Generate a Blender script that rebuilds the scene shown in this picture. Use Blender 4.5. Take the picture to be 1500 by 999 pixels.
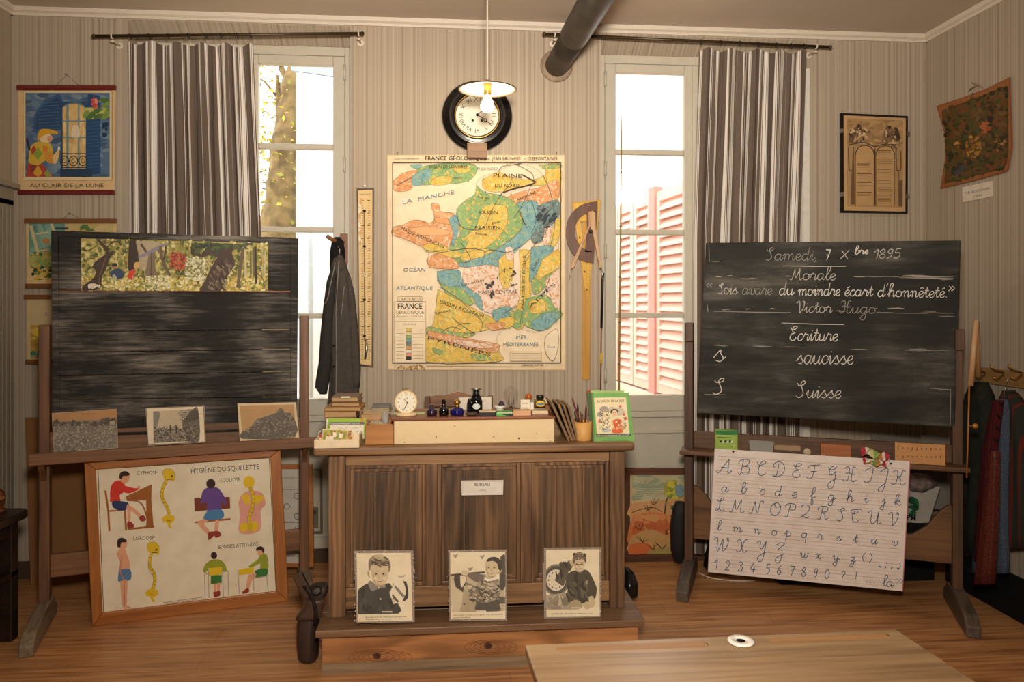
import bpy, bmesh, math, random
from mathutils import Vector, Matrix
random.seed(7)
for _o in list(bpy.data.objects): bpy.data.objects.remove(_o)
SC = bpy.context.scene; COL = SC.collection
sin, cos, pi, rad = math.sin, math.cos, math.pi, math.radians

# ------------------------------------------------------------------ camera, world, lights, exposure
F, U0, V0, PSI, D, CH = 1120.0, 750.0, 442.0, rad(4.8), 4.27, 1.47
CAM = Vector((0, -D, CH))
cd = bpy.data.cameras.new('camera'); co = bpy.data.objects.new('camera', cd); COL.objects.link(co)
co.location = CAM; co.rotation_euler = (pi/2, 0, -PSI)
cd.sensor_width = 36; cd.lens = 36*F/1500; cd.shift_y = -(499.5-V0)/1500; cd.clip_start = .05
SC.camera = co
vs = SC.view_settings
vs.view_transform = 'Standard'; vs.look = 'None'; vs.gamma = 1; vs.exposure = 0.0; vs.use_curve_mapping = False
SC.cycles.use_denoising = True; SC.cycles.max_bounces = 8; SC.cycles.diffuse_bounces = 4
SC.cycles.sample_clamp_indirect = 6; SC.cycles.transparent_max_bounces = 16
SC.cycles.caustics_reflective = False; SC.cycles.caustics_refractive = False
w = bpy.data.worlds.new('sky'); SC.world = w; w.use_nodes = True
bg = w.node_tree.nodes['Background']; bg.inputs[0].default_value = (1.0, .97, .93, 1); bg.inputs[1].default_value = 4.2

def lamp(name, kind, loc, target, energy, color, **kw):
    l = bpy.data.lights.new(name, kind); l.energy = energy; l.color = color
    for k, v in kw.items(): setattr(l, k, v)
    o = bpy.data.objects.new(name, l); COL.objects.link(o); o.location = loc
    o.rotation_euler = (Vector(target)-Vector(loc)).to_track_quat('-Z', 'Y').to_euler()
    return o
lamp('flash', 'SPOT', (.05, -4.2, 1.85), (.50, 0, .80), 300, (1, .90, .765), spot_size=rad(114), spot_blend=1.0, shadow_soft_size=.12)
lamp('added_ceiling_fill', 'SPOT', (.12, -3.95, 1.95), (.30, -1.9, 3.03), 400, (1, .90, .78), spot_size=rad(110), spot_blend=1.0, shadow_soft_size=.12)  # added unseen spot aimed upward to brighten the ceiling and give soft fill
BULB_POWER = 150

# ------------------------------------------------------------------ geometry helpers
def ray(u, v):
    t, s = (u-U0)/F, (V0-v)/F
    return Vector((sin(PSI)+t*cos(PSI), cos(PSI)-t*sin(PSI), s))
class Plane:
    def __init__(s, p, n): s.p = Vector(p); s.n = Vector(n).normalized()
    def hit(s, u, v):
        d = ray(u, v); return CAM + d*((s.p-CAM).dot(s.n)/d.dot(s.n))
class Fr:
    """a local frame: x along, y away from the viewer, z up"""
    def __init__(s, o=(0, 0, 0), a=0):
        s.a = a; s.M = Matrix.Translation(o) @ Matrix.Rotation(a, 4, 'Z'); s.I = s.M.inverted()
    def py(s, c, lean=0, z0=0, yaw=0):
        n = Matrix.Rotation(s.a+yaw, 3, 'Z') @ Vector((0, -cos(lean), sin(lean)))
        return Plane(s.M @ Vector((0, c, z0)), n)
    def lp(s, u, v, c):
        return s.I @ s.py(c).hit(u, v)
    def rect(s, u0, u1, v0, v1, c):
        um, vm = (u0+u1)/2, (v0+v1)/2
        return s.lp(u0, vm, c).x, s.lp(u1, vm, c).x, s.lp(um, v1, c).z, s.lp(um, v0, c).z
W = Fr()
PX = lambda x: Plane((x, 0, 0), (-1, 0, 0))
PZ = lambda z: Plane((0, 0, z), (0, 0, 1))

def lin(h):
    if isinstance(h, str): h = tuple(int(h[i:i+2], 16)/255 for i in (0, 2, 4))
    return tuple(c/12.92 if c <= .04045 else ((c+.055)/1.055)**2.4 for c in h)

class MB:
    def __init__(s): s.v = []; s.f = []; s.m = []; s.sm = []; s.c = []; s.uv = {}
    def add(s, vs, fs, mi=0, smooth=False, col=None):
        b = len(s.v); s.v += [Vector(v) for v in vs]
        for f in fs: s.f.append([b+i for i in f]); s.m.append(mi); s.sm.append(smooth); s.c.append(col)
        return s
    def hexa(s, p, mi=0, col=None):
        return s.add(p, [(0,3,2,1),(4,5,6,7),(0,1,5,4),(1,2,6,5),(2,3,7,6),(3,0,4,7)], mi, False, col)
    def box(s, x0, x1, y0, y1, z0, z1, mi=0, col=None, M=None):
        p = [Vector(q) for q in ((x0,y0,z0),(x1,y0,z0),(x1,y1,z0),(x0,y1,z0),(x0,y0,z1),(x1,y0,z1),(x1,y1,z1),(x0,y1,z1))]
        if M is not None: p = [M @ q for q in p]
        return s.hexa(p, mi, col)
    def prism(s, pts, ext, mi=0, col=None, smooth=False):
        n = len(pts); e = Vector(ext); a = [Vector(p) for p in pts]
        s.add(a+[p+e for p in a], [tuple(range(n))[::-1], tuple(range(n, 2*n))], mi, False, col)
        b = len(s.v)-2*n
        for i in range(n):
            j = (i+1) % n
            s.f.append([b+i, b+j, b+n+j, b+n+i]); s.m.append(mi); s.sm.append(smooth); s.c.append(col)
        return s
    def loft(s, rings, mi=0, smooth=True, caps=True, closed=True, col=None):
        n = len(rings[0]); vs = [p for r in rings for p in r]; fs = []
        for k in range(len(rings)-1):
            for i in range(n if closed else n-1):
                j = (i+1) % n
                fs.append((k*n+i, k*n+j, (k+1)*n+j, (k+1)*n+i))
        s.add(vs, fs, mi, smooth, col)
        if caps and closed:
            b = len(s.v)-len(vs)
            for r in (0, len(rings)-1):
                s.f.append([b+r*n+i for i in range(n)]); s.m.append(mi); s.sm.append(False); s.c.append(col)
        return s
    def tube(s, path, r, seg=8, mi=0, caps=True, col=None):
        path = [Vector(p) for p in path]; n = len(path); rings = []; up = None
        for i, p in enumerate(path):
            t = (path[min(i+1, n-1)]-path[max(i-1, 0)]).normalized()
            if up is None:
                up = Vector((0, 0, 1)) if abs(t.z) < .9 else Vector((1, 0, 0))
            a = t.cross(up).normalized(); b = a.cross(t).normalized(); up = b
            rr = r[i] if isinstance(r, (list, tuple)) else r
            rings.append([p+(a*cos(2*pi*k/seg)+b*sin(2*pi*k/seg))*rr for k in range(seg)])
        return s.loft(rings, mi, True, caps, True, col)
    def lathe(s, prof, o, ax=(0, 0, 1), seg=24, mi=0, caps=True, col=None):
        o = Vector(o); ax = Vector(ax).normalized()
        a = ax.orthogonal().normalized(); b = ax.cross(a)
        rings = [[o+ax*h+(a*cos(2*pi*k/seg)+b*sin(2*pi*k/seg))*max(r, 1e-4) for k in range(seg)] for r, h in prof]
        return s.loft(rings, mi, True, caps, True, col)
    def ball(s, o, r, sx=1, sy=1, sz=1, seg=16, mi=0, col=None):
        o = Vector(o); rings = []
        for j in range(9):
            th = pi*j/8; rr = max(sin(th), 1e-3)
            rings.append([o+Vector((r*sx*rr*cos(2*pi*k/seg), r*sy*rr*sin(2*pi*k/seg), -r*sz*cos(th))) for k in range(seg)])
        return s.loft(rings, mi, True, False, True, col)
    def torus(s, o, R, r, ax=(0, 0, 1), seg=24, ms=8, mi=0, col=None):
        o = Vector(o); ax = Vector(ax).normalized(); a = ax.orthogonal().normalized(); b = ax.cross(a)
        rings = []
        for i in range(seg+1):
            d = a*cos(2*pi*i/seg)+b*sin(2*pi*i/seg)
            rings.append([o+d*(R+r*cos(2*pi*k/ms))+ax*(r*sin(2*pi*k/ms)) for k in range(ms)])
        return s.loft(rings, mi, True, False, True, col)

META = {}
def mesh_of(name, mb, mats, I, solid=True):
    me = bpy.data.meshes.new(name)
    me.from_pydata([I @ v for v in mb.v], [], mb.f)
    if not isinstance(mats, (list, tuple)): mats = [mats]
    for m in mats: me.materials.append(m)
    me.polygons.foreach_set('material_index', mb.m); me.polygons.foreach_set('use_smooth', mb.sm)
    if any(c is not None for c in mb.c):
        ca = me.color_attributes.new('ink', 'FLOAT_COLOR', 'CORNER'); buf = []
        for f, c in zip(mb.f, mb.c): buf += list((c or (1, 1, 1))+(1.0,))*len(f)
        ca.data.foreach_set('color', buf)
    if mb.uv:
        ul = me.uv_layers.new(name='UVMap')
        for lp in me.loops: ul.data[lp.index].uv = mb.uv.get(lp.vertex_index, (0, 0))
    me.update()
    if solid:
        bm = bmesh.new(); bm.from_mesh(me); bmesh.ops.recalc_face_normals(bm, faces=bm.faces[:]); bm.to_mesh(me); bm.free()
    return me
def bevel(o, wd):
    if wd:
        m = o.modifiers.new('bevel', 'BEVEL'); m.width = wd; m.segments = 2; m.limit_method = 'ANGLE'; m.angle_limit = rad(40)
def props(o, label, cat, group=None, kind=None):
    if label: o['label'] = label
    if cat: o['category'] = cat
    if group: o['group'] = group
    if kind: o['kind'] = kind
def T(name, label, cat, loc=(0, 0, 0), fr=W, group=None, kind=None):
    """an Empty at the thing's base; loc in the frame's own coordinates"""
    o = bpy.data.objects.new(name, None); COL.objects.link(o); o.empty_display_size = .1
    M = fr.M @ Matrix.Translation(loc); o.location = M.translation; o.rotation_euler = (0, 0, fr.a)
    META[o.name] = (fr, M.inverted()); props(o, label, cat, group, kind); return o
def P(name, mb, mats, parent, bev=0, label=None, solid=True, world=False):
    """a part: mb in the thing's frame coordinates (or world)"""
    fr, I = META[parent.name]
    o = bpy.data.objects.new(name, mesh_of(name, mb, mats, I if world else I @ fr.M, solid))
    COL.objects.link(o); o.parent = parent; META[o.name] = (fr, I); bevel(o, bev)
    if label: o['label'] = label
    return o
def S(name, label, cat, mb, mats, fr=W, group=None, kind=None, bev=0, solid=True, world=False):
    """a thing that is one mesh; origin at the middle of its base"""
    vs = [fr.I @ v for v in mb.v] if world else mb.v
    lo = [min(v[i] for v in vs) for i in range(3)]; hi = [max(v[i] for v in vs) for i in range(3)]
    M = fr.M @ Matrix.Translation(((lo[0]+hi[0])/2, (lo[1]+hi[1])/2, lo[2])); I = M.inverted()
    o = bpy.data.objects.new(name, mesh_of(name, mb, mats, I if world else I @ fr.M, solid))
    COL.objects.link(o); o.location = M.translation; o.rotation_euler = (0, 0, fr.a)
    META[o.name] = (fr, I); bevel(o, bev); props(o, label, cat, group, kind); return o

# ------------------------------------------------------------------ materials
MATS = {}
def nodes(name):
    m = bpy.data.materials.new(name); m.use_nodes = True
    return m, m.node_tree, m.node_tree.nodes['Principled BSDF']
def N(nt, t, **kw):
    n = nt.nodes.new(t)
    for k, v in kw.items():
        if k.startswith('i_'): n.inputs[int(k[2:])].default_value = v
        else: setattr(n, k, v)
    return n
def ramp(nt, fac, stops, mode='LINEAR'):
    r = nt.nodes.new('ShaderNodeValToRGB'); r.color_ramp.interpolation = mode; e = r.color_ramp.elements
    while len(e) > 1: e.remove(e[-1])
    for i, (p, c) in enumerate(stops):
        x = e[0] if i == 0 else e.new(p)
        x.position = p; x.color = tuple(c)+(1,) if len(c) == 3 else c
    nt.links.new(fac, r.inputs[0]); return r.outputs[0]
def bump(nt, b, h, st=.2, dist=.002):
    n = N(nt, 'ShaderNodeBump'); n.inputs['Strength'].default_value = st; n.inputs['Distance'].default_value = dist
    nt.links.new(h, n.inputs['Height']); nt.links.new(n.outputs[0], b.inputs['Normal'])
def coords(nt, scale, src='Object'):
    tc = N(nt, 'ShaderNodeTexCoord'); mp = N(nt, 'ShaderNodeMapping'); mp.inputs['Scale'].default_value = scale
    nt.links.new(tc.outputs[src], mp.inputs[0]); return mp.outputs[0]
def flat(name, col, rough=.6, metal=0, var=.06, scale=30, spec=.4):
    """plain painted / fabric / metal surface with a little mottling"""
    if name in MATS: return MATS[name]
    m, nt, b = nodes(name); c = lin(col)
    n = N(nt, 'ShaderNodeTexNoise'); n.inputs['Scale'].default_value = scale; n.inputs['Detail'].default_value = 4
    nt.links.new(coords(nt, (1, 1, 1)), n.inputs['Vector'])
    o = ramp(nt, n.outputs[0], [(.3, [x*(1-var) for x in c]), (.7, [min(1, x*(1+var)) for x in c])])
    nt.links.new(o, b.inputs['Base Color']); b.inputs['Roughness'].default_value = rough; b.inputs['Metallic'].default_value = metal
    b.inputs['Specular IOR Level'].default_value = spec
    bump(nt, b, n.outputs[0], .08); MATS[name] = m; return m
def wood(name, dark, light, ax=2, fine=60, rough=.55, knots=False, stretch=2.2):
    if name in MATS: return MATS[name]
    m, nt, b = nodes(name); sc = [fine]*3; sc[ax] = stretch
    n = N(nt, 'ShaderNodeTexNoise'); n.inputs['Scale'].default_value = 1; n.inputs['Detail'].default_value = 6; n.inputs['Distortion'].default_value = .6
    nt.links.new(coords(nt, sc), n.inputs['Vector'])
    sc2 = [7]*3; sc2[ax] = 1.2
    n2 = N(nt, 'ShaderNodeTexNoise'); n2.inputs['Scale'].default_value = 1; n2.inputs['Detail'].default_value = 3
    nt.links.new(coords(nt, sc2), n2.inputs['Vector'])
    mx = N(nt, 'ShaderNodeMath', operation='MULTIPLY_ADD'); mx.inputs[1].default_value = .55
    ml = N(nt, 'ShaderNodeMath', operation='MULTIPLY'); ml.inputs[1].default_value = .45
    nt.links.new(n2.outputs[0], ml.inputs[0]); nt.links.new(n.outputs[0], mx.inputs[0]); nt.links.new(ml.outputs[0], mx.inputs[2])
    o = ramp(nt, mx.outputs[0], [(.34, lin(dark)), (.62, lin(light))])
    if knots:
        wv = N(nt, 'ShaderNodeTexWave', wave_type='RINGS', rings_direction='SPHERICAL')
        wv.inputs['Scale'].default_value = 1.6; wv.inputs['Distortion'].default_value = 9; wv.inputs['Detail'].default_value = 2; wv.inputs['Detail Scale'].default_value = .7
        sk = [9]*3; sk[ax] = 1.6
        nt.links.new(coords(nt, sk), wv.inputs['Vector'])
        mm = N(nt, 'ShaderNodeMix', data_type='RGBA', blend_type='MULTIPLY'); mm.inputs[0].default_value = .4
        nt.links.new(o, mm.inputs[6]); nt.links.new(wv.outputs[0], mm.inputs[7]); o = mm.outputs[2]
    nt.links.new(o, b.inputs['Base Color']); b.inputs['Roughness'].default_value = rough
    bump(nt, b, mx.outputs[0], .25); MATS[name] = m; return m
def wallpaper(name, axis):
    m, nt, b = nodes(name)
    g = N(nt, 'ShaderNodeNewGeometry'); sp = N(nt, 'ShaderNodeSeparateXYZ'); nt.links.new(g.outputs['Position'], sp.inputs[0])
    x = sp.outputs[axis]
    def n1(sc, det):
        mu = N(nt, 'ShaderNodeMath', operation='MULTIPLY'); mu.inputs[1].default_value = sc; nt.links.new(x, mu.inputs[0])
        n = N(nt, 'ShaderNodeTexNoise', noise_dimensions='1D'); n.inputs['Scale'].default_value = 1; n.inputs['Detail'].default_value = det
        nt.links.new(mu.outputs[0], n.inputs['W']); return n.outputs[0]
    a = ramp(nt, n1(62, 3), [(.30, lin('9e8e7a')), (.42, lin('ad9d8a')), (.55, lin('b4a591')), (.72, lin('bcae9a'))])
    l = ramp(nt, n1(150, 1), [(.60, (1, 1, 1)), (.70, (.84, .82, .80))])
    mm = N(nt, 'ShaderNodeMix', data_type='RGBA', blend_type='MULTIPLY'); mm.inputs[0].default_value = 1
    nt.links.new(a, mm.inputs[6]); nt.links.new(l, mm.inputs[7]); nt.links.new(mm.outputs[2], b.inputs['Base Color'])
    b.inputs['Roughness'].default_value = .75; b.inputs['Specular IOR Level'].default_value = .25; return m
def floor_mat():
    m, nt, b = nodes('laminate_floor')
    br = N(nt, 'ShaderNodeTexBrick'); br.offset = .37
    br.inputs['Color1'].default_value = (.86, .86, .86, 1); br.inputs['Color2'].default_value = (1, 1, 1, 1); br.inputs['Mortar'].default_value = (.55, .55, .55, 1)
    br.inputs['Scale'].default_value = 1; br.inputs['Mortar Size'].default_value = .0012; br.inputs['Brick Width'].default_value = 1.25; br.inputs['Row Height'].default_value = .125
    nt.links.new(coords(nt, (1, 1, 1)), br.inputs['Vector'])
    n = N(nt, 'ShaderNodeTexNoise'); n.inputs['Scale'].default_value = 1; n.inputs['Detail'].default_value = 6; n.inputs['Distortion'].default_value = .5
    nt.links.new(coords(nt, (2.6, 44, 1)), n.inputs['Vector'])
    o = ramp(nt, n.outputs[0], [(.32, lin('9a6840')), (.5, lin('bd8656')), (.68, lin('d09e6c'))])
    mm = N(nt, 'ShaderNodeMix', data_type='RGBA', blend_type='MULTIPLY'); mm.inputs[0].default_value = 1
    nt.links.new(o, mm.inputs[6]); nt.links.new(br.outputs[0], mm.inputs[7]); nt.links.new(mm.outputs[2], b.inputs['Base Color'])
    b.inputs['Roughness'].default_value = .38; bump(nt, b, n.outputs[0], .05); return m
def slate(name, base, chalk, amt, sx=1.6, sz=26):
    """blackboard with horizontal smears of old chalk"""
    m, nt, b = nodes(name)
    n = N(nt, 'ShaderNodeTexNoise'); n.inputs['Scale'].default_value = 1; n.inputs['Detail'].default_value = 9; n.inputs['Roughness'].default_value = .78
    nt.links.new(coords(nt, (sx, 3, sz)), n.inputs['Vector']); n.inputs['Distortion'].default_value = .25
    n2 = N(nt, 'ShaderNodeTexNoise'); n2.inputs['Scale'].default_value = 2.4; n2.inputs['Detail'].default_value = 4
    nt.links.new(coords(nt, (1, 1, 2)), n2.inputs['Vector'])
    mu = N(nt, 'ShaderNodeMath', operation='MULTIPLY'); nt.links.new(n.outputs[0], mu.inputs[0]); nt.links.new(n2.outputs[0], mu.inputs[1])
    c0, c1 = lin(base), lin(chalk)
    mid = [a+(c-a)*amt for a, c in zip(c0, c1)]
    o = ramp(nt, mu.outputs[0], [(.14, [a*.8 for a in c0]), (.22, c0), (.29, mid), (.40, c1)])
    nt.links.new(o, b.inputs['Base Color']); b.inputs['Roughness'].default_value = .7; b.inputs['Specular IOR Level'].default_value = .15; bump(nt, b, n.outputs[0], .1); return m
def ink_mat():
    m, nt, b = nodes('printed_paper')
    a = N(nt, 'ShaderNodeAttribute', attribute_name='ink')
    n = N(nt, 'ShaderNodeTexNoise'); n.inputs['Scale'].default_value = 14; n.inputs['Detail'].default_value = 5
    nt.links.new(coords(nt, (1, 1, 1)), n.inputs['Vector'])
    g = ramp(nt, n.outputs[0], [(.3, (.9, .88, .84)), (.62, (1, 1, 1))])
    mm = N(nt, 'ShaderNodeMix', data_type='RGBA', blend_type='MULTIPLY'); mm.inputs[0].default_value = 1
    nt.links.new(a.outputs['Color'], mm.inputs[6]); nt.links.new(g, mm.inputs[7]); nt.links.new(mm.outputs[2], b.inputs['Base Color'])
    b.inputs['Roughness'].default_value = .6; b.inputs['Specular IOR Level'].default_value = .3; return m
INK = ink_mat()
def stripes_mat():
    m, nt, b = nodes('striped_curtain_cloth')
    uv = N(nt, 'ShaderNodeUVMap', uv_map='UVMap'); sp = N(nt, 'ShaderNodeSeparateXYZ'); nt.links.new(uv.outputs[0], sp.inputs[0])
    fr = N(nt, 'ShaderNodeMath', operation='FRACT'); nt.links.new(sp.outputs[0], fr.inputs[0])
    br, wh, dk, gy = lin('6b5d53'), lin('e6ddd2'), lin('3e3430'), lin('9c8f84')
    st = [(0, br), (.22, wh), (.29, br), (.31, wh), (.34, dk), (.36, br), (.40, wh), (.415, br), (.54, wh), (.56, br), (.58, wh), (.66, dk), (.672, wh), (.71, br), (.73, wh), (.75, br), (.90, gy), (.91, br)]
    o = ramp(nt, fr.outputs[0], st, 'CONSTANT')
    nt.links.new(o, b.inputs['Base Color']); b.inputs['Roughness'].default_value = .85; b.inputs['Specular IOR Level'].default_value = .1
    return m
def glass(name, tint=(1, 1, 1), gloss=.08, rough=.0):
    m = bpy.data.materials.new(name); m.use_nodes = True; nt = m.node_tree; nt.nodes.clear()
    out = N(nt, 'ShaderNodeOutputMaterial'); mx = N(nt, 'ShaderNodeMixShader')
    t = N(nt, 'ShaderNodeBsdfTransparent'); t.inputs[0].default_value = tuple(tint)+(1,)
    g = N(nt, 'ShaderNodeBsdfGlossy'); g.inputs['Roughness'].default_value = rough
    lw = N(nt, 'ShaderNodeLayerWeight'); lw.inputs[0].default_value = .5
    mu = N(nt, 'ShaderNodeMath', operation='MULTIPLY_ADD'); mu.inputs[1].default_value = .5; mu.inputs[2].default_value = gloss*.5
    nt.links.new(lw.outputs['Facing'], mu.inputs[0])
    pw = N(nt, 'ShaderNodeMath', operation='POWER'); pw.inputs[1].default_value = 2.0
    nt.links.new(mu.outputs[0], pw.inputs[0]); ad = N(nt, 'ShaderNodeMath', operation='ADD'); ad.inputs[1].default_value = gloss*.4; nt.links.new(pw.outputs[0], ad.inputs[0])
    nt.links.new(ad.outputs[0], mx.inputs[0]); nt.links.new(t.outputs[0], mx.inputs[1]); nt.links.new(g.outputs[0], mx.inputs[2]); nt.links.new(mx.outputs[0], out.inputs[0])
    return m
def emit(name, col, st):
    m = bpy.data.materials.new(name); m.use_nodes = True; nt = m.node_tree; nt.nodes.clear()
    out = N(nt, 'ShaderNodeOutputMaterial'); e = N(nt, 'ShaderNodeEmission'); e.inputs[0].default_value = tuple(col)+(1,); e.inputs[1].default_value = st
    nt.links.new(e.outputs[0], out.inputs[0]); return m

WALLX, WALLY = wallpaper('wallpaper_stripe', 0), wallpaper('wallpaper_stripe_side', 1)
CEIL = flat('ceiling_paint', 'c9b8a5', .9, var=.02, scale=3)
TRIM = flat('white_trim', 'dccfbd', .6, var=.03)
GREYP = flat('grey_window_paint', 'c6beac', .45, var=.04, scale=9)
DOORP = flat('door_paint', '9a8f7e', .5, var=.04, scale=6)
FLOOR = floor_mat()
BASEB = flat('brown_baseboard', '4a3a2c', .6)
IRON = flat('dark_iron', '2e2a26', .5, .7)
STEEL = flat('steel', 'a9a69f', .35, .9)
BRASS = flat('brass', 'b08a45', .35, .9)
WINGLASS = glass('window_glass', (.97, .98, .97), .05)
CURT = stripes_mat()
WHITECLOTH = flat('white_cotton', 'd9d2c6', .9)
OAKZ, OAKX, OAKY = (wood('easel_wood_'+n, '503420', '8a6040', a) for n, a in (('z', 2), ('x', 0), ('y', 1)))
DARKZ, DARKX = wood('dark_easel_wood_z', '3a2618', '67472e', 2), wood('dark_easel_wood_x', '402a1a', '714e32', 0)
GREYWOOD = wood('worn_grey_wood', '5d4d3c', '93806a', 1)
GREYWOODX = wood('scuffed_pine', '6b5a44', 'a08768', 0)
PINEX = wood('pine_riser', '965c36', 'c48a56', 0, 34, .5, True)
PANELZ = wood('desk_panel_wood', '42301f', '8c6847', 2, 60, .5, True)
DESKZ, DESKX = wood('desk_wood_z', '54392a', 'a07852', 2, 48, .5, True), wood('desk_wood_x', '664730', 'aa8258', 0, 48, .5)
FRAMEW = wood('orange_frame_wood', '8a4c1e', 'b87434', 2, 40, .4)
FRAMEX = wood('orange_frame_wood_x', '8a4c1e', 'b87434', 0, 40, .4)
REDWOOD = flat('dark_red_lath', '6d1f1a', .5)
LATH = flat('brown_lath', '7a4f2b', .5)
CARDB = flat('brown_cardboard', '8a6038', .85, var=.05, scale=5)
BLACKM = flat('black_cloth', '151413', .9, var=.2, scale=12, spec=.15)
BLACKGLOSS = flat('black_gloss', '100d0c', .22, spec=.6)
LEATHER = flat('dark_leather', '3a2a22', .55, var=.2, scale=14)
# ------------------------------------------------------------------ flat printed matter, lettering and handwriting
_TXT = {}
def text_mesh(s, bold):
    k = (s, bold)
    if k not in _TXT:
        c = bpy.data.curves.new('t', 'FONT'); c.body = s; c.size = 1; c.resolution_u = 2; c.offset = bold
        o = bpy.data.objects.new('t', c); COL.objects.link(o); bpy.context.view_layer.update()
        me = bpy.data.meshes.new_from_object(o.evaluated_get(bpy.context.evaluated_depsgraph_get()))
        v = [(p.co.x, p.co.y) for p in me.vertices]; f = [tuple(p.vertices) for p in me.polygons]
        x0 = min(p[0] for p in v); x1 = max(p[0] for p in v)
        _TXT[k] = ([(x-x0, y) for x, y in v], f, x1-x0)
        bpy.data.objects.remove(o); bpy.data.curves.remove(c); bpy.data.meshes.remove(me)
    return _TXT[k]
def smooth(pts, n=4):
    if len(pts) < 3: return list(pts)
    out = []; q = [pts[0]]+list(pts)+[pts[-1]]
    for i in range(1, len(q)-2):
        a, b, c, d = q[i-1:i+3]
        for k in range(n):
            t = k/n
            out.append(tuple(.5*(2*b[j]+(c[j]-a[j])*t+(2*a[j]-5*b[j]+4*c[j]-d[j])*t*t+(3*b[j]-a[j]-3*c[j]+d[j])*t**3) for j in (0, 1)))
    out.append(pts[-1]); return out
G = {}
def _g(txt):
    for ln in txt.strip().split('\n'):
        ch, wd, st = ln.strip().split(None, 2)
        G[ch] = (float(wd), [[tuple(map(float, p.split(','))) for p in s.split()] for s in st.split('|')])
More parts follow.
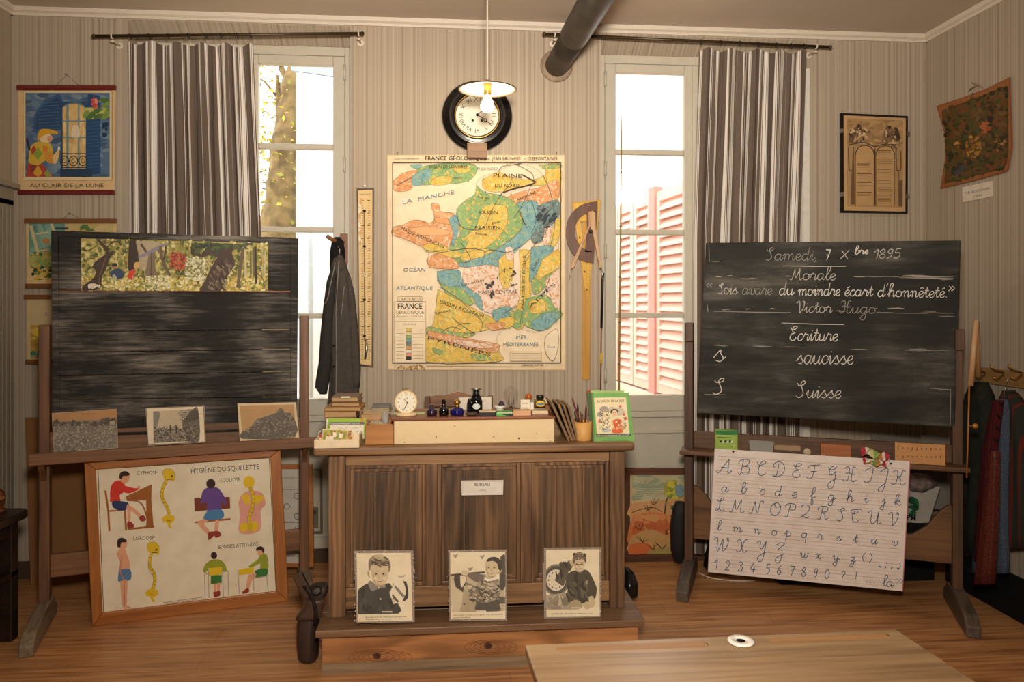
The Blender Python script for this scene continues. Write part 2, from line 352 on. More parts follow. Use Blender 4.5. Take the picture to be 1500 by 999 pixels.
_g('''a 11 8,9 4,10 1,6 2,1 5,0 8,5 8.5,10 8,3 9,0 12,4
b 9 0,3 4,12 6,20 4,22 2,18 2,3 4,0 7,2 8,7 7,10 10,9
c 8 8,8 6,10 3,9 1,5 2,1 5,0 8,3
d 11 8,9 4,10 1,6 2,1 5,0 8,5 9,21|9,21 8,3 9,0 12,4
e 8 0,3 5,5 7,8 5,10 2,8 1,4 3,0 6,0 8,3
f 8 0,3 5,12 7,19 5,22 3,18 3,-9 5,-11 6,-7 4,1 9,4
g 11 8,9 4,10 1,6 2,1 5,0 8,5 8.5,10 8,-8 5,-11 2,-8 5,-3 12,4
h 11 0,3 4,12 6,20 4,22 2,18 2,0|2,5 5,10 8,9 8,2 9,0 12,4
i 6 0,4 3,10 3,2 4,0 7,4|3,14 3.8,15
j 6 0,4 3,10 3,-8 1,-11 -2,-8 1,-3 6,4|3,14 3.8,15
k 10 0,3 4,12 6,20 4,22 2,18 2,0|2,5 6,10 8,8 3,5 7,1 9,0 11,3
l 6 0,3 4,12 6,19 4,22 2,18 2,3 4,0 7,3
m 16 0,7 2,10 3,8 3,0|3,6 6,10 8,8 8,0|8,6 11,10 13,8 13,2 14,0 17,4
n 11 0,7 2,10 3,8 3,0|3,6 6,10 8,8 8,2 9,0 12,4
o 10 5,10 2,9 1,5 2,1 5,0 8,2 8,7 5,10 8,8 11,9
p 11 0,4 3,12 3,-11|3,7 6,10 9,9 10,5 8,1 5,0 3,2
q 11 8,9 4,10 1,6 2,1 5,0 8,5 8.5,10 8.5,-11
r 9 0,3 3,11 4,9 7,9 6.5,3 7.5,0 10,4
s 9 0,3 5,10 5.5,7 8,3 6,0 2,1|6,0 10,4
t 7 0,4 4,12 4,17|4,17 3.5,3 5,0 8,4|1,11 7,11
u 11 0,4 2,10 2,2 4,0 7,3 8.5,10|8.5,10 8,2 9,0 12,4
v 10 0,7 2,10 4,8 4,2 6,0 9,3 9,9 8,10 11,9
w 14 0,7 2,10 3,8 3,2 5,0 8,3 8,10|8,10 8,2 10,0 13,3 13,9 12,10 15,9
x 10 0,8 2,10 4,8 6,2 8,0 10,2|9,9 7,10 5,6 4,2 1,0
y 11 0,7 2,10 3,8 3,3 5,1 8,4 8.5,10|8.5,10 8,-8 5,-11 2,-8 5,-3 12,4
z 9 1,8 4,10 8,9 2,1 5,2 7,0 6,-8 3,-11 1,-8 4,-3 10,3
A 16 0,3 -1,1 2,0 6,8 12,22|12,22 12.5,2 14,0 17,3 15,5|4,8 14,8
B 14 1,1 4,0 5,22|1,15 0,18 4,22 11,22 12,17 8,12 5,12|8,12 13,10 13,2 8,0 5,3
C 13 1,21 1,17 4,15 9,18 10,21 7,22 4,17 3,6 6,0 11,2 12,5
D 15 6,20 5,2 1,1 3,0 9,1 13,7 13,16 8,22 2,21 0,16 2,14
E 12 1,20 2,17 8,18 10,21 7,22 4,20 4,14 8,12 3,10 1,4 5,0 10,3 9,6
F 13 0,16 2,20 14,22|8,21 7,4 3,0 0,3|4,11 11,12
G 13 1,20 2,16 8,17 10,21 7,22 3,17 3,9 7,9 10,14|10,14 10,-8 6,-13 3,-8 6,-2 13,4
H 16 0,19 3,22 6,20 6,4 2,0 0,3|14,21 11,22 10,18 10,3 13,0 16,3|2,11 5,13 11,11 14,12
I 10 0,17 3,21 9,22 8,4 3,0 0,3
J 11 0,17 3,21 9,22 7,-8 3,-12 1,-8 9,2
K 16 0,18 3,22 6,19 6,4 2,0 0,3|15,21 12,22 10,14 6,12 10,10 11,2 14,0 17,4
L 13 1,19 3,16 8,18 9,21 7,22 5,18 5,5 2,0 0,3 5,3 9,0 12,3
M 20 0,2 2,0 4,3 6,21|6,21 9,4 14,22|14,22 15,3 17,0 20,3
N 16 0,2 2,0 4,3 6,21|6,21 11,1 13,20 17,22 17,19
O 15 8,22 2,17 1,8 4,1 9,0 13,6 13,16 8,22 5,18 8,14 14,17
P 14 1,1 4,0 6,22|1,14 0,18 4,22 12,21 13,14 9,11 6,12
Q 14 2,17 1,20 6,22 11,19 10,10 2,1 5,3 9,0 13,3
R 15 1,1 4,0 6,22|1,14 0,18 4,22 12,21 12,14 6,12 10,8 11,1 15,3
S 13 1,19 3,16 8,17 10,20 8,22 5,18 8,10 9,4 5,0 1,2
T 14 0,17 2,20 12,22 14,21|1,16 3,13 9,16 9,19 5,17 3,8 5,1 9,0 12,4
U 18 0,17 3,21 5,19 5,5 8,0 12,5 14,22|14,22 14,3 16,0 19,3
V 14 0,17 3,21 5,19 7,1 8,0 12,9 13,20 10,21 13,17
W 19 0,17 3,21 5,19 6,2 8,0 12,20 13,2 15,0 19,10 19,20 17,21 18,17
X 15 0,17 2,21 5,18 8,4 11,0 14,3|14,19 12,22 9,18 6,3 3,0 0,3
Y 14 0,17 3,21 5,19 5,12 8,9 12,22|12,22 11,-8 7,-13 4,-8 7,-2 14,4
Z 14 1,17 4,21 11,20 3,9 9,9 9,-8 5,-13 2,-8 5,-2 13,4
0 10 5,22 1,16 1,6 5,0 9,6 9,16 5,22
1 7 0,14 5,22 5,0
2 10 1,16 4,22 9,18 7,9 0,0|0,0 10,0
3 10 1,20 5,22 8,17 4,12|4,12 9,9 8,2 3,0 0,3
4 11 5,22 0,7 11,7|7,13 6,-1
5 10 9,22 3,22|3,22 2,13 7,13 9,7 6,0 1,1
6 10 8,21 3,16 1,6 4,0 8,3 8,9 4,11 1,7
7 10 0,22 9,22|9,22 4,0|2,11 8,11
8 10 5,12 1,16 5,22 8,17 5,12 1,6 5,0 9,6 5,12
9 10 8,16 5,11 2,15 4,21 8,20 8,16 7,5 2,0
? 9 1,17 4,22 8,18 4,10 4,6|4,1 4.6,.4
! 5 3,22 2.5,6|2.5,1 3,.4
. 4 2,1 2.8,.3
, 4 2,1 2.5,0 1,-3
: 5 2,9 2.8,8.3|2,1 2.8,.3
; 5 2,9 2.8,8.3|2,1 2.5,0 1,-3
( 7 6,22 1,11 6,-1
) 7 1,22 6,11 1,-1
" 6 1,22 2,18|4,22 5,18
' 4 2,22 1,17
- 8 1,7 7,7
< 12 5,10 1,6 5,2|10,10 6,6 10,2
> 12 1,10 5,6 1,2|6,10 10,6 6,2
× 15 1,22 14,0|14,22 1,0''')
ACC = {'é': ('e', [(3, 13), (7, 16)]), 'è': ('e', [(2, 16), (6, 13)]), 'ê': ('e', [(2, 13), (4.5, 16), (7, 13)]), 'É': ('E', [(5, 24), (9, 27)])}

class Art:
    """draws flat shapes on a plane; shapes are given in the pixels of a magnified view (ox, oy, k) of the print"""
    def __init__(s, plane, ox=0, oy=0, k=1.0):
        s.pl = plane; s.o = (ox, oy); s.k = k; s.mb = MB(); s.z = 0; s.d = 3e-5
    def view(s, ox, oy, k): s.o = (ox, oy); s.k = k; return s
    def pt(s, x, y, up=None):
        return s.pl.hit(s.o[0]+x/s.k, s.o[1]+y/s.k)+s.pl.n*(s.z*s.d if up is None else up)
    def slab(s, pts, th, col):
        c = lin(col); a = [s.pt(x, y, 0) for x, y in pts]
        s.mb.prism(a, s.pl.n*-th, 0, c); s.z = 3; return s
    def poly(s, pts, col, step=1):
        s.z += step
        s.mb.add([s.pt(x, y) for x, y in pts], [tuple(range(len(pts)))], 0, False, lin(col)); return s
    def sm(s, pts, col, n=3):
        q = smooth(list(pts)+[pts[0]], n)[:-1]; return s.poly(q, col)
    def rect(s, x0, y0, x1, y1, col, step=1): return s.poly([(x0, y0), (x1, y0), (x1, y1), (x0, y1)], col, step)
    def ell(s, x, y, rx, ry, col, rot=0, n=18, step=1):
        c, q = cos(rot), sin(rot)
        return s.poly([(x+rx*cos(a)*c-ry*sin(a)*q, y+rx*cos(a)*q+ry*sin(a)*c) for a in [2*pi*i/n for i in range(n)]], col, step)
    def line(s, pts, wd, col, step=1, sm=False):
        if sm: pts = smooth(pts)
        p = [pts[0]]+[b for a, b in zip(pts, pts[1:]) if abs(a[0]-b[0])+abs(a[1]-b[1]) > 1e-6]
        if len(p) < 2: return s
        s.z += step; L = []; R = []; n = len(p)
        for i in range(n):
            a, b = p[max(i-1, 0)], p[min(i+1, n-1)]
            dx, dy = b[0]-a[0], b[1]-a[1]; l = math.hypot(dx, dy) or 1
            wi = wd[i*(len(wd)-1)//(n-1)] if isinstance(wd, (list, tuple)) else wd
            nx, ny = -dy/l*wi/2, dx/l*wi/2
            L.append(s.pt(p[i][0]+nx, p[i][1]+ny)); R.append(s.pt(p[i][0]-nx, p[i][1]-ny))
        s.mb.add(L+R, [(i, i+1, n+i+1, n+i) for i in range(n-1)], 0, False, lin(col)); return s
    def frame(s, x0, y0, x1, y1, wd, col):
        for q in ([(x0, y0), (x1, y0)], [(x1, y0), (x1, y1)], [(x1, y1), (x0, y1)], [(x0, y1), (x0, y0)]): s.line(q, wd, col, 0)
        s.z += 1; return s
    def text(s, t, x, y, h, col, wd=None, ang=0, al='C', bold=0, ital=0):
        """h = cap height in view pixels, wd = total width, y = baseline"""
        v, f, w0 = text_mesh(t, bold); k = h/.69; kx = k if wd is None else wd/w0
        ox = {'C': -w0*kx/2, 'L': 0, 'R': -w0*kx}[al]; c, q = cos(ang), sin(ang); s.z += 1; out = []
        for a, b in v:
            X, Y = ox+a*kx+ital*b*k, -b*k
            out.append(s.pt(x+X*c-Y*q, y+X*q+Y*c))
        s.mb.add(out, f, 0, False, lin(col)); return s
    def fuzz(s, box, n, cols, r, asp=1.6, mask=None, rnd=None, ang=None):
        """irregular dabs of colour"""
        rnd = rnd or random; s.z += 1
        if mask is None and n <= 60:
            cx, cy, hx, hy = (box[0]+box[2])/2, (box[1]+box[3])/2, (box[2]-box[0])/2+1e-6, (box[3]-box[1])/2+1e-6
            mask = lambda x, y: ((x-cx)/hx)**2+((y-cy)/hy)**2 < .96
        for i in range(n):
            x, y = rnd.uniform(box[0], box[2]), rnd.uniform(box[1], box[3])
            if mask and not mask(x, y): continue
            q = r*rnd.uniform(.5, 1.3); t = rnd.uniform(0, pi) if ang is None else ang+rnd.uniform(-.4, .4)
            c, d = cos(t), sin(t); P_ = []
            for j in range(6):
                a = j*pi/3; e = rnd.uniform(.7, 1.2); u, v = q*asp*cos(a)*e, q*sin(a)*e
                P_.append((min(max(x+u*c-v*d, box[0]), box[2]), min(max(y+u*d+v*c, box[1]), box[3])))
            s.mb.add([s.pt(a, b, s.z*s.d+i*3e-6) for a, b in P_], [tuple(range(6))], 0, False, lin(rnd.choice(cols)))
        s.z += 1+n//10; return s
    def script(s, t, x0, y0, x1, y1, xh, wd, col, caph=None, jit=0, fit=True):
        """joined handwriting; baseline from (x0,y0) to (x1,y1); xh = height of a small letter"""
        caph = caph or xh*2.2; u = xh/10; tot = 0; run = []
        for ch in t:
            if ch == ' ': tot += 8*u; continue
            b, ac = ACC.get(ch, (ch, None)); gw, st = G[b]
            big = b.isupper() or b.isdigit() or b in '?!()"\'×'
            k = caph/22 if big else u
            run.append((tot, k, st, ac)); tot += gw*k
        kx = (x1-x0)/tot if fit else 1; sl = (y1-y0)/(x1-x0)
        s.z += 1
        for off, k, st, ac in run:
            for q in st+([ac] if ac else []):
                p = [(x0+(off+(a+b*.12)*k)*kx, y0-b*k+sl*(off+a*k)*kx) for a, b in q]
                if len(p) == 2 and math.dist(*p) < wd: p[1] = (p[0][0]+wd*.9, p[0][1]+wd*.5)
                s.line(smooth(p, 4), wd, col, 0)
        return s
def inpoly(pts):
    def f(x, y):
        r = False; j = len(pts)-1
        for i in range(len(pts)):
            a, b = pts[i], pts[j]
            if (a[1] > y) != (b[1] > y) and x < (b[0]-a[0])*(y-a[1])/(b[1]-a[1])+a[0]: r = not r
            j = i
        return r
    return f
def XY(t): return [tuple(map(float, p.split(','))) for p in t.split()]
# ------------------------------------------------------------------ the room
XL, XR, YB, ZC = -2.31, 2.80, -7.2, 3.03
WZ0, WZ1, WD = .0, 2.91, .12
WINS = [(-1.715, -.536), (.866, 2.06)]
def structure(name, mb, mat, bev=0): return S(name, None, None, mb, mat, kind='structure', bev=bev)
structure('floor', MB().box(XL-.2, XR+.2, YB-.2, .4, -.05, 0), FLOOR)
structure('ceiling', MB().box(XL-.2, XR+.2, YB-.2, .45, ZC, ZC+.08), CEIL)
b = MB(); xs = [XL-.2, WINS[0][0], WINS[0][1], WINS[1][0], WINS[1][1], XR+.2]
for i in (0, 2, 4): b.box(xs[i], xs[i+1], 0, .32, 0, ZC)
for x0, x1 in WINS:      # lintel with a soffit that slopes down to the window
    b.prism([(x0, 0, ZC), (x0, 0, 2.985), (x0, WD, WZ1), (x0, .32, WZ1), (x0, .32, ZC)], (x1-x0, 0, 0))
structure('wall_back', b, WALLX)
structure('wall_left', MB().box(XL-.2, XL, YB, 0, 0, ZC), WALLY)
structure('wall_right', MB().box(XR, XR+.2, YB, 0, 0, ZC), WALLY)
structure('wall_rear', MB().box(XL-.2, XR+.2, YB-.2, YB, 0, ZC), WALLX)
def cornice(name, a, b_, inn):
    inn = Vector(inn); pr = [(0, 0), (.012, 0), (.016, .012), (.03, .02), (.036, .04), (0, .04)]
    structure(name, MB().prism([Vector((a[0], a[1], ZC-.04+z))+inn*d for d, z in pr], (b_[0]-a[0], b_[1]-a[1], 0)), TRIM)
cornice('trim_1', (XL, 0), (XR, 0), (0, -1, 0)); cornice('trim_2', (XL, YB), (XL, 0), (1, 0, 0)); cornice('trim_3', (XR, YB), (XR, 0), (-1, 0, 0))
b = MB()
for i in (0, 2, 4): b.box(max(xs[i], XL), min(xs[i+1], XR), -.014, 0, 0, .09)
structure('baseboard_back', b, BASEB)
structure('baseboard_right', MB().box(XR-.014, XR, YB, -.014, 0, .09), BASEB)

# windows: two leaves each, solid panels below
def window(name, x0, x1):
    y = WD; t = T(name, None, None, ((x0+x1)/2, y, 0), kind='structure')
    fr = MB(); fw = .045
    fr.box(x0, x0+fw, y, y+.07, 0, WZ1); fr.box(x1-fw, x1, y, y+.07, 0, WZ1); fr.box(x0+fw, x1-fw, y, y+.07, WZ1-.05, WZ1)
    P('window_frame', fr, GREYP, t, .004)
    al = MB().box(x0+fw, x1-fw, y+.012, y+.06, .0, .80).box(x0+fw, x1-fw, y-.012, y+.012, .795, .83).box(x0+fw, x1-fw, y-.004, y+.012, .70, .715)
    al.box(x0+fw, x1-fw, y, y+.012, .14, .155)
    P('lower_panel', al, GREYP, t, .004)
    P('plinth', MB().box(x0+fw, x1-fw, y-.006, y+.012, 0, .075), BASEB, t)
    xm = (x0+x1)/2-.006; rails = [(.83, .925), (1.375, 1.405), (1.862, 1.892), (2.33, 2.36), (2.805, WZ1-.055)]
    for a, c in ((x0+fw, xm), (xm, x1-fw)):
        left = a < xm-.01; lf = MB(); sl, sr = (.064, .075) if left else (.075, .064)
        lf.box(a, a+sl, y-.01, y+.04, .83, WZ1-.055); lf.box(c-sr, c, y-.01, y+.04, .83, WZ1-.055)
        for k, (z0, z1) in enumerate(rails):
            big = k in (0, 4); lf.box(a+sl, c-sr, y-.01 if big else y-.004, y+.04, z0, z1)
        sash = P('casement', lf, GREYP, t, .005)
        for (_, z0), (z1, _) in zip(rails, rails[1:]):
            P('pane', MB().box(a+sl-.004, c-sr+.004, y+.014, y+.018, z0-.004, z1+.004), WINGLASS, sash)
        hx = a if left else c
        for z in (1.0, 1.72, 2.2, 2.72):
            P('hinge', MB().tube([(hx, y-.016, z), (hx, y-.016, z+.085)], .008, 8), GREYP, sash)
    P('cover_strip', MB().box(xm-.03, xm+.03, y-.026, y-.01, .84, WZ1-.06), GREYP, t, .006)
    return t, xm, y
for i, (x0, x1) in enumerate(WINS):
    wt, xm, wy = window('window_%d' % (i+1), x0, x1)
    h = MB().box(xm-.014, xm+.014, wy-.032, wy-.026, 1.39, 1.52)
    h.tube([(xm+.004, wy-.03, 1.40), (xm+.012, wy-.06, 1.425), (xm+.014, wy-.066, 1.455), (xm+.012, wy-.06, 1.49), (xm+.004, wy-.03, 1.51)], .009, 8)
    P('handle', h, STEEL, wt, label='grey metal window catch')

# door in the left wall, with its casing next to the corner
d = T('door_1', None, None, (XL, -.6, 0), kind='structure')
cs = MB()
for y0 in (-.20, -1.24):
    cs.box(XL, XL+.05, y0, y0+.13, 0, 2.0)
    for k in range(3): cs.box(XL+.05, XL+.055, y0+.02+.036*k, y0+.04+.036*k, .12, 1.96)
cs.box(XL, XL+.05, -1.24, -.07, 1.97, 2.06); cs.box(XL, XL+.075, -1.26, -.05, 2.06, 2.085)
P('door_casing', cs, DOORP, d, .003)
lf = MB().box(XL, XL+.03, -1.11, -.20, .01, 1.97)
for z0, z1 in ((.15, .75), (.9, 1.85)):
    for q in ((-1.0, -.31, z0, z0+.025), (-1.0, -.31, z1-.025, z1), (-1.0, -.975, z0, z1), (-.335, -.31, z0, z1)): lf.box(XL+.03, XL+.04, *q)
leaf = P('door_leaf', lf, DOORP, d)
for z in (.22, .98, 1.68): P('hinge', MB().tube([(XL+.045, -.205, z), (XL+.045, -.205, z+.11)], .009, 8), TRIM, leaf)
P('door_handle', MB().tube([(XL+.03, -1.06, 1.02), (XL+.08, -1.06, 1.02), (XL+.09, -.97, 1.02)], .009), BRASS, leaf)

# ------------------------------------------------------------------ outside the windows
structure('ground_outside', MB().box(-7, 9, .4, 16, -.08, .0), flat('pale_gravel', 'cbb894', .95, var=.12, scale=8))
a = PX(0); o1 = W.py(2.1).hit(437, 300)
b = MB(); zt = W.py(2.1).hit(440, 106).z; x0 = o1.x; dirx = Vector((.62, .78, 0))
p0 = Vector((x0, 2.1, 0)); p1 = p0+dirx*2.6
b.prism([p0, p1, p1+Vector((0, 0, zt+.35)), p0+Vector((0, 0, zt))], Vector((-.78, .62, 0))*.03)
t = T('outside_house', 'white rendered house wall seen through the left window beside the tree', 'building', (x0, 2.1, 0))
P('wall', b, flat('white_render', 'dfe6ea', .9, var=.02), t)
P('drainpipe', MB().tube([p0+Vector((.10, -.05, .0)), p0+Vector((.10, -.05, zt-.1))], .03), flat('zinc', 'aeb9c0', .5), t)
P('roof_edge', MB().prism([p0+Vector((-.05, -.05, zt)), p1+Vector((0, -.05, zt+.35)), p1+Vector((0, -.05, zt+.45)), p0+Vector((-.05, -.05, zt+.08))], (.1, .3, 0)), flat('roof_slate', '9aa3a8', .7), t)
# tree
t = T('tree', 'bare mossy tree outside the left window', 'tree', (-1.75, 3.3, 0))
R = random.Random(3); q = W.py(3.3); tr = MB()
pth = [q.hit(*uv) for uv in ((412, 600), (414, 470), (412, 340), (417, 250), (424, 190), (428, 130), (436, 70), (440, 10))]
pth[0].z = 0; rr = [.26, .22, .19, .16, .14, .11, .08, .05]
def jig(p, r, n=4):
    o = []; ro = []
    for i in range(len(p)-1):
        for k in range(n):
            f = k/n; o.append(p[i].lerp(p[i+1], f)+Vector((R.uniform(-1, 1), R.uniform(-1, 1), 0))*.018); ro.append((r[i]*(1-f)+r[i+1]*f)*R.uniform(.88, 1.12))
    return o+[p[-1]], ro+[r[-1]]
tr.tube(*jig(pth, rr), 10)
for a_, b_, c_, r in (((417, 250), (405, 180), (398, 100), .06), ((424, 190), (445, 140), (470, 90), .05), ((412, 340), (395, 300), (385, 250), .05), ((428, 130), (410, 95), (390, 60), .04),
                      ((414, 300), (400, 215), (404, 120), .03), ((424, 190), (432, 215), (436, 180), .04), ((412, 430), (398, 380), (390, 340), .05), ((436, 70), (455, 50), (480, 60), .03)):
    p = [q.hit(*x)+Vector((0, .12*i, 0)) for i, x in enumerate((a_, b_, c_))]
    tr.tube(*jig(p, [r, r*.7, r*.3]), 6)
    for k in range(5):
        s0 = p[1].lerp(p[2], R.random()); e = s0+Vector((R.uniform(-.3, .3), R.uniform(-.2, .2), R.uniform(.05, .4)))
        tr.tube([s0, s0.lerp(e, .5)+Vector((.02, 0, .03)), e], [.014, .01, .004], 5)
P('trunk', tr, flat('mossy_bark', '6d5a3a', .95, var=.5, scale=9), t)
lv = MB()
for k in range(900):
    u, v = R.uniform(380, 440), R.choice([R.uniform(90, 360), R.uniform(200, 480)])
    c = W.py(3.3+R.uniform(-.3, .9)).hit(u, v); s_ = R.uniform(.015, .04); m = Matrix.Rotation(R.uniform(0, 6), 3, (R.random()-.5, R.random()-.5, R.random()-.5))
    lv.add([c+m @ Vector(x)*s_ for x in ((-1, 0, 0), (0, -.5, .1), (1, 0, 0), (0, .5, .1))], [(0, 1, 2, 3)], R.randrange(2))
P('foliage', lv, [flat('yellow_leaf', 'c9a640', .8), flat('olive_leaf', '8d8a3c', .8)], t, solid=False)
# pink louvred shutters along the wing outside the right window
e0 = Vector((1.82, 1.55, 0)); dr = Vector((-.098, .995, 0)).normalized(); nr = Vector((-dr.y, dr.x, 0))
t = T('garden_shutters', 'pale pink louvred shutters along the wing outside the right window', 'shutters', tuple(e0+dr*1.2))
PINK, PINKD = flat('pink_paint', 'ecc0b2', .6, var=.04), flat('dark_pink_paint', 'c98f86', .6, var=.04)
def slabx(mb, a, b_, z0, z1, th, mi=0):
    q0, q1 = e0+dr*a, e0+dr*b_; mb.prism([q0+Vector((0, 0, z0)), q1+Vector((0, 0, z0)), q1+Vector((0, 0, z1)), q0+Vector((0, 0, z1))], nr*th)
zb, zt = .72, 2.38
for k, (a, c) in enumerate(((-1.2, .42), (.56, .99), (1.01, 1.44), (1.46, 1.89), (1.91, 2.34), (2.36, 3.2))):
    fm = MB(); slabx(fm, a, a+.07, zb, zt, .05); slabx(fm, c-.07, c, zb, zt, .05); slabx(fm, a+.07, c-.07, zb, zb+.08, .05); slabx(fm, a+.07, c-.07, zt-.08, zt, .05)
    sh = P('shutter_frame', fm, PINK, t)
    sl = MB(); n = 20
    for j in range(n):
        z = zb+.08+(zt-zb-.16)*(j+.5)/n; q0, q1 = e0+dr*(a+.07), e0+dr*(c-.07)
        sl.prism([q0+nr*.052+Vector((0, 0, z-.045)), q0+nr*.06+Vector((0, 0, z-.04)), q0+nr*.008+Vector((0, 0, z+.04)), q0+Vector((0, 0, z+.035))], q1-q0)
    P('slats', sl, PINK, sh)
fm = MB(); slabx(fm, .42, .56, zb-.1, zt+.05, .07); P('post', fm, PINKD, t)
b = MB(); slabx(b, -1.3, 3.6, 0, 2.42, -.3); slabx(b, -1.3, 3.6, 0, zb-.02, .10); P('wing_wall', b, flat('cream_render', 'e6d6c4', .9), t)
# ------------------------------------------------------------------ left blackboard on its stand
EL = Fr((-1.807, -.606, 0), math.atan2(.31, 1.092)); LL = 1.135
SLATE1 = slate('chalk_smeared_board', '2e2c29', '8e867c', .28, 4, 62)
SLATE2 = slate('smooth_blackboard', '302f2b', '66625a', .24, 1.2, 10)
def hexq(mb, pl, quad, th, off=0, mi=0, col=None):
    """slab whose front face is the quad (photo pixels) on plane pl"""
    f = [pl.hit(*q)+pl.n*off for q in quad]
    return mb.hexa([p-pl.n*th for p in f]+f, mi, col)
def foot(mb, x, y0, y1, w=.055):
    pr = [(y0, 0), (y0, .05), (y0+.06, .085), (-.06, .11), (.06, .11), (y1-.05, .085), (y1, .05), (y1, 0)]
    return mb.prism([(x-w/2, y, z) for y, z in pr], (w, 0, 0))
t = T('blackboard_stand', 'planked blackboard stand at left, chalk-smeared board with a forest picture on it', 'blackboard', (LL/2, 0, 0), EL)
bp = EL.py(-.02)
rows_l, rows_r = (346, 426, 487, 517, 551, 586, 640), (352, 427, 483, 512, 545, 582, 630)
bd = MB()
for k in range(6):
    g = 1.0
    hexq(bd, bp, [(86, rows_l[k+1]-g), (428, rows_r[k+1]-g), (428, rows_r[k]), (86, rows_l[k])], .02, -.004)
brd = P('board', bd, SLATE1, t, .0015, world=True)
fm = MB(); hexq(fm, bp, [(78, 642), (88, 642), (85, 338), (75, 338)], .035, .004); hexq(fm, bp, [(425, 632), (435, 632), (437, 349), (426, 349)], .035, .004)
hexq(fm, bp, [(85, 346), (427, 357), (427, 348), (85, 338)], .03)
hexq(fm, bp, [(85, 641), (427, 631), (427, 626), (85, 635)], .03)
P('board_frame', fm, SLATE1, brd, .002, world=True)
P('red_line', hexq(MB(), bp, [(86, 427), (428, 428), (428, 426.6), (86, 425.6)], .004, -.001), flat('faded_red', '8b4a34', .7), brd, world=True)
for x, zt in ((-.026, 1.365), (LL-.015, 1.40)):
    P('post', MB().box(x-.022, x+.022, -.025, .03, .09, zt), OAKZ, t, .004)
    P('foot', foot(MB(), x, -.36, .12), GREYWOOD, t, .006)
P('stretcher', MB().box(-.004, LL-.037, -.012, .016, .21, .315), OAKX, t, .004)
P('ledge', MB().box(-.07, LL+.06, -.105, .03, .745, .775).box(-.07, LL+.06, -.115, -.095, .745, .797), OAKX, t, .004)
P('back_rail', MB().box(-.004, LL-.037, -.02, .016, .775, .875), OAKX, t, .003)
for x in (-.026, LL-.015):
    P('bracket', MB().prism([(x-.012, -.03, .745), (x-.012, -.09, .745), (x-.012, -.03, .66)], (.024, 0, 0)), OAKZ, t)

# ------------------------------------------------------------------ right blackboard on its stand
ER = Fr((1.287, -.314, 0), math.atan2(-.496, 1.128)); LR = 1.232
t = T('blackboard_stand', 'dark blackboard stand at right, board written with a chalk lesson', 'blackboard', (LR/2, 0, 0), ER)
bq = ER.py(-.03)
RB = [(1020.5, 605.5), (1401, 626), (1408, 352), (1034, 355.5)]
bd = hexq(MB(), bq, RB, .03)
brd = P('board', bd, SLATE2, t, .006, world=True)
for x, zt in ((-.012, 1.36), (LR+.005, 1.34)):
    P('post', MB().box(x-.022, x+.022, -.03, .03, .09, zt), DARKZ, t, .004)
    P('foot', foot(MB(), x, -.33, .15, .06), wood('stand_foot_wood', '3a2f28', '6b5a4c', 1), t, .006)
    P('pivot_block', MB().box(x-.015, x+.025, -.05, -.03, zt-.10, zt+.0), DARKZ, t, .004)
P('rail', MB().box(.01, LR-.017, -.012, .014, .70, .785), DARKX, t, .003)
P('ledge', MB().box(-.05, LR+.04, -.115, .02, .678, .70), DARKX, t, .004)
pr = XY('.01,.22 .01,.50 .04,.49 .08,.45 .12,.39 .18,.345 .24,.335 .99,.335 1.05,.345 1.11,.39 1.15,.45 1.19,.49 1.215,.50 1.215,.22')
P('scrolled_stretcher', MB().prism([(x, -.012, z) for x, z in pr], (0, .026, 0)), wood('scroll_wood', '4d331f', '7d5734', 0), t, .003)
# chalk writing: part of the board
a = Art(bq, 990, 340, 2.938); a.z = 6
CH1, CH2 = 'd9d4cb', '8f8a82'
for s_, x0, x1, y0, y1, xh, col, ch in (
        ('Samedi,', 382, 608, 121, 121, 27, CH2, 54), ('7', 640, 663, 120, 120, 20, CH1, 44), ('×', 705, 742, 116, 116, 20, 'b9b4ab', 38), ('bre', 768, 828, 95, 93, 16, CH1, 34), ('1895', 848, 965, 115, 111, 20, 'b9b4ab', 40),
        ('Morale', 490, 686, 205, 205, 26, 'b9b4ab', 48), ('<', 128, 160, 243, 243, 24, CH2, None), ('Sois', 180, 264, 266, 267, 26, 'b9b4ab', 46), ('avare', 283, 413, 268, 269, 25, CH2, None),
        ('du', 442, 506, 270, 270, 27, CH1, None), ('moindre', 524, 706, 272, 273, 26, CH1, None), ('écart', 724, 846, 274, 275, 25, CH1, None), ("d'honnêteté.", 865, 1168, 277, 281, 26, CH1, None), ('>', 1170, 1202, 258, 258, 26, CH1, None),
        ('Victor', 515, 670, 346, 347, 26, 'b9b4ab', 50), ('Hugo.', 704, 874, 348, 350, 26, CH2, 52), ('Ecriture', 487, 696, 467, 468, 30, CH1, 62), ('s', 160, 207, 556, 557, 50, CH1, None),
        ('saucisse', 518, 762, 566, 568, 36, CH1, None), ('S', 153, 210, 697, 699, 25, CH1, 70), ('Suisse', 513, 710, 712, 714, 32, CH1, 72)):
    aw = Art(bq, 990, 340, 2.938); aw.z = 6; aw.script(s_, x0, y0, x1, y1, xh, 3.4 if col == CH1 else 3.0, col, ch)
    P('chalk_word', aw.mb, INK, brd, solid=False, world=True)
def chalk_line(*k):
    al = Art(bq, 990, 340, 2.938); al.z = 5; al.line(*k); P('chalk_line', al.mb, INK, brd, solid=False, world=True)
R = random.Random(11)
for x0, y0, x1, y1 in ((460, 145, 732, 147), (455, 391, 724, 398), (160, 341, 495, 346), (120, 697, 215, 700), (1090, 672, 1185, 678), (1183, 676, 1181, 830), (142, 50, 144, 128), (142, 124, 188, 126), (135, 310, 138, 345)):
    chalk_line([(x0, y0), ((x0+x1)/2, (y0+y1)/2+1), (x1, y1)], [1.5, 3.2, 2], CH1 if y0 in (145, 391) else CH2)
